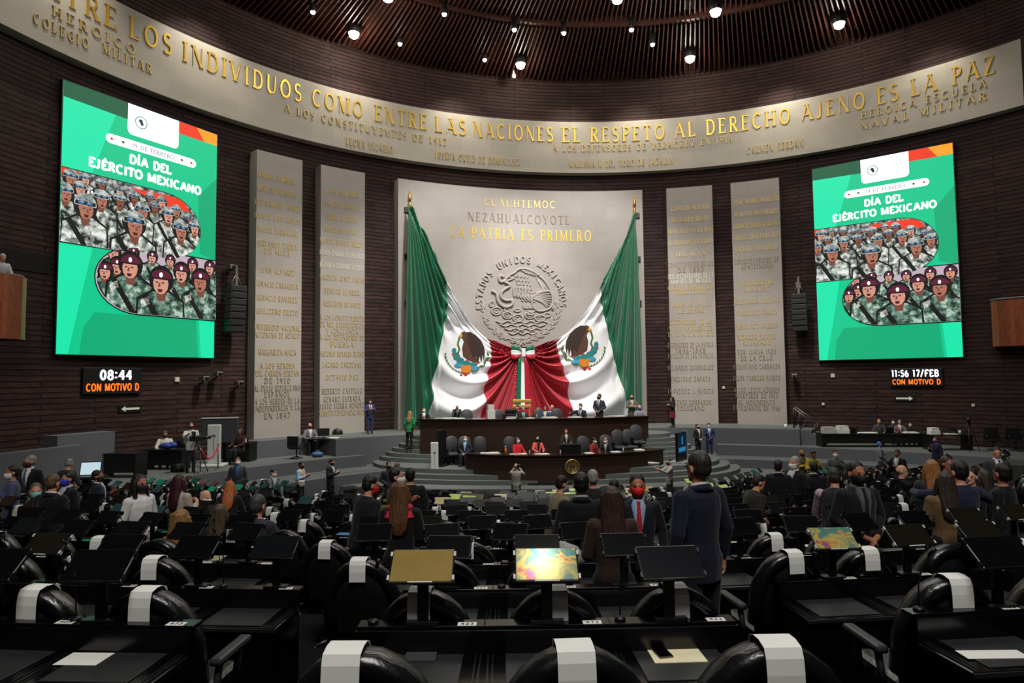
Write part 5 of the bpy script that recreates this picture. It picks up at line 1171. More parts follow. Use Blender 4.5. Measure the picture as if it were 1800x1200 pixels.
# loose things on the near desks
def sheet(px, py, k, w_, l, rz, label, m=None, name='paper_sheet', dz=.0, ledge=False, h=.002):
    z = row_floor(k)+(.716 if ledge else .5825)+dz; p = atz(px, py, z)
    o = thing(name, label, 'paper', p, rz, None); b = MB(); b.box(-w_/2, w_/2, -l/2, l/2, 0, h); b.build('sheet', m or M_PAPER, o); return o, p
def near_things():
    sheet(148, 1158, 1, .23, .15, -.05, 'white paper sheet on blotter of the bottom left desk')
    o, p = sheet(1188, 1150, 1, .27, .2, .04, 'cream folder lying open under the black phone', mat('cream_card', (236, 228, 190), .7), 'document_folder', 0, False, .004)
    o = thing('mobile_phone', 'black phone lying on the cream folder', 'phone', atz(1162, 1146, row_floor(1)+.5875), .18); b = MB(); b.rbox(-.038, .038, -.075, .075, 0, .009, .004); b.build('body', mat('phone_edge', (120, 110, 96), .3, .7), o); b = MB(); b.rbox(-.035, .035, -.072, .072, .009, .0095, .0002); b.build('display', mat('phone_glass', (6, 6, 7), .08), o)
    o, p = sheet(690, 1139, 1, .11, .055, .05, 'brown wallet on the desk behind the bottom left chair', mat('wallet_brown', (70, 42, 24), .5), 'wallet', 0, False, .014)
    o, p = sheet(740, 1155, 1, .16, .13, .0, 'dark grey notebook on the desk in the centre left', mat('notebook_grey', (58, 60, 62), .6), 'notebook', 0, False, .012)
    p = atz(1109, 1126, row_floor(1)+.5825)
    o = thing('sanitizer_bottle', 'small clear spray bottle on the desk beside the cream folder', 'bottle', p); b = MB(); b.lathe([(.004, 0), (.017, .001), (.017, .055), (.012, .065), (.008, .07)], seg=12); fixn(b.build('body', mat('clear_plastic', (190, 196, 198)), o)); b = MB(); b.lathe([(.011, .068), (.011, .085), (.008, .1), (.002, .104)], seg=10); fixn(b.build('spray_cap', mat('pale_cap', (180, 176, 168), .4), o))
    o, p = sheet(1745, 1150, 1, .32, .1, .0, 'white papers on the desk at the bottom right corner')
    sheet(1750, 1062, 2, .14, .07, .0, 'lavender paper on the ledge at the right edge', mat('paper_lavender', (190, 188, 215), .7), 'paper_sheet', 0, False)
    k = 4; p = atz(360, 984, row_floor(3)+.715)
    z = row_floor(3)+.5825; p = atz(358, 986, z); o = thing('coffee_cup', 'white takeaway coffee cup with brown sleeve on left desk', 'cup', p); b = MB(); b.lathe([(.003, 0), (.03, 0), (.04, .11), (.003, .112)], seg=16); fixn(b.build('cup_body', M_PAPER, o)); b = MB(); b.lathe([(.0325, .02), (.0385, .075), (.039, .075), (.033, .02)], seg=16); fixn(b.build('sleeve', mat('cup_sleeve', (140, 120, 95), .8), o)); b = MB(); b.lathe([(.042, .11), (.042, .122), (.035, .13), (.003, .131)], seg=16); fixn(b.build('lid', mat('lid_white', (225, 225, 222), .4), o))
    sheet(365, 981, 3, .34, .22, .0, 'tan paper under the coffee cup on left desk', mat('paper_tan', (150, 140, 112), .7))
    p = dep(328, 945, 6.9); zz = row_floor(4)+.715
    p = atz(328, 955, row_floor(4)+.5825); o = thing('orange_cup', 'orange paper cup on left desk beside the tan-haired woman', 'cup', p); b = MB(); b.lathe([(.003, 0), (.045, 0), (.062, .15), (.058, .152), (.003, .14)], seg=16); fixn(b.build('cup_body', mat('orange_card', (212, 100, 40), .5), o)); b = MB(); b.lathe([(.064, .14), (.066, .156), (.058, .158)], seg=16); fixn(b.build('rim', M_PAPER, o))
    p = atz(1015, 1010, row_floor(2)+.72)
    sheet(1165, 1009, 2, .14, .12, .1, 'grey printed paper on the ledge in front of the red-masked man', M_PAPER2, 'paper_sheet', 0, True)
    o = thing('shopping_bag', 'pale grey bag standing on the desk behind the bright screen', 'bag', (dep(1016, 1012, 5.35).x, 5.98, row_floor(2)+.0), .2)
    b = MB(); z0 = .583; b.loft([[(-.1, -.05, z0), (.1, -.05, z0), (.1, .06, z0), (-.1, .06, z0)], [(-.12, -.06, z0+.14), (.11, -.06, z0+.12), (.11, .06, z0+.13), (-.12, .06, z0+.15)], [(-.1, -.02, z0+.24), (.06, -.02, z0+.19), (.06, .02, z0+.19), (-.1, .02, z0+.25)]]); fixn(b.build('bag_body', mat('bag_grey', (150, 150, 148), .7), o))
    o.location.z = row_floor(3)-.0 if False else o.location.z
    for px, py, k, l, c in ((605, 938, 4, 'blue paper on a ledge left of the centre', 'b'), (1432, 960, 3, 'pale printed sheets fanned on right desk', 'w'), (1590, 912, 4, 'red and white packet on right desk', 'r'), (1555, 890, 5, 'white roll of paper on right desk', 'w'), (475, 945, 4, 'red and white magazine on the left desk', 'r'), (530, 845, 9, 'bright white sheet on a left ledge', 'w'), (852, 892, 7, 'amber folder upright on the centre desks', 'a')):
        m = {'b': mat('paper_blue', (80, 130, 190), .6), 'w': M_PAPER, 'r': mat('paper_red', (190, 50, 60), .6), 'a': mat('folder_amber', (224, 186, 110), .6)}[c]
        sheet(px, py, k, .2, .14, random.uniform(-.3, .3), l, m, 'paper_sheet' if c != 'a' else 'document_folder')
    for px, py, k, l in ((500, 880, 8, 'small water bottle beside the grey-coated seated person'), (432, 880, 8, 'small water bottle on the left desk near orange-haired woman'), (1612, 893, 5, 'small clear bottle on right desk near tan coat')):
        p = atz(px, py+12, row_floor(k)+.5825); bottle(p.x, p.y, p.z, l, 1, None, 'bottles on the deputies desks')
    for px, py, l, c in ((58, 1086, 'white card scrap', 'w'), ):
        pass
# ================================================================ people
REM = []
def cloth(rgb, r=.8):
    nm = 'cloth_%d_%d_%d' % rgb
    return _mc[nm] if nm in _mc else noisy(mat(nm, rgb, r, spec=.25, sheen=.1), 9, .12, .5, 3, (1, 1, .5), 'Object', .03)
def rem(name, b, m, parent, vox, it=4):
    o = b.build(name, m, parent); md = o.modifiers.new('union', 'REMESH'); md.mode = 'VOXEL'; md.voxel_size = vox; md.use_smooth_shade = True
    s = o.modifiers.new('soft', 'SMOOTH'); s.factor = .5; s.iterations = it; REM.append(o); return o
SKIN = [(196, 140, 112), (168, 112, 86), (214, 164, 138), (140, 92, 70)]
ARM = {  # elbow, wrist, hand direction for side q; forward is -y
    'down': lambda q: ((.25*q, .03, 1.14), (.265*q, -.03, .89), (.02*q, -.12, -1)),
    'phone': lambda q: ((.245*q, -.02, 1.13), (.10*q, -.27, 1.24), (-.55*q, -.5, .5)),
    'cross': lambda q: ((.265*q, -.10, 1.14), (-.05*q, -.215+.03*q, 1.19+.03*q), (-1*q, 0, .05)),
    'clasp': lambda q: ((.27*q, .02, 1.14), (.07*q, -.19, .98), (-.7*q, -.3, -.3)),
    'desk': lambda q: ((.27*q, -.12, 1.15), (.17*q, -.36, 1.09), (-.3*q, -1, -.1)),
    'prop': lambda q: ((.25*q, -.2, 1.15), (.22*q, -.36, .92), (0, -.6, -.6)),
    'cam': lambda q: ((.26*q, -.2, 1.3), (.09*q, -.24, 1.54), (-.5*q, -.4, .7)),
    'reach': lambda q: ((.25*q, -.22, 1.24), (.16*q, -.46, 1.36), (-.2*q, -1, .2)),
    'chest': lambda q: ((.265*q, -.05, 1.15), (.06*q, -.2, 1.30), (-.8*q, -.1, .4)),
    'hug': lambda q: ((.30*q, -.24, 1.36), (.20*q, -.48, 1.38), (-.8*q, -.5, 0)),
    'wide': lambda q: ((.42*q, -.06, 1.30), (.40*q, -.33, 1.36), (-.6*q, -.8, 0)),
    'hip': lambda q: ((.32*q, .10, 1.16), (.20*q, -.06, 1.0), (-.8*q, -.2, -.3)),
}
TAKEN = []
def person(px, py, d0, label, face, sit=False, arms=('down', 'down'), lean=0, side=0, yaw=0, pitch=0, top=(24, 26, 32), sleeve=None, legs=(22, 22, 26), hair=('short', (24, 18, 15)), mask=None, shirt=None, tie=None,
           skin=0, skirt=None, scarf=None, female=False, snap=False, fz=None, tall=1.74, vox=None, hand=True, maxs=1.12):
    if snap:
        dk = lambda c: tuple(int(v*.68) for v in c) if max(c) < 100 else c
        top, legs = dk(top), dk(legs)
    lr, sr = math.radians(lean), math.radians(side)
    w_ = .92 if female else 1.0; dz = -.42 if sit else 0
    def T(p):
        x, y, z = p[0]*(w_ if z_ok(p) else 1), p[1], p[2]
        y, z = y*math.cos(lr)-(z-.92)*math.sin(lr), .92+(z-.92)*math.cos(lr)+y*math.sin(lr)
        x, z = x*math.cos(sr)+(z-.92)*math.sin(sr), .92+(z-.92)*math.cos(sr)-x*math.sin(sr)
        return Vector((x, y, z+dz))
    def z_ok(p): return p[2] < 1.46
    ya, pa = math.radians(yaw), math.radians(pitch)
    def TH(p):
        x, y, z = p[0], p[1], p[2]-1.5
        y, z = y*math.cos(pa)-z*math.sin(pa), z*math.cos(pa)+y*math.sin(pa)
        x, y = x*math.cos(ya)-y*math.sin(ya), x*math.sin(ya)+y*math.cos(ya)
        return T((x, y, z+1.5))
    topl = TH((0, 0, 1.735)); Tm = topl.z
    a = math.radians(face)
    best = None
    if fz is not None: best = (0, d0)
    elif snap:
        def q_(d): p = dep(px, py, d); return QC[1]-math.hypot(p.x-QC[0], p.y-QC[1])-.36
        bd = None
        for i in range(-30, 31):
            d = d0+i*.05; k = min(range(1, NROW+1), key=lambda k: abs(row_d(k)-q_(d))); e = abs(row_d(k)-q_(d)); h = dep(px, py, d).z-row_floor(k)
            c_ = e*1.5+abs(h/Tm-1.0)*2+abs(i)*.008
            if bd is None or c_ < bd[0]: bd = (c_, d)
        best = bd
    else:
        for i in range(-24, 25):
            d = d0+i*.06; p = dep(px, py, d); h = p.z-floor_at(p.x, p.y); e = abs(h/Tm-1.0)*3+abs(i)*.012
            if best is None or e < best[0]: best = (e, d)
    d = best[1]; p = dep(px, py, d); f = fz if fz is not None else floor_at(p.x, p.y)
    s0 = (p.z-f)/Tm; s = min(max(s0, .84), maxs)
    if abs(s-s0) > .012: print('PERSON %-60s d=%.1f want scale %.2f' % (label[:60], d, s0))
    c, sn = math.cos(a), math.sin(a)
    ox, oy = (topl.x*c-topl.y*sn)*s, (topl.x*sn+topl.y*c)*s
    root = (p.x-ox, p.y-oy, f)
    o = thing('person', label, 'person', root, a, None, s)
    TAKEN.append((p.x if snap else root[0], p.y if snap else root[1], sit))
    v = vox or (.0085 if d < 9.5 else .014 if d < 16 else .019)
    near = d < 16
    sk = SKIN[skin]; msk = mat('skin_%d' % skin, sk, .55, spec=.3)
    # ---- body, one surface
    def ring(z, rx, ry, y=0, n=14): return [T((rx*math.cos(2*PI*k/n), y+ry*math.sin(2*PI*k/n), z)) for k in range(n)]
    def torso(b, g): b.loft([ring(.84, .15+g, .10+g), ring(.93, .16+g, .11+g), ring(1.06, .142+g, .098+g, -.004), ring(1.2, .16+g, .11+g, -.006), ring(1.32, .172+g, .112+g), ring(1.40, .165+g, .092+g, .004), ring(1.445, .115+g*.6, .07+g*.5, .008), ring(1.475, .07+g*.3, .058+g*.3, .008)])
    def legpts(q):
        if sit: return [(.095*q, 0, .5), (.115*q, -.42, .5), (.115*q, -.42, .46), (.115*q, -.39, .09)]
        return [(.09*q, .01, .92), (.098*q, -.012, .5), (.098*q, .0, .46), (.10*q, .02, .09)]
    def legs_(b, g, end=1.0):
        for q in (-1, 1):
            P = [Vector(t) for t in legpts(q)]; b.tube(P, [.082+g, .056+g, .054+g, .04+g], 10); b.ball(P[1], .056+g); b.ball(P[0], .084+g)
    def arms_(b, g, cut=0.0):
        for i, q in enumerate((-1, 1)):
            e, wv, D = ARM[arms[i]](q); S = (.178*q, .004, 1.385)
            P = [T(S), T(e), T(wv)]
            if cut: P[2] = P[1]+(P[2]-P[1])*(1-cut)
            b.ball(P[0], .056+g, 0, None, 8, 6); b.tube(P[:2], [.052+g, .041+g], 9); b.ball(P[1], .042+g, 0, None, 8, 6); b.tube(P[1:], [.04+g, .029+g*.9], 9)
    b = MB(); torso(b, 0); legs_(b, 0); arms_(b, 0)
    b.tube([T((0, .012, 1.42)), TH((0, .004, 1.56))], [.058, .052], 10)
    # head
    def hb(c_, r_, nu=14, nv=10):
        b.loft([[TH((c_[0]+r_[0]*max(math.cos(-PI/2+PI*i/nv), .03)*math.cos(2*PI*k/nu), c_[1]+r_[1]*max(math.cos(-PI/2+PI*i/nv), .03)*math.sin(2*PI*k/nu), c_[2]+r_[2]*math.sin(-PI/2+PI*i/nv))) for k in range(nu)] for i in range(nv+1)])
    hb((0, .005, 1.632), (.076, .094, .098)); hb((0, -.03, 1.552), (.056, .062, .062)); hb((0, -.055, 1.59), (.05, .045, .05)); hb((0, -.098, 1.583), (.014, .02, .024), 8, 6)
    hb((0, -.088, 1.628), (.05, .012, .012), 8, 6); hb((0, -.088, 1.548), (.024, .01, .009), 8, 6); hb((0, -.078, 1.51), (.024, .02, .018), 8, 6)
    for q in (-1, 1): hb((q*.078, .012, 1.598), (.012, .024, .034), 8, 6)
    # hands with five fingers
    for i, q in enumerate((-1, 1)):
        if not hand: break
        e, wv, D = ARM[arms[i]](q); W = T(wv); D = (T(tuple(wv[k]+D[k] for k in range(3)))-W).normalized()
        N = Vector((-q, 0, 0)) if abs(D.x) < .8 else Vector((0, 0, -1)); N = (N-D*N.dot(D)).normalized(); S = D.cross(N)
        b.tube([W-D*.02, W+D*.03, W+D*.085], [.028, .033, .03], 8)
        fr = .0095 if v < .01 else .012
        for j, ln in ((-1.5, .06), (-.5, .075), (.5, .082), (1.5, .07)):
            q0 = W+D*.075+S*(j*.02); q1 = q0+D*ln*.5+N*.006; q2 = q1+D*ln*.35+N*.022; b.tube([q0, q1, q2], [fr, fr*.95, fr*.75], 6)
        b.tube([W+D*.03+S*(-q*.02 if True else 0), W+D*.055+S*(-q*.045)+N*.012, W+D*.09+S*(-q*.048)+N*.03], [fr*1.15, fr*1.05, fr*.8], 6)
    rem('body', b, msk, o, v)
    # ---- eyes
    if near and hair[0] != 'back':
        for q in (-1, 1):
            eb = MB(); eb.ball(TH((q*.031, -.084, 1.612)), .0125, 0, None, 8, 6); eb.build('eye', mat('eye_dark', (22, 16, 14), .2), o)
    # ---- clothes
    mt = cloth(top)
    if sleeve:
        b = MB(); torso(b, .024); rem('waistcoat', b, mt, o, v); b = MB(); arms_(b, .016, .06); b.ball(T((0, 0, 1.38)), .09); b.tube([T((-.17, 0, 1.385)), T((.17, 0, 1.385))], .055); rem('shirt_sleeves', b, cloth(sleeve), o, v)
    else:
        b = MB(); torso(b, .022); arms_(b, .017, .06)
        if not sit: b.loft([ring(.76, .178, .125), ring(.88, .182, .128), ring(1.0, .168, .12)])
        rem('jacket', b, mt, o, v)
    b = MB()
    if skirt:
        if sit: legs_(b, .02)
        else: b.loft([ring(.52, .2, .16), ring(.7, .2, .15), ring(.9, .185, .135), ring(1.02, .15, .11)])
        rem('skirt', b, cloth(skirt), o, v); b = MB(); legs_(b, .006); rem('stockings', b, cloth(legs), o, v)
    else:
        legs_(b, .016); b.loft([ring(.80 if not sit else .86, .165, .115), ring(.95, .168, .118), ring(1.0, .155, .11)]); rem('trousers', b, cloth(legs), o, v)
    for q in (-1, 1):
        P = legpts(q); x, y = P[-1][0], P[-1][1]; b = MB()
        b.loft([[(x+r*math.cos(2*PI*k/10)*.9, yy+r*1.1*math.sin(2*PI*k/10), z) for k in range(10)] for r, yy, z in ((.045, y-.0, .0), (.05, y, .03), (.048, y, .09))])
        b.loft([[(x+rx*math.cos(2*PI*k/10), y+yy, max(0, .03+rz*math.sin(2*PI*k/10))) for k in range(10)] for yy, rx, rz in ((.055, .03, .035), (.0, .042, .05), (-.08, .046, .042), (-.15, .044, .034), (-.2, .026, .024))]); b.build('shoe', mat('shoe_black', (14, 13, 13), .35), o)
    if shirt:
        def wedge(name, rgb, pts, dy, th=.012):
            b = MB(); n = len(pts); L_ = [T((-hx, y-dy, z)) for hx, y, z in pts]; R_ = [T((hx, y-dy, z)) for hx, y, z in pts]; C_ = [T((0, y-dy-.012, z)) for hx, y, z in pts]
            L2_ = [T((-hx, y-dy+th+.02, z)) for hx, y, z in pts]; R2_ = [T((hx, y-dy+th+.02, z)) for hx, y, z in pts]
            vs = L_+C_+R_+L2_+R2_; fs = []
            for i in range(n-1): fs += [(i, i+1, n+i+1, n+i), (n+i, n+i+1, 2*n+i+1, 2*n+i), (3*n+i, 3*n+i+1, i+1, i), (2*n+i, 2*n+i+1, 4*n+i+1, 4*n+i)]
            b.add(vs, fs, 0, True); fixn(b.build(name, cloth(rgb, .7), o))
        g = .026
        wedge('shirt_front', shirt, [(.052, -.062, 1.482), (.075, -.098, 1.42), (.058, -.128, 1.33), (.035, -.132, 1.2), (.004, -.128, 1.06)], g-.016)
        if tie: wedge('tie', tie, [(.022, -.07, 1.47), (.016, -.098, 1.42), (.022, -.128, 1.33), (.03, -.132, 1.2), (.012, -.128, 1.05)], g-.004)
    if shirt and not female:
        b = MB(); b.loft([[T((rx*math.cos(2*PI*k/16), .006+ry*math.sin(2*PI*k/16)+.004, z+.012*math.sin(2*PI*k/16))) for k in range(16)] for z, rx, ry in ((1.455, .082, .074), (1.5, .066, .064), (1.5, .058, .056), (1.46, .06, .058))]); fixn(b.build('shirt_collar', cloth(shirt, .7), o))
        b = MB(); b.loft([[T((rx*math.cos(q), .010+ry*math.sin(q), z+.02*math.sin(q))) for q in [math.radians(-62+304*k/18) for k in range(19)]]+[T(((rx+.012)*math.cos(q), .010+(ry+.012)*math.sin(q), z-.002+.02*math.sin(q))) for q in [math.radians(242-304*k/18) for k in range(19)]] for z, rx, ry in ((1.43, .105, .085), (1.478, .076, .07))]); fixn(b.build('jacket_collar', mt, o))
    if scarf:
        b = MB(); b.tube([T((.11*math.cos(t_a), .01+.085*math.sin(t_a), 1.455+.02*math.sin(t_a))) for t_a in [2*PI*i/14 for i in range(15)]], .042, 8); b.loft([ring(1.36, .2, .125, .02), ring(1.42, .165, .11, .012), ring(1.47, .09, .08, .008)]); rem('scarf', b, cloth(scarf), o, v)
    # ---- hair and mask
    kind, hc = hair
    if kind != 'bald':
        b = MB()
        def ho(c_, r_): b.loft([[TH((c_[0]+r_[0]*max(math.cos(-PI/2+PI*i/9), .03)*math.cos(2*PI*k/14), c_[1]+r_[1]*max(math.cos(-PI/2+PI*i/9), .03)*math.sin(2*PI*k/14), c_[2]+r_[2]*math.sin(-PI/2+PI*i/9))) for k in range(14)] for i in range(10)])
        if kind == 'rim': ho((0, .028, 1.615), (.083, .082, .062))
        else: ho((0, .02, 1.655), (.083, .096, .092)); ho((0, .04, 1.61), (.08, .074, .08))
        if near:
            for q in (-1, 1): ho((q*.033, -.09, 1.636), (.02, .008, .006))
        if kind == 'long':
            prof = [(1.70, .07, .06, .05), (1.62, .092, .07, .05), (1.52, .105, .062, .07), (1.42, .115, .05, .10), (1.32, .115, .04, .125), (1.24, .10, .03, .13), (1.18, .06, .02, .128)]
            b.loft([[T((rx*math.cos(2*PI*k/12), yy+ry*math.sin(2*PI*k/12), z)) for k in range(12)] for z, rx, ry, yy in prof])
            for q in (-1, 1): b.tube([TH((q*.07, .0, 1.66)), TH((q*.088, -.01, 1.56)), T((q*.10, -.03, 1.44)), T((q*.1, -.07, 1.34))], [.03, .034, .032, .02], 8)
        nm = 'hair_%d_%d_%d' % hc; m = _mc[nm] if nm in _mc else noisy(mat(nm, hc, .5), 22, .35, .9, 4, (2.2, 2.2, .22), 'Object', .02); rem('hair', b, m, o, v, 2)
    if mask:
        b = MB()
        b.loft([[TH((rx*math.sin(t_a)*1.0, .0-ry*math.cos(t_a), z)) for t_a in [math.radians(-88+176*k/12) for k in range(13)]]+[TH(((rx-.01)*math.sin(t_a), .0-(ry-.012)*math.cos(t_a), z)) for t_a in [math.radians(88-176*k/12) for k in range(13)]] for z, rx, ry in ((1.503, .05, .082), (1.52, .064, .108), (1.55, .072, .122), (1.585, .074, .124), (1.605, .07, .108))])
        q_ = fixn(b.build('face_mask', mat('mask_%d_%d_%d' % mask, mask, .7), o))
        b = MB(); [b.tube([TH((q*.07, -.02, 1.565)), TH((q*.084, .02, 1.59)), TH((q*.08, .03, 1.62))], .004, 5) for q in (-1, 1)]; b.build('ear_loops', mat('mask_%d_%d_%d' % mask, mask), q_)
    return o
K, DK, GR, BRN = (24, 18, 15), (18, 15, 14), (128, 126, 124), (70, 46, 32)
S_, Rr, L_k = 'short', 'rim', 'long'
WM, BM, BLM = (226, 226, 224), (18, 18, 20), (40, 70, 170)
BLK, NAVY, CHAR, GREY = (20, 20, 23), (26, 32, 54), (44, 45, 48), (96, 98, 102)
# ---- stage and presidium
person(651, 702, 32.2, 'man in navy suit reading a phone against the brick left of the centre slab', 30, arms=('phone', 'phone'), pitch=18, top=(44, 54, 92), legs=(40, 48, 80), shirt=(200, 200, 210), mask=BLM, hair=(S_, K), tie=(120, 40, 40))
person(721, 722, 30.2, 'woman in green coat climbing the dais steps, seen from behind', 165, top=(30, 120, 72), hair=(L_k, (150, 110, 70)), legs=(16, 16, 18), female=True, lean=6)
person(745, 715, 30.9, 'masked man in black suit seated at the left end of the upper desk', 10, True, ('chest', 'desk'), mask=WM, shirt=(210, 210, 205), top=BLK, pitch=8)
person(804, 713, 30.8, 'man in dark suit with green tie leaning over the upper desk', 10, False, ('prop', 'prop'), lean=26, pitch=25, top=(56, 58, 64), shirt=(190, 195, 195), tie=(70, 160, 130), hair=(Rr, (90, 80, 74)), fz=Z_STAGE, maxs=1.25)
person(909, 712, 31.3, 'dark-haired person half hidden behind the presiding man', -20, True, ('desk', 'desk'), top=BLK, hair=(S_, K), pitch=15)
person(920, 715, 30.5, 'grey-haired presiding man in dark suit at the centre of the upper desk', 12, True, ('desk', 'desk'), top=(40, 42, 46), shirt=(180, 190, 190), tie=(90, 120, 110), hair=(S_, (150, 148, 144)), pitch=20)
person(945, 714, 31.0, 'person in black with dark cap at the upper desk', 5, True, ('desk', 'desk'), top=BLK, mask=BM, hair=(S_, K))
person(958, 713, 30.5, 'man in blue suit and pale shirt right of centre at the upper desk', -10, True, ('desk', 'desk'), top=(56, 66, 96), shirt=(220, 214, 190), hair=(S_, (70, 54, 44)), pitch=10)
person(970, 711, 31.1, 'man in light blue shirt bending beside the man in blue suit', -30, True, ('desk', 'desk'), top=(140, 160, 196), hair=(Rr, (110, 104, 98)), pitch=10)
person(1020, 709, 30.7, 'masked man in dark suit with outstretched arm at the upper desk', -25, True, ('wide', 'desk'), top=(36, 40, 54), shirt=(215, 215, 215), mask=WM, tie=(70, 70, 84), lean=6)
person(1053, 692, 31.2, 'standing man in dark grey suit with hands clasped behind the upper desk', -30, False, ('clasp', 'clasp'), yaw=-25, top=(52, 54, 58), shirt=(210, 210, 210), tie=(60, 60, 64), mask=(34, 34, 38), skin=1)
person(1110, 693, 32, 'standing man with crossed arms in grey-green jacket before the right flag', 5, False, ('cross', 'cross'), top=(84, 86, 74), mask=BM, shirt=(170, 165, 150), legs=(20, 20, 22))
person(1124, 711, 30.9, 'seated person with purple mask at the right end of the upper desk', 5, True, ('desk', 'desk'), top=(130, 126, 140), mask=(110, 70, 160), hair=(Rr, (180, 150, 100)))
person(1180, 697, 34.2, 'long-haired woman in dark red skirt reading a phone by the inner right slab', -75, False, ('phone', 'phone'), pitch=15, top=(40, 18, 20), skirt=(110, 26, 40), legs=(14, 14, 16), hair=(L_k, K), female=True)
person(1226, 745, 30.7, 'woman in black trouser suit talking to the man in blue suit right of the dais', 25, False, ('clasp', 'clasp'), yaw=20, top=(22, 22, 25), shirt=(205, 200, 195), mask=BM, hair=(S_, K), female=True, skin=2)
person(1246, 743, 31.3, 'man in blue suit with pale blue tie standing right of the dais', -10, False, ('phone', 'clasp'), top=(36, 56, 96), legs=(34, 50, 84), shirt=(205, 225, 235), tie=(140, 190, 210), mask=(190, 215, 230), hair=(S_, K), skin=1)
person(818, 766, 28.35, 'bald masked man in dark suit and blue shirt seated left of the lower desk', -12, True, ('clasp', 'clasp'), top=(40, 46, 62), legs=(34, 38, 50), shirt=(160, 196, 226), mask=WM, hair=('bald', K))
person(909, 768, 28.0, 'woman in bright red jacket and white mask seated at the lower desk', 35, True, ('desk', 'desk'), yaw=25, top=(206, 34, 50), mask=WM, hair=(L_k, BRN), female=True, skin=2, snap=False)
person(946, 766, 27.9, 'woman in coral jacket over black leaning at the lower desk', 15, True, ('desk', 'desk'), yaw=-50, side=4, top=(222, 98, 92), shirt=(20, 18, 20), mask=BM, hair=(L_k, K), female=True, skin=2)
person(995, 754, 28.2, 'auburn-haired woman in dark jacket speaking at the lectern', 5, False, ('desk', 'desk'), pitch=8, top=(46, 38, 36), shirt=(205, 200, 190), hair=(S_, (120, 62, 36)), female=True, skin=2, maxs=1.1)
person(1045, 769, 28.5, 'dark-haired woman in brick red sweater seated right of the lectern', 45, True, ('desk', 'desk'), yaw=25, lean=10, top=(140, 44, 40), mask=WM, hair=(S_, K), female=True)
person(1064, 769, 28.9, 'grey-haired masked man in black suit leaning left at the lower desk', -35, True, ('desk', 'desk'), lean=14, top=(30, 30, 34), shirt=(200, 200, 200), mask=WM, hair=(S_, GR))
# ---- photographers in the pit
person(907, 814, 23.4, 'photographer in pale grey sweater with camera raised, back turned, before the lower desk', 172, False, ('cam', 'cam'), top=(150, 148, 140), legs=(54, 52, 50), hair=(Rr, (110, 104, 98)))
person(1176, 806, 24.6, 'bearded cameraman in pale grey shirt aiming a long lens at the desk', -78, False, ('reach', 'reach'), top=(160, 158, 150), legs=(60, 62, 70), mask=BM, hair=(S_, K))
# ---- reporters' platform on the left
person(290, 757, 26.2, 'man in white shirt and black mask sitting at the table left of the cameraman', 25, True, ('desk', 'desk'), pitch=15, top=(196, 194, 186), mask=BM, hair=(S_, (60, 54, 50)), skin=1)
person(336, 742, 24.9, 'cameraman in white shirt standing behind a tripod on the left platform', 35, False, ('reach', 'phone'), top=(186, 186, 180), legs=(34, 36, 46), mask=BM, hair=(S_, BRN))
person(545, 743, 30.4, 'balding man in grey suit at the computer desk under the left slabs', 30, True, ('desk', 'desk'), pitch=8, top=(104, 104, 104), shirt=(200, 200, 200), mask=BM, hair=('bald', K))
person(423, 752, 27.4, 'person in dark red sitting in shade beside the outermost left slab', -20, True, ('desk', 'desk'), top=(54, 22, 28), hair=(L_k, K), female=True, skin=3)
person(418, 803, 22.6, 'man in dark grey coat and white mask walking before the left platform wall', 15, False, ('down', 'down'), top=(58, 62, 66), mask=WM, shirt=(60, 90, 140), hair=(S_, (60, 30, 24)))
person(482, 824, 20.9, 'man in grey suit and white mask bending right before the left platform wall', 75, False, ('prop', 'prop'), lean=14, top=(92, 96, 104), mask=WM, shirt=(220, 220, 220), hair=(S_, K), maxs=1.25)
person(531, 811, 23.4, 'man in light blue shirt and cream waistcoat holding a phone by the platform wall', 80, False, ('phone', 'phone'), pitch=12, top=(176, 170, 146), sleeve=(150, 182, 222), legs=(24, 26, 34), mask=BM, hair=(S_, K), skin=1)
person(585, 806, 24, 'man in black suit looking at a phone by the platform wall', 75, False, ('phone', 'phone'), pitch=20, top=(26, 26, 28), mask=BM, shirt=(190, 190, 190), hair=(S_, K))
person(683, 811, 22.6, 'man in dark suit and black mask standing at the foot of the dais steps', 30, False, ('clasp', 'down'), top=(42, 42, 44), mask=BM, hair=(S_, K), skin=1)
person(700, 813, 22.2, 'man in grey suit turned away at the foot of the dais steps', 140, False, ('phone', 'down'), pitch=15, lean=6, top=(88, 86, 84), hair=(S_, (74, 70, 66)))
# ---- right platform
for px, py, lab, kw in ((1545, 736, 'man with yellow-brown mask at the long table under the right screen', dict(top=(60, 60, 62), mask=(150, 120, 60), hair=('bald', K))), (1581, 738, 'grey-haired man in grey suit at the long table under the right screen', dict(top=(92, 92, 94), shirt=(200, 200, 200), hair=(S_, GR))),
                        (1600, 743, 'white-masked woman in black at the long table under the right screen', dict(top=(26, 26, 28), mask=WM, hair=(S_, K), female=True)), (1570, 737, 'dark-haired person behind the grey-suited man at the long table', dict(top=(40, 40, 44), mask=WM, hair=(S_, K)))):
    person(px, py, 31.6 if px != 1570 else 32.3, lab, -25, True, ('desk', 'desk'), pitch=8, **kw)
person(1546, 776, 24.6, 'man in grey suit and bright blue headband facing right before the platform wall', 70, False, ('clasp', 'phone'), top=(98, 102, 112), legs=(60, 62, 70), mask=(36, 60, 130), hair=(S_, (30, 110, 190)), maxs=1.22)
person(1576, 790, 20.6, 'man in black suit with white lanyard bending before the platform wall', -60, False, ('down', 'phone'), top=BLK, shirt=(200, 200, 200), hair=(S_, K), skin=3, lean=8)
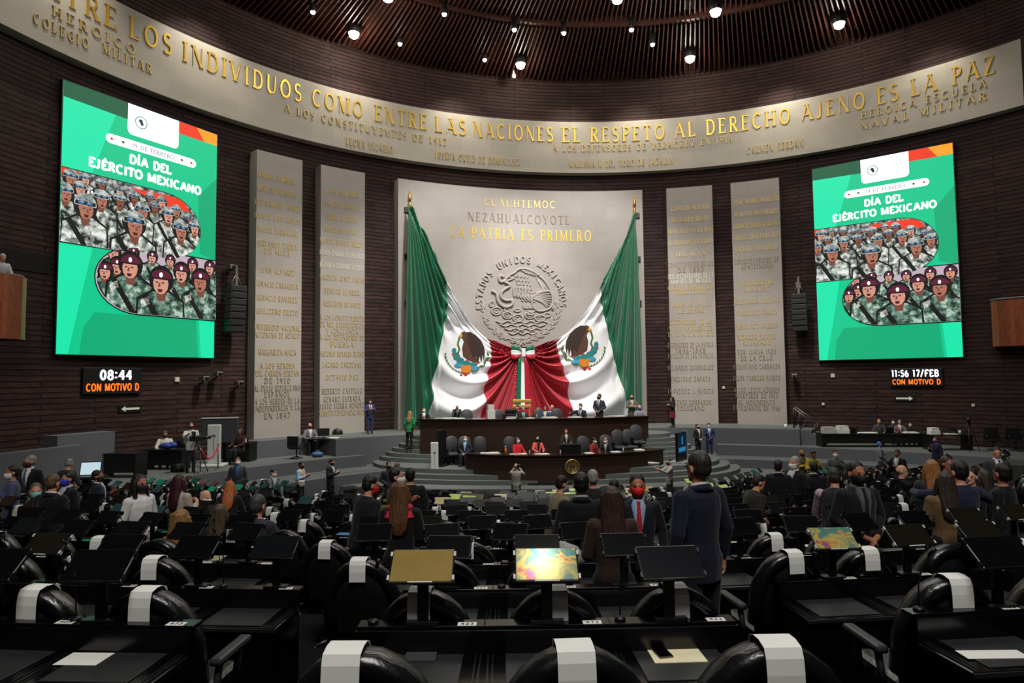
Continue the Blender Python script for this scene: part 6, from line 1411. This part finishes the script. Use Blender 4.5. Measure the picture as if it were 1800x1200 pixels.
person(1644, 768, 23.9, 'man in dark navy jacket and blue mask standing before the platform wall', -75, False, ('phone', 'down'), top=(24, 30, 48), mask=(44, 60, 160), hair=(S_, (60, 44, 38)), maxs=1.25)
person(1409, 790, 22.5, 'bald officer in camouflage with yellow sleeves before the right platform wall', 15, False, ('phone', 'phone'), top=(74, 78, 66), sleeve=(206, 164, 44), legs=(50, 54, 44), mask=BM, hair=('bald', K), skin=1)
person(1431, 793, 22.8, 'officer in yellow and green jacket looking down before the right platform wall', 5, False, ('phone', 'phone'), pitch=25, top=(112, 126, 60), sleeve=(196, 160, 40), legs=(40, 44, 38), hair=(S_, K), skin=3)
person(1468, 791, 22.4, 'man in grey suit and large white mask before the right platform wall', -10, False, ('clasp', 'clasp'), top=(84, 88, 88), mask=WM, hair=(S_, K))
person(1752, 786, 14.8, 'unmasked man in grey suit and dark tie standing at far right', -15, False, ('down', 'down'), yaw=-10, pitch=6, top=(84, 88, 92), shirt=(215, 215, 222), tie=(40, 38, 60), hair=(S_, (46, 38, 34)), snap=True, maxs=1.2)
# ---- deputies, left block
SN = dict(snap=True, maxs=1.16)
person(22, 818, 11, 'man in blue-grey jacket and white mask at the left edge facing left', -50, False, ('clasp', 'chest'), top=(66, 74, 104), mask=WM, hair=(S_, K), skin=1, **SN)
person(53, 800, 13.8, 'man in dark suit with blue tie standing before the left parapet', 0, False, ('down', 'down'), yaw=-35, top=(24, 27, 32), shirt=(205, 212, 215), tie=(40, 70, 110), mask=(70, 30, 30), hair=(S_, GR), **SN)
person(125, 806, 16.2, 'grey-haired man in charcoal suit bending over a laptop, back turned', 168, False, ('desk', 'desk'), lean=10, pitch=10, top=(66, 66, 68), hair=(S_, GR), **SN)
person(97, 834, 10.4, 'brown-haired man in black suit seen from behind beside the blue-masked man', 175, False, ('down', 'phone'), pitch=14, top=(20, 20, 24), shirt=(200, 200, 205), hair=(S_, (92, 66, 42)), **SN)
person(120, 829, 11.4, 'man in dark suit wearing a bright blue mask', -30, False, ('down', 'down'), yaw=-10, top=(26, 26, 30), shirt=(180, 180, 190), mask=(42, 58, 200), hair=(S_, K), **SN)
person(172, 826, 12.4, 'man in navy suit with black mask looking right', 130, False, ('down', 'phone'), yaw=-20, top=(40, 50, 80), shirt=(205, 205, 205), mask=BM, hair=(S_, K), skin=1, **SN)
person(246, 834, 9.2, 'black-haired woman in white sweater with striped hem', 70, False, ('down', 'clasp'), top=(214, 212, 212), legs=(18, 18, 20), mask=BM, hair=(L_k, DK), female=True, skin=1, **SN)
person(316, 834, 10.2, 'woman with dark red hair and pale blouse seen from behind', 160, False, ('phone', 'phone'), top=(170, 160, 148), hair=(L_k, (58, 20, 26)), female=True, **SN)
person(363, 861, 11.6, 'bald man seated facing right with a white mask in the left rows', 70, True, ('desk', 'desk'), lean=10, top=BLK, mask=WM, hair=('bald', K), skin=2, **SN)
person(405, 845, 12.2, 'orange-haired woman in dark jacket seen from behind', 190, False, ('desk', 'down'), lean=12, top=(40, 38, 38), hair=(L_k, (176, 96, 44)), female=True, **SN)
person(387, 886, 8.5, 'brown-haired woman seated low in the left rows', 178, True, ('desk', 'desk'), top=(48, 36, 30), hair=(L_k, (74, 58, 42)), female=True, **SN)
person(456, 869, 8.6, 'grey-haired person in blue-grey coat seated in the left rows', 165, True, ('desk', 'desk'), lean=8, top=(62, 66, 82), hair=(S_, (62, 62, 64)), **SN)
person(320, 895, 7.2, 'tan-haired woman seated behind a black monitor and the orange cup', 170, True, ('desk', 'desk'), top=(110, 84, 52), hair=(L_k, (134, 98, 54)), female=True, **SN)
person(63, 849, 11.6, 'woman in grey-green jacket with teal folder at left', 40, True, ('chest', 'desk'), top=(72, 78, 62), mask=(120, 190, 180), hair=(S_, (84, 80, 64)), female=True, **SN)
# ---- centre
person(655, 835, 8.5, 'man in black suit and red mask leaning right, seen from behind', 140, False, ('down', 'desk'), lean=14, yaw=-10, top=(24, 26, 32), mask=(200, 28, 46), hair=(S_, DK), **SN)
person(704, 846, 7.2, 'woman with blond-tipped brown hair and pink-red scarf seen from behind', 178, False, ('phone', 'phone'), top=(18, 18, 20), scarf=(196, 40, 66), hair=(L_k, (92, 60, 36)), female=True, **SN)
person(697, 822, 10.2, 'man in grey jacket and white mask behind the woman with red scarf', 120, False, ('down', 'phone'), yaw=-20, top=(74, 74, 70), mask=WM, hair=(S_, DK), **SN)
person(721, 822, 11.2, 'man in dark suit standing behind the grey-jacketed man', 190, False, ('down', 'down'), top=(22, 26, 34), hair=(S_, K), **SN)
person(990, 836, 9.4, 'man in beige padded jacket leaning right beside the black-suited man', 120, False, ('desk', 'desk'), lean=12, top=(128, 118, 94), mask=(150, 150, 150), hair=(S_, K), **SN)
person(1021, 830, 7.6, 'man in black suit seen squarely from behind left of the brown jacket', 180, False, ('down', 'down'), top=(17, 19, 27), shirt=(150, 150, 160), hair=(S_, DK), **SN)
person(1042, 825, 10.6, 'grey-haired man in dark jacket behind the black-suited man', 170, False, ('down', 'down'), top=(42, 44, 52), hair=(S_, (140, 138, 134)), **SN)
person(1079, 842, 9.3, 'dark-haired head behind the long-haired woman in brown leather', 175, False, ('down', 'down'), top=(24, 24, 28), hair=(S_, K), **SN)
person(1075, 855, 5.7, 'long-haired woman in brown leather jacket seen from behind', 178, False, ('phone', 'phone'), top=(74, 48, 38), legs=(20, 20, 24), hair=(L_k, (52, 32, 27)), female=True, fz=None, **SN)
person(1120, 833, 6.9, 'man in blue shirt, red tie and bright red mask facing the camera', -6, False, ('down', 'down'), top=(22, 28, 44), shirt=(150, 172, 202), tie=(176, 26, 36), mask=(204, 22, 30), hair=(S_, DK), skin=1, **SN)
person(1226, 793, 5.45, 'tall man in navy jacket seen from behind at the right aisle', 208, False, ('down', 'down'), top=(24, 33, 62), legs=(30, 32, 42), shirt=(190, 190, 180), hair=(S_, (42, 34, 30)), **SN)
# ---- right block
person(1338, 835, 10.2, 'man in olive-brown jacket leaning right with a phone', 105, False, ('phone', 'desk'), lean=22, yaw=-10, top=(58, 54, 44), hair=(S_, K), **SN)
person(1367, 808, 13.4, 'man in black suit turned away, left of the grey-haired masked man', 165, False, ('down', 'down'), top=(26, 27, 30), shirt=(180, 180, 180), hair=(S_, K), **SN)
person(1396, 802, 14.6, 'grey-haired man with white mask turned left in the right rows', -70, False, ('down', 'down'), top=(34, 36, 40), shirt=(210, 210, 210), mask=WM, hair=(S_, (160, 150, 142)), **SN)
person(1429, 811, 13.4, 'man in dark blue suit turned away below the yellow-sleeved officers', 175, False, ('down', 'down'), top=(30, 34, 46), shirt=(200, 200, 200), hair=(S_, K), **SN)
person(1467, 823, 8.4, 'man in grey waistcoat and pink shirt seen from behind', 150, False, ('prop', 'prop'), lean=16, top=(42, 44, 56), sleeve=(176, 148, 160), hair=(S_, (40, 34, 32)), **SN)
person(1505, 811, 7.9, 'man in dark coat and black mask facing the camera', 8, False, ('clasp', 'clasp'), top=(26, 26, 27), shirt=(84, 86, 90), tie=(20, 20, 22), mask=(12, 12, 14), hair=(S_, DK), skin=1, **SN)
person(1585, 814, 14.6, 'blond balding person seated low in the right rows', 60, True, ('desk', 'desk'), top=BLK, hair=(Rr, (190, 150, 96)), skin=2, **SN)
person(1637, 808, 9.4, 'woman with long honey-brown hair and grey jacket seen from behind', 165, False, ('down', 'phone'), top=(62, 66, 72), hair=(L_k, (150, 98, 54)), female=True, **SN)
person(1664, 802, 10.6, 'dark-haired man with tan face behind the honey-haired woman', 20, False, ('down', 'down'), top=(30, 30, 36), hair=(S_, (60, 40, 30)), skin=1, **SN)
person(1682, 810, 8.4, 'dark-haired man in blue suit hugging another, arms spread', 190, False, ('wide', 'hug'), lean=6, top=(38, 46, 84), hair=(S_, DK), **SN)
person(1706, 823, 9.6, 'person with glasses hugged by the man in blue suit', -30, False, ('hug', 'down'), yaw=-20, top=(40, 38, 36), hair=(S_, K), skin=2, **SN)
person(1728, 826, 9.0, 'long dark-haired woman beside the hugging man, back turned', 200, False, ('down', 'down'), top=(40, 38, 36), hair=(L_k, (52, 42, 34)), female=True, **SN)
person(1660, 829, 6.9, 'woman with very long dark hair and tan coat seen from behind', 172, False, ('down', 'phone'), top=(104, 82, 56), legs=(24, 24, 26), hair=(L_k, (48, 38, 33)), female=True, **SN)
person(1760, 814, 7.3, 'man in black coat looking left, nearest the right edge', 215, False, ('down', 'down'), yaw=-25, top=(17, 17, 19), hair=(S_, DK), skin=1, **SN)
pp = cyl(4, 446, R_WALL-1.0)
person(6, 446, pp.y, 'person in white shirt leaning on the left balcony', 60, False, ('desk', 'desk'), lean=20, top=(188, 190, 196), legs=(60, 64, 84), hair=(S_, (180, 178, 174)), fz=zbal-1.0, maxs=1.6)
def bake():
    dg = bpy.context.evaluated_depsgraph_get(); new = []
    for o in REM: new.append((o, bpy.data.meshes.new_from_object(o.evaluated_get(dg), depsgraph=dg)))
    for o, me in new:
        o.modifiers.clear(); me.name = o.name; o.data = me
bake()
near_things()
fill_seats(TAKEN)
# ================================================================ furniture and gear round the presidium
M_TBL = mat('table_black', (15, 15, 16), .4); M_GMET = mat('grey_metal', (120, 118, 112)); M_WHT = mat('white_enamel', (196, 198, 196), .4)
def facing(p): return -(AX+math.atan2(p[0]-HC[0], p[1]-HC[1])-AX)   # local -y looks at the hall's centre
def floorp(px, py, z): return atz(px, py, z)
def table(px0, px1, py_top, py_base, z, label, depth=.8, skirt=True, h=None, name='work_table'):
    a, c = atz(px0, py_base, z), atz(px1, py_base, z); m = (a+c)/2; h = h or (dep((px0+px1)/2, py_top, m.y).z-z)
    ux = Vector((c.x-a.x, c.y-a.y)); W = ux.length
    o = thing(name, label, 'table', (m.x, m.y, z), math.atan2(ux.y, ux.x))
    b = MB(); b.rbox(-W/2, W/2, 0, depth, h-.05, h, .01); b.build('table_top', M_TBL, o)
    if skirt: b = MB(); b.box(-W/2+.03, W/2-.03, .04, .07, .18, h-.05); b.build('modesty_panel', M_TBL, o)
    for x in (-W/2+.04, W/2-.04):
        b = MB(); b.box(x-.035, x+.035, .05, depth-.05, 0, h-.05); b.build('leg', M_TBL, o)
    def on(u, v): return Vector((m.x, m.y, z+h))+Matrix.Rotation(math.atan2(ux.y, ux.x), 3, 'Z') @ Vector((u*W/2, v, 0))
    return o, on, math.atan2(ux.y, ux.x)
def laptop(loc, rz, label, glow=None, s=1):
    o = thing('laptop', label, 'laptop', loc, rz); b = MB(); b.rbox(-.18*s, .18*s, -.12*s, .12*s, 0, .02, .005); b.build('keyboard_base', M_DARKM, o)
    M = Matrix.Translation((0, .12*s, .02)) @ Matrix.Rotation(math.radians(-14), 4, 'X'); b = MB(); b.rbox(-.18*s, .18*s, -.008, .008, 0, .25*s, .005, 0, M); l = b.build('lid', M_DARKM, o)
    if glow: b = MB(); b.box(-.165*s, .165*s, -.0105, -.0085, .015, .235*s, 0, M); b.build('screen', emi('screen_cool', glow, 1.0), l)
    return o
def office_chair(loc, rz, label, square=False, group=None):
    o = thing('office_chair', label, 'chair', loc, rz, group)
    b = MB(); b.rbox(-.25, .25, -.25, .25, .42, .5, .04); b.build('seat', M_CH, o)
    b = MB()
    if square: b.rbox(-.28, .28, .22, .3, .5, 1.0, .03)
    else: b.loft([[(x*s, y, .82+(z-.82)*s) for x, z in [(.26*math.cos(t), .82+.27*math.sin(t)) for t in [2*PI*k/16 for k in range(16)]]] for s, y in ((.9, .2), (1, .24), (.9, .29))]); b.tube([(0, .24, .45), (0, .25, .6)], .03)
    fixn(b.build('backrest', M_CH, o))
    for q in (-1, 1): b = MB(); b.tube([(q*.28, .2, .47), (q*.3, .15, .68), (q*.3, -.15, .68), (q*.28, -.18, .47)], .022, 6); b.build('armrest', M_CH, o)
    b = MB(); b.tube([(0, 0, .08), (0, 0, .43)], .03); [b.tube([(0, 0, .1), (.27*math.cos(2*PI*k/5), .27*math.sin(2*PI*k/5), .03)], .022, 6) for k in range(5)]; b.build('swivel_base', M_CH, o); return o
def kiosk(px, pyt, pyb, z, label, w_=.5):
    p = atz(px, pyb, z); h = dep(px, pyt, p.y).z-z
    o = thing('scanner_column', label, 'column stand', p, -AX*.6, 'pale column stands'); b = MB(); b.rbox(-w_/2, w_/2, -.09, .09, .12, h, .03); b.build('column', M_WHT, o)
    b = MB(); b.rbox(-w_*.9, w_*.9, -.4, .4, 0, .12, .04); b.build('foot', M_WHT, o)
    b = MB(); b.box(-w_*.15, w_*.15, -.1, -.09, h*.72, h*.76); b.box(-.008, .008, -.096, -.09, h*.2, h*.68); b.build('markings', M_GMET, o)
def tripod_camera(loc, rz, label, h=1.35, lens=.25):
    o = thing('video_camera', label, 'camera', loc, rz, 'video cameras on tripods')
    b = MB(); b.rbox(-.08, .08, -.25, .25, h, h+.2, .03); b.build('camera_body', M_DARKM, o); b = MB(); b.tube([(0, -.25, h+.1), (0, -.25-lens, h+.1)], .06, 12); b.build('lens', M_DARKM, o)
    b = MB(); b.box(-.15, .15, .1, .14, h+.2, h+.36); b.build('viewfinder', M_DARKM, o)
    for k in range(3): a = 2*PI*k/3+.5; b = MB(); b.tube([(0, 0, h), (.22*math.cos(a), .22*math.sin(a), h*.5), (.42*math.cos(a), .42*math.sin(a), .01)], [.025, .02, .014], 6); b.build('tripod_leg', M_DARKM, o)
zP = Z_PLAT
# left platform
o, on, r = table(250, 318, 790, 826, zP, 'black table before the white-shirted man on the left platform', .7)
ob = thing('blue_bag', 'bright blue bundle on the black table of the left platform', 'bag', on(.0, .3), r); b = MB(); b.ball((0, 0, .12), (.3, .2, .12)); b.ball((.2, .05, .14), (.2, .15, .13)); fixn(b.build('cloth_bundle', mat('royal_blue', (36, 60, 140), .6), ob))
o, on, r = table(158, 236, 797, 840, zP, 'low black table against the far left platform wall', .8)
o, on, r = table(390, 437, 778, 812, zP, 'black equipment desk beside the outermost left slab', .8)
for u, l in ((-.6, 'white cups on the equipment desk at left'), (.2, 'white papers on the equipment desk at left')):
    sheet_stack(*on(u, .3), l, .25, .3, .25 if u > 0 else .12, r)
ob = thing('sound_mixer', 'black sound mixer on the equipment desk at left', 'mixer', on(-.15, .4), r); b = MB(); b.rbox(-.35, .35, -.25, .25, 0, .14, .02); b.build('case', M_DARKM, ob); b = MB(); [b.box(-.3+.06*i, -.28+.06*i, -.2, .0, .14, .155) for i in range(11)]; b.build('faders', M_WHT, ob)
p = atz(380, 815, zP); h = dep(380, 734, p.y+.3).z-zP
o = thing('display_on_stand', 'large flat display seen from behind on a stand, left platform', 'display', (p.x, p.y+.3, zP), -AX*.5)
b = MB(); b.rbox(-.75, .75, -.05, .05, h-1.05, h, .03); b.build('display_case', mat('display_grey', (52, 56, 58), .5), o); b = MB(); b.box(-.74, .74, -.065, .06, h-.03, h+.012); b.build('top_edge', M_WHT, o)
for q in (-1, 1): b = MB(); b.box(q*.3-.03, q*.3+.03, -.03, .03, 0, h-.9); b.box(q*.3-.03, q*.3+.03, -.35, .35, 0, .05); b.build('stand', M_DARKM, o)
kiosk(376, 746, 820, zP, 'pale upright column stand before the large display on the left platform')
kiosk(764, 777, 846, Z_POD+.012, 'pale slim column stand at the left of the lower desk', .32)
o = thing('side_display', 'dark thin display standing edge-on behind the slim column left of the lower desk', 'display', dep(776, 810, 28.3).to_tuple()[:2]+(floor_at(*dep(776, 810, 28.3).to_tuple()[:2]),), AXR+.9); b = MB(); b.rbox(-.35, .35, -.03, .03, .3, 1.55, .02); b.build('panel', M_DARKM, o); b = MB(); b.box(-.3, .3, -.2, .2, 0, .04); b.box(-.05, .05, -.04, .04, .04, .32); b.build('stand', M_DARKM, o)
# rope barrier
pa, pb = atz(383, 825, zP), atz(352, 831, zP)
for p, l in ((pa, 'slim rope post right of the left platform tripod'), (pb, 'slim rope post at the platform edge by the tripod')):
    o = thing('rope_post', l, 'barrier post', p, 0, 'rope posts'); b = MB(); b.tube([(0, 0, .02), (0, 0, .95)], .025); b.ball((0, 0, .97), .04); b.build('post', M_GMET, o); b = MB(); b.lathe([(.005, 0), (.16, 0), (.15, .025), (.005, .03)], seg=16); fixn(b.build('base', M_GMET, o))
b = MB(); P = [pb.lerp(pa, i/14)+Vector((0, 0, .9-.42*(1-(2*i/14-1)**2))) for i in range(15)]; b.tube(P, .03, 8); tag(b.build('barrier_rope', mat('rope_red', (190, 30, 48), .6)), 'red barrier rope sagging between two posts on the left platform', 'rope')
tripod_camera(atz(345, 832, zP), 2.4, 'video camera on tripod in front of the standing cameraman at left', 1.2)
office_chair(atz(318, 818, zP), AXR, 'dark office chair left of the tripod on the left platform')
o = thing('stage_speaker', 'black wedge loudspeaker at the left platform edge', 'loudspeaker', atz(313, 829, zP), AXR); b = MB(); b.loft([[(x, -.2, 0), (x, .2, 0), (x, .12, .3), (x, -.1, .32)] for x in (-.22, .22)]); fixn(b.build('cabinet', M_DARKM, o))
# computer desk
o, on, r = table(538, 598, 771, 801, zP, 'black computer desk under the left slabs', .8, False)
ob = thing('desktop_screen', 'small dark computer screen on the desk under the left slabs', 'monitor', on(-.15, .35), r+.3); b = MB(); b.rbox(-.26, .26, -.02, .02, .1, .45, .01); b.build('case', M_DARKM, ob); b = MB(); b.tube([(0, 0, .01), (0, 0, .12)], .03); b.rbox(-.12, .12, -.1, .1, 0, .02, .005); b.build('stand', M_DARKM, ob)
sheet_stack(*on(.45, .35), 'white papers on the computer desk under the left slabs', .3, .45, .03, r)
p = atz(521, 806, zP); office_chair(p, AXR+2.6, 'square-backed black chair left of the computer desk', True); p = atz(575, 797, zP); office_chair((p.x+.2, p.y+1.0, zP), AXR, 'round-backed empty chair behind the computer desk')
o = thing('waste_bin', 'black waste bin right of the computer desk', 'bin', atz(605, 797, zP)); b = MB(); b.lathe([(.005, 0), (.17, 0), (.2, .42), (.18, .42), (.16, .03), (.005, .03)], seg=14); fixn(b.build('bin_body', M_DARKM, o))
o = thing('equipment_case', 'flat dark case at the right end of the left platform', 'case', atz(622, 796, zP)); b = MB(); b.rbox(-.3, .3, -.2, .2, 0, .18, .02); b.build('case_body', mat('case_grey', (44, 52, 52), .5), o); b = MB(); b.tube([(-.1, -.21, .09), (-.08, -.25, .09), (.08, -.25, .09), (.1, -.21, .09)], .012); b.build('handle', M_DARKM, o)
o = thing('blue_backpack', 'blue bag lying under the computer desk', 'bag', atz(558, 803, zP), .3); b = MB(); b.ball((0, 0, .12), (.28, .2, .13)); b.tube([(-.15, 0, .2), (0, 0, .3), (.15, 0, .2)], .02); fixn(b.build('bag_body', mat('bag_blue', (50, 90, 130), .6), o))
# right platform
o, on, r = table(1446, 1632, 762, 786, zP, 'long black table with machines under the right screen', .9)
for u, w_, h, l, m in ((-.82, .6, .3, 'grey flat box at the left end of the long right table', M_PAPER2), (-.55, .5, .35, 'white printer on the long right table', M_PAPER), (-.1, .9, .04, 'white papers on the long right table', M_PAPER), (.75, .6, .05, 'white papers at the right of the long right table', M_PAPER)):
    sheet_stack(*on(u, .35), l, .4, w_, h, r, m, 'paper_stack' if h < .1 else 'white_printer')
laptop(on(-.35, .4), r+PI, 'open black laptop on the long right table'); laptop(on(.35, .45), r+PI, 'second open laptop on the long right table, by the masked woman')
x = on(.5, .2); bottle(x.x, x.y, x.z, 'red bottle on the long right table', 1.4, mat('bottle_red', (190, 40, 60), .4))
o, on, r = table(1640, 1712, 764, 792, zP, 'shorter black table right of the long one', .9, False)
x = on(.55, .3); oc = thing('paper_cup', 'pale blue paper cup on the shorter right table', 'cup', x); b = MB(); b.lathe([(.003, 0), (.045, 0), (.06, .17), (.055, .17), (.042, .01)], seg=12); fixn(b.build('cup_body', mat('cup_blue', (180, 205, 215), .5), oc))
sheet_stack(*on(-.75, .3), 'white box with papers on the shorter right table', .35, .4, .3, r); sheet_stack(*on(.1, .3), 'papers on the shorter right table', .3, .5, .03, r); laptop(on(.2, .5), r+PI, 'dark laptop on the shorter right table')
office_chair(atz(1762, 794, zP)+Vector((0, .5, 0)), AXR-.5, 'black chair against the right wall, left of two', True, 'chairs by the right wall'); office_chair(atz(1798, 795, zP)+Vector((.1, .5, 0)), AXR-.5, 'black chair against the right wall, right of two', True, 'chairs by the right wall')
tripod_camera(atz(1728, 797, zP)+Vector((0, .8, 0)), -.6, 'video camera on tripod right of the shorter table', 1.3)
for px, l in ((1598, 'metal cable stand under the long right table'), (1618, 'second metal cable stand under the long right table')): pass
# free-standing poster screen right of the dais
p = atz(1198, 812, Z_TIER if False else floor_at(*atz(1198, 805, Z_TIER).to_tuple()[:2])); h = dep(1198, 759, p.y).z-p.z
o = thing('poster_screen', 'free-standing blue poster screen right of the presidium', 'display', p, AXR+.75); b = MB(); b.rbox(-.45, .45, -.04, .04, .05, h, .02); b.build('frame', M_DARKM, o)
b = MB(); b.box(-.41, .41, -.046, -.041, h*.3, h-.05); d_ = b.build('panel', emi('poster_navy', (12, 28, 52), .8), o); b = MB(); b.box(-.35, .3, -.049, -.047, h*.36, h*.5); b.box(-.06, .06, -.049, -.047, h*.6, h*.85); b.build('panel_print', emi('poster_cyan', (40, 130, 170), .8), d_)
b = MB(); b.box(.45, .5, -.05, .05, 0, h+.02); b.box(-.5, .5, -.3, .3, 0, .05); b.build('stand', M_WHT, o)
# handrails beside the stage steps
for q, l in ((0, 'thin metal handrail of the steps at the right stage end, front'), (1, 'thin metal handrail of the steps at the right stage end, rear')):
    a = H(38.6, 20.2+q*1.3, Z_STAGE+.012); c = H(41.3, 20.2+q*1.3, zP); o = thing('handrail', l, 'handrail', a, 0, 'step handrails'); d_ = c-a
    b = MB(); b.tube([(0, 0, 1.0), (d_.x, d_.y, d_.z+1.0)], .03); b.build('rail', M_GMET, o)
    for f in (0, .3, 1): b = MB(); b.tube([(d_.x*f, d_.y*f, (d_.z if f == 1 else 0)*f), (d_.x*f, d_.y*f, d_.z*f+1.0)], .04); b.build('post', M_DARKM, o)
p = H(37.6, 19.6, Z_STAGE+.012); o = thing('paper_cup', 'small white cup at the right end of the stage edge', 'cup', p); b = MB(); b.lathe([(.003, 0), (.06, 0), (.075, .22), (.07, .22), (.055, .01)], seg=12); fixn(b.build('cup_body', M_PAPER, o))
# cameras held in the pit, laptop at the far left, small speakers
def held_camera(px, py, d, rz, label, ln, white=False):
    o = thing('photo_camera', label, 'camera', dep(px, py, d), rz); b = MB(); b.rbox(-.07, .07, -.04, .04, -.05, .05, .015); b.build('camera_body', M_DARKM, o); b = MB(); b.tube([(0, -.04, 0), (0, -.04-ln, .1*ln)], .045 if not white else .055, 12); b.build('lens', M_WHT if white else M_DARKM, o)
held_camera(912, 819, 23.0, PI, 'black photo camera held up by the photographer in grey', .15)
held_camera(1160, 815, 24.4, -1.35, 'photo camera with long white lens held by the bearded cameraman', .42, True)
p = dep(153, 838, 17.0); laptop((p.x, p.y, p.z), .2, 'open laptop with bright screen beside the bending grey-haired man', (190, 215, 225), 1.4)
zz = floor_at(p.x, p.y); o = thing('side_stand', 'black pedestal under the open laptop at left', 'stand', (p.x, p.y, zz)); b = MB(); b.rbox(-.3, .3, -.22, .22, p.z-zz-.05, p.z-zz, .01); b.build('top', M_TBL, o); b = MB(); b.box(-.08, .08, -.08, .08, 0, p.z-zz-.05); b.build('post', M_TBL, o)
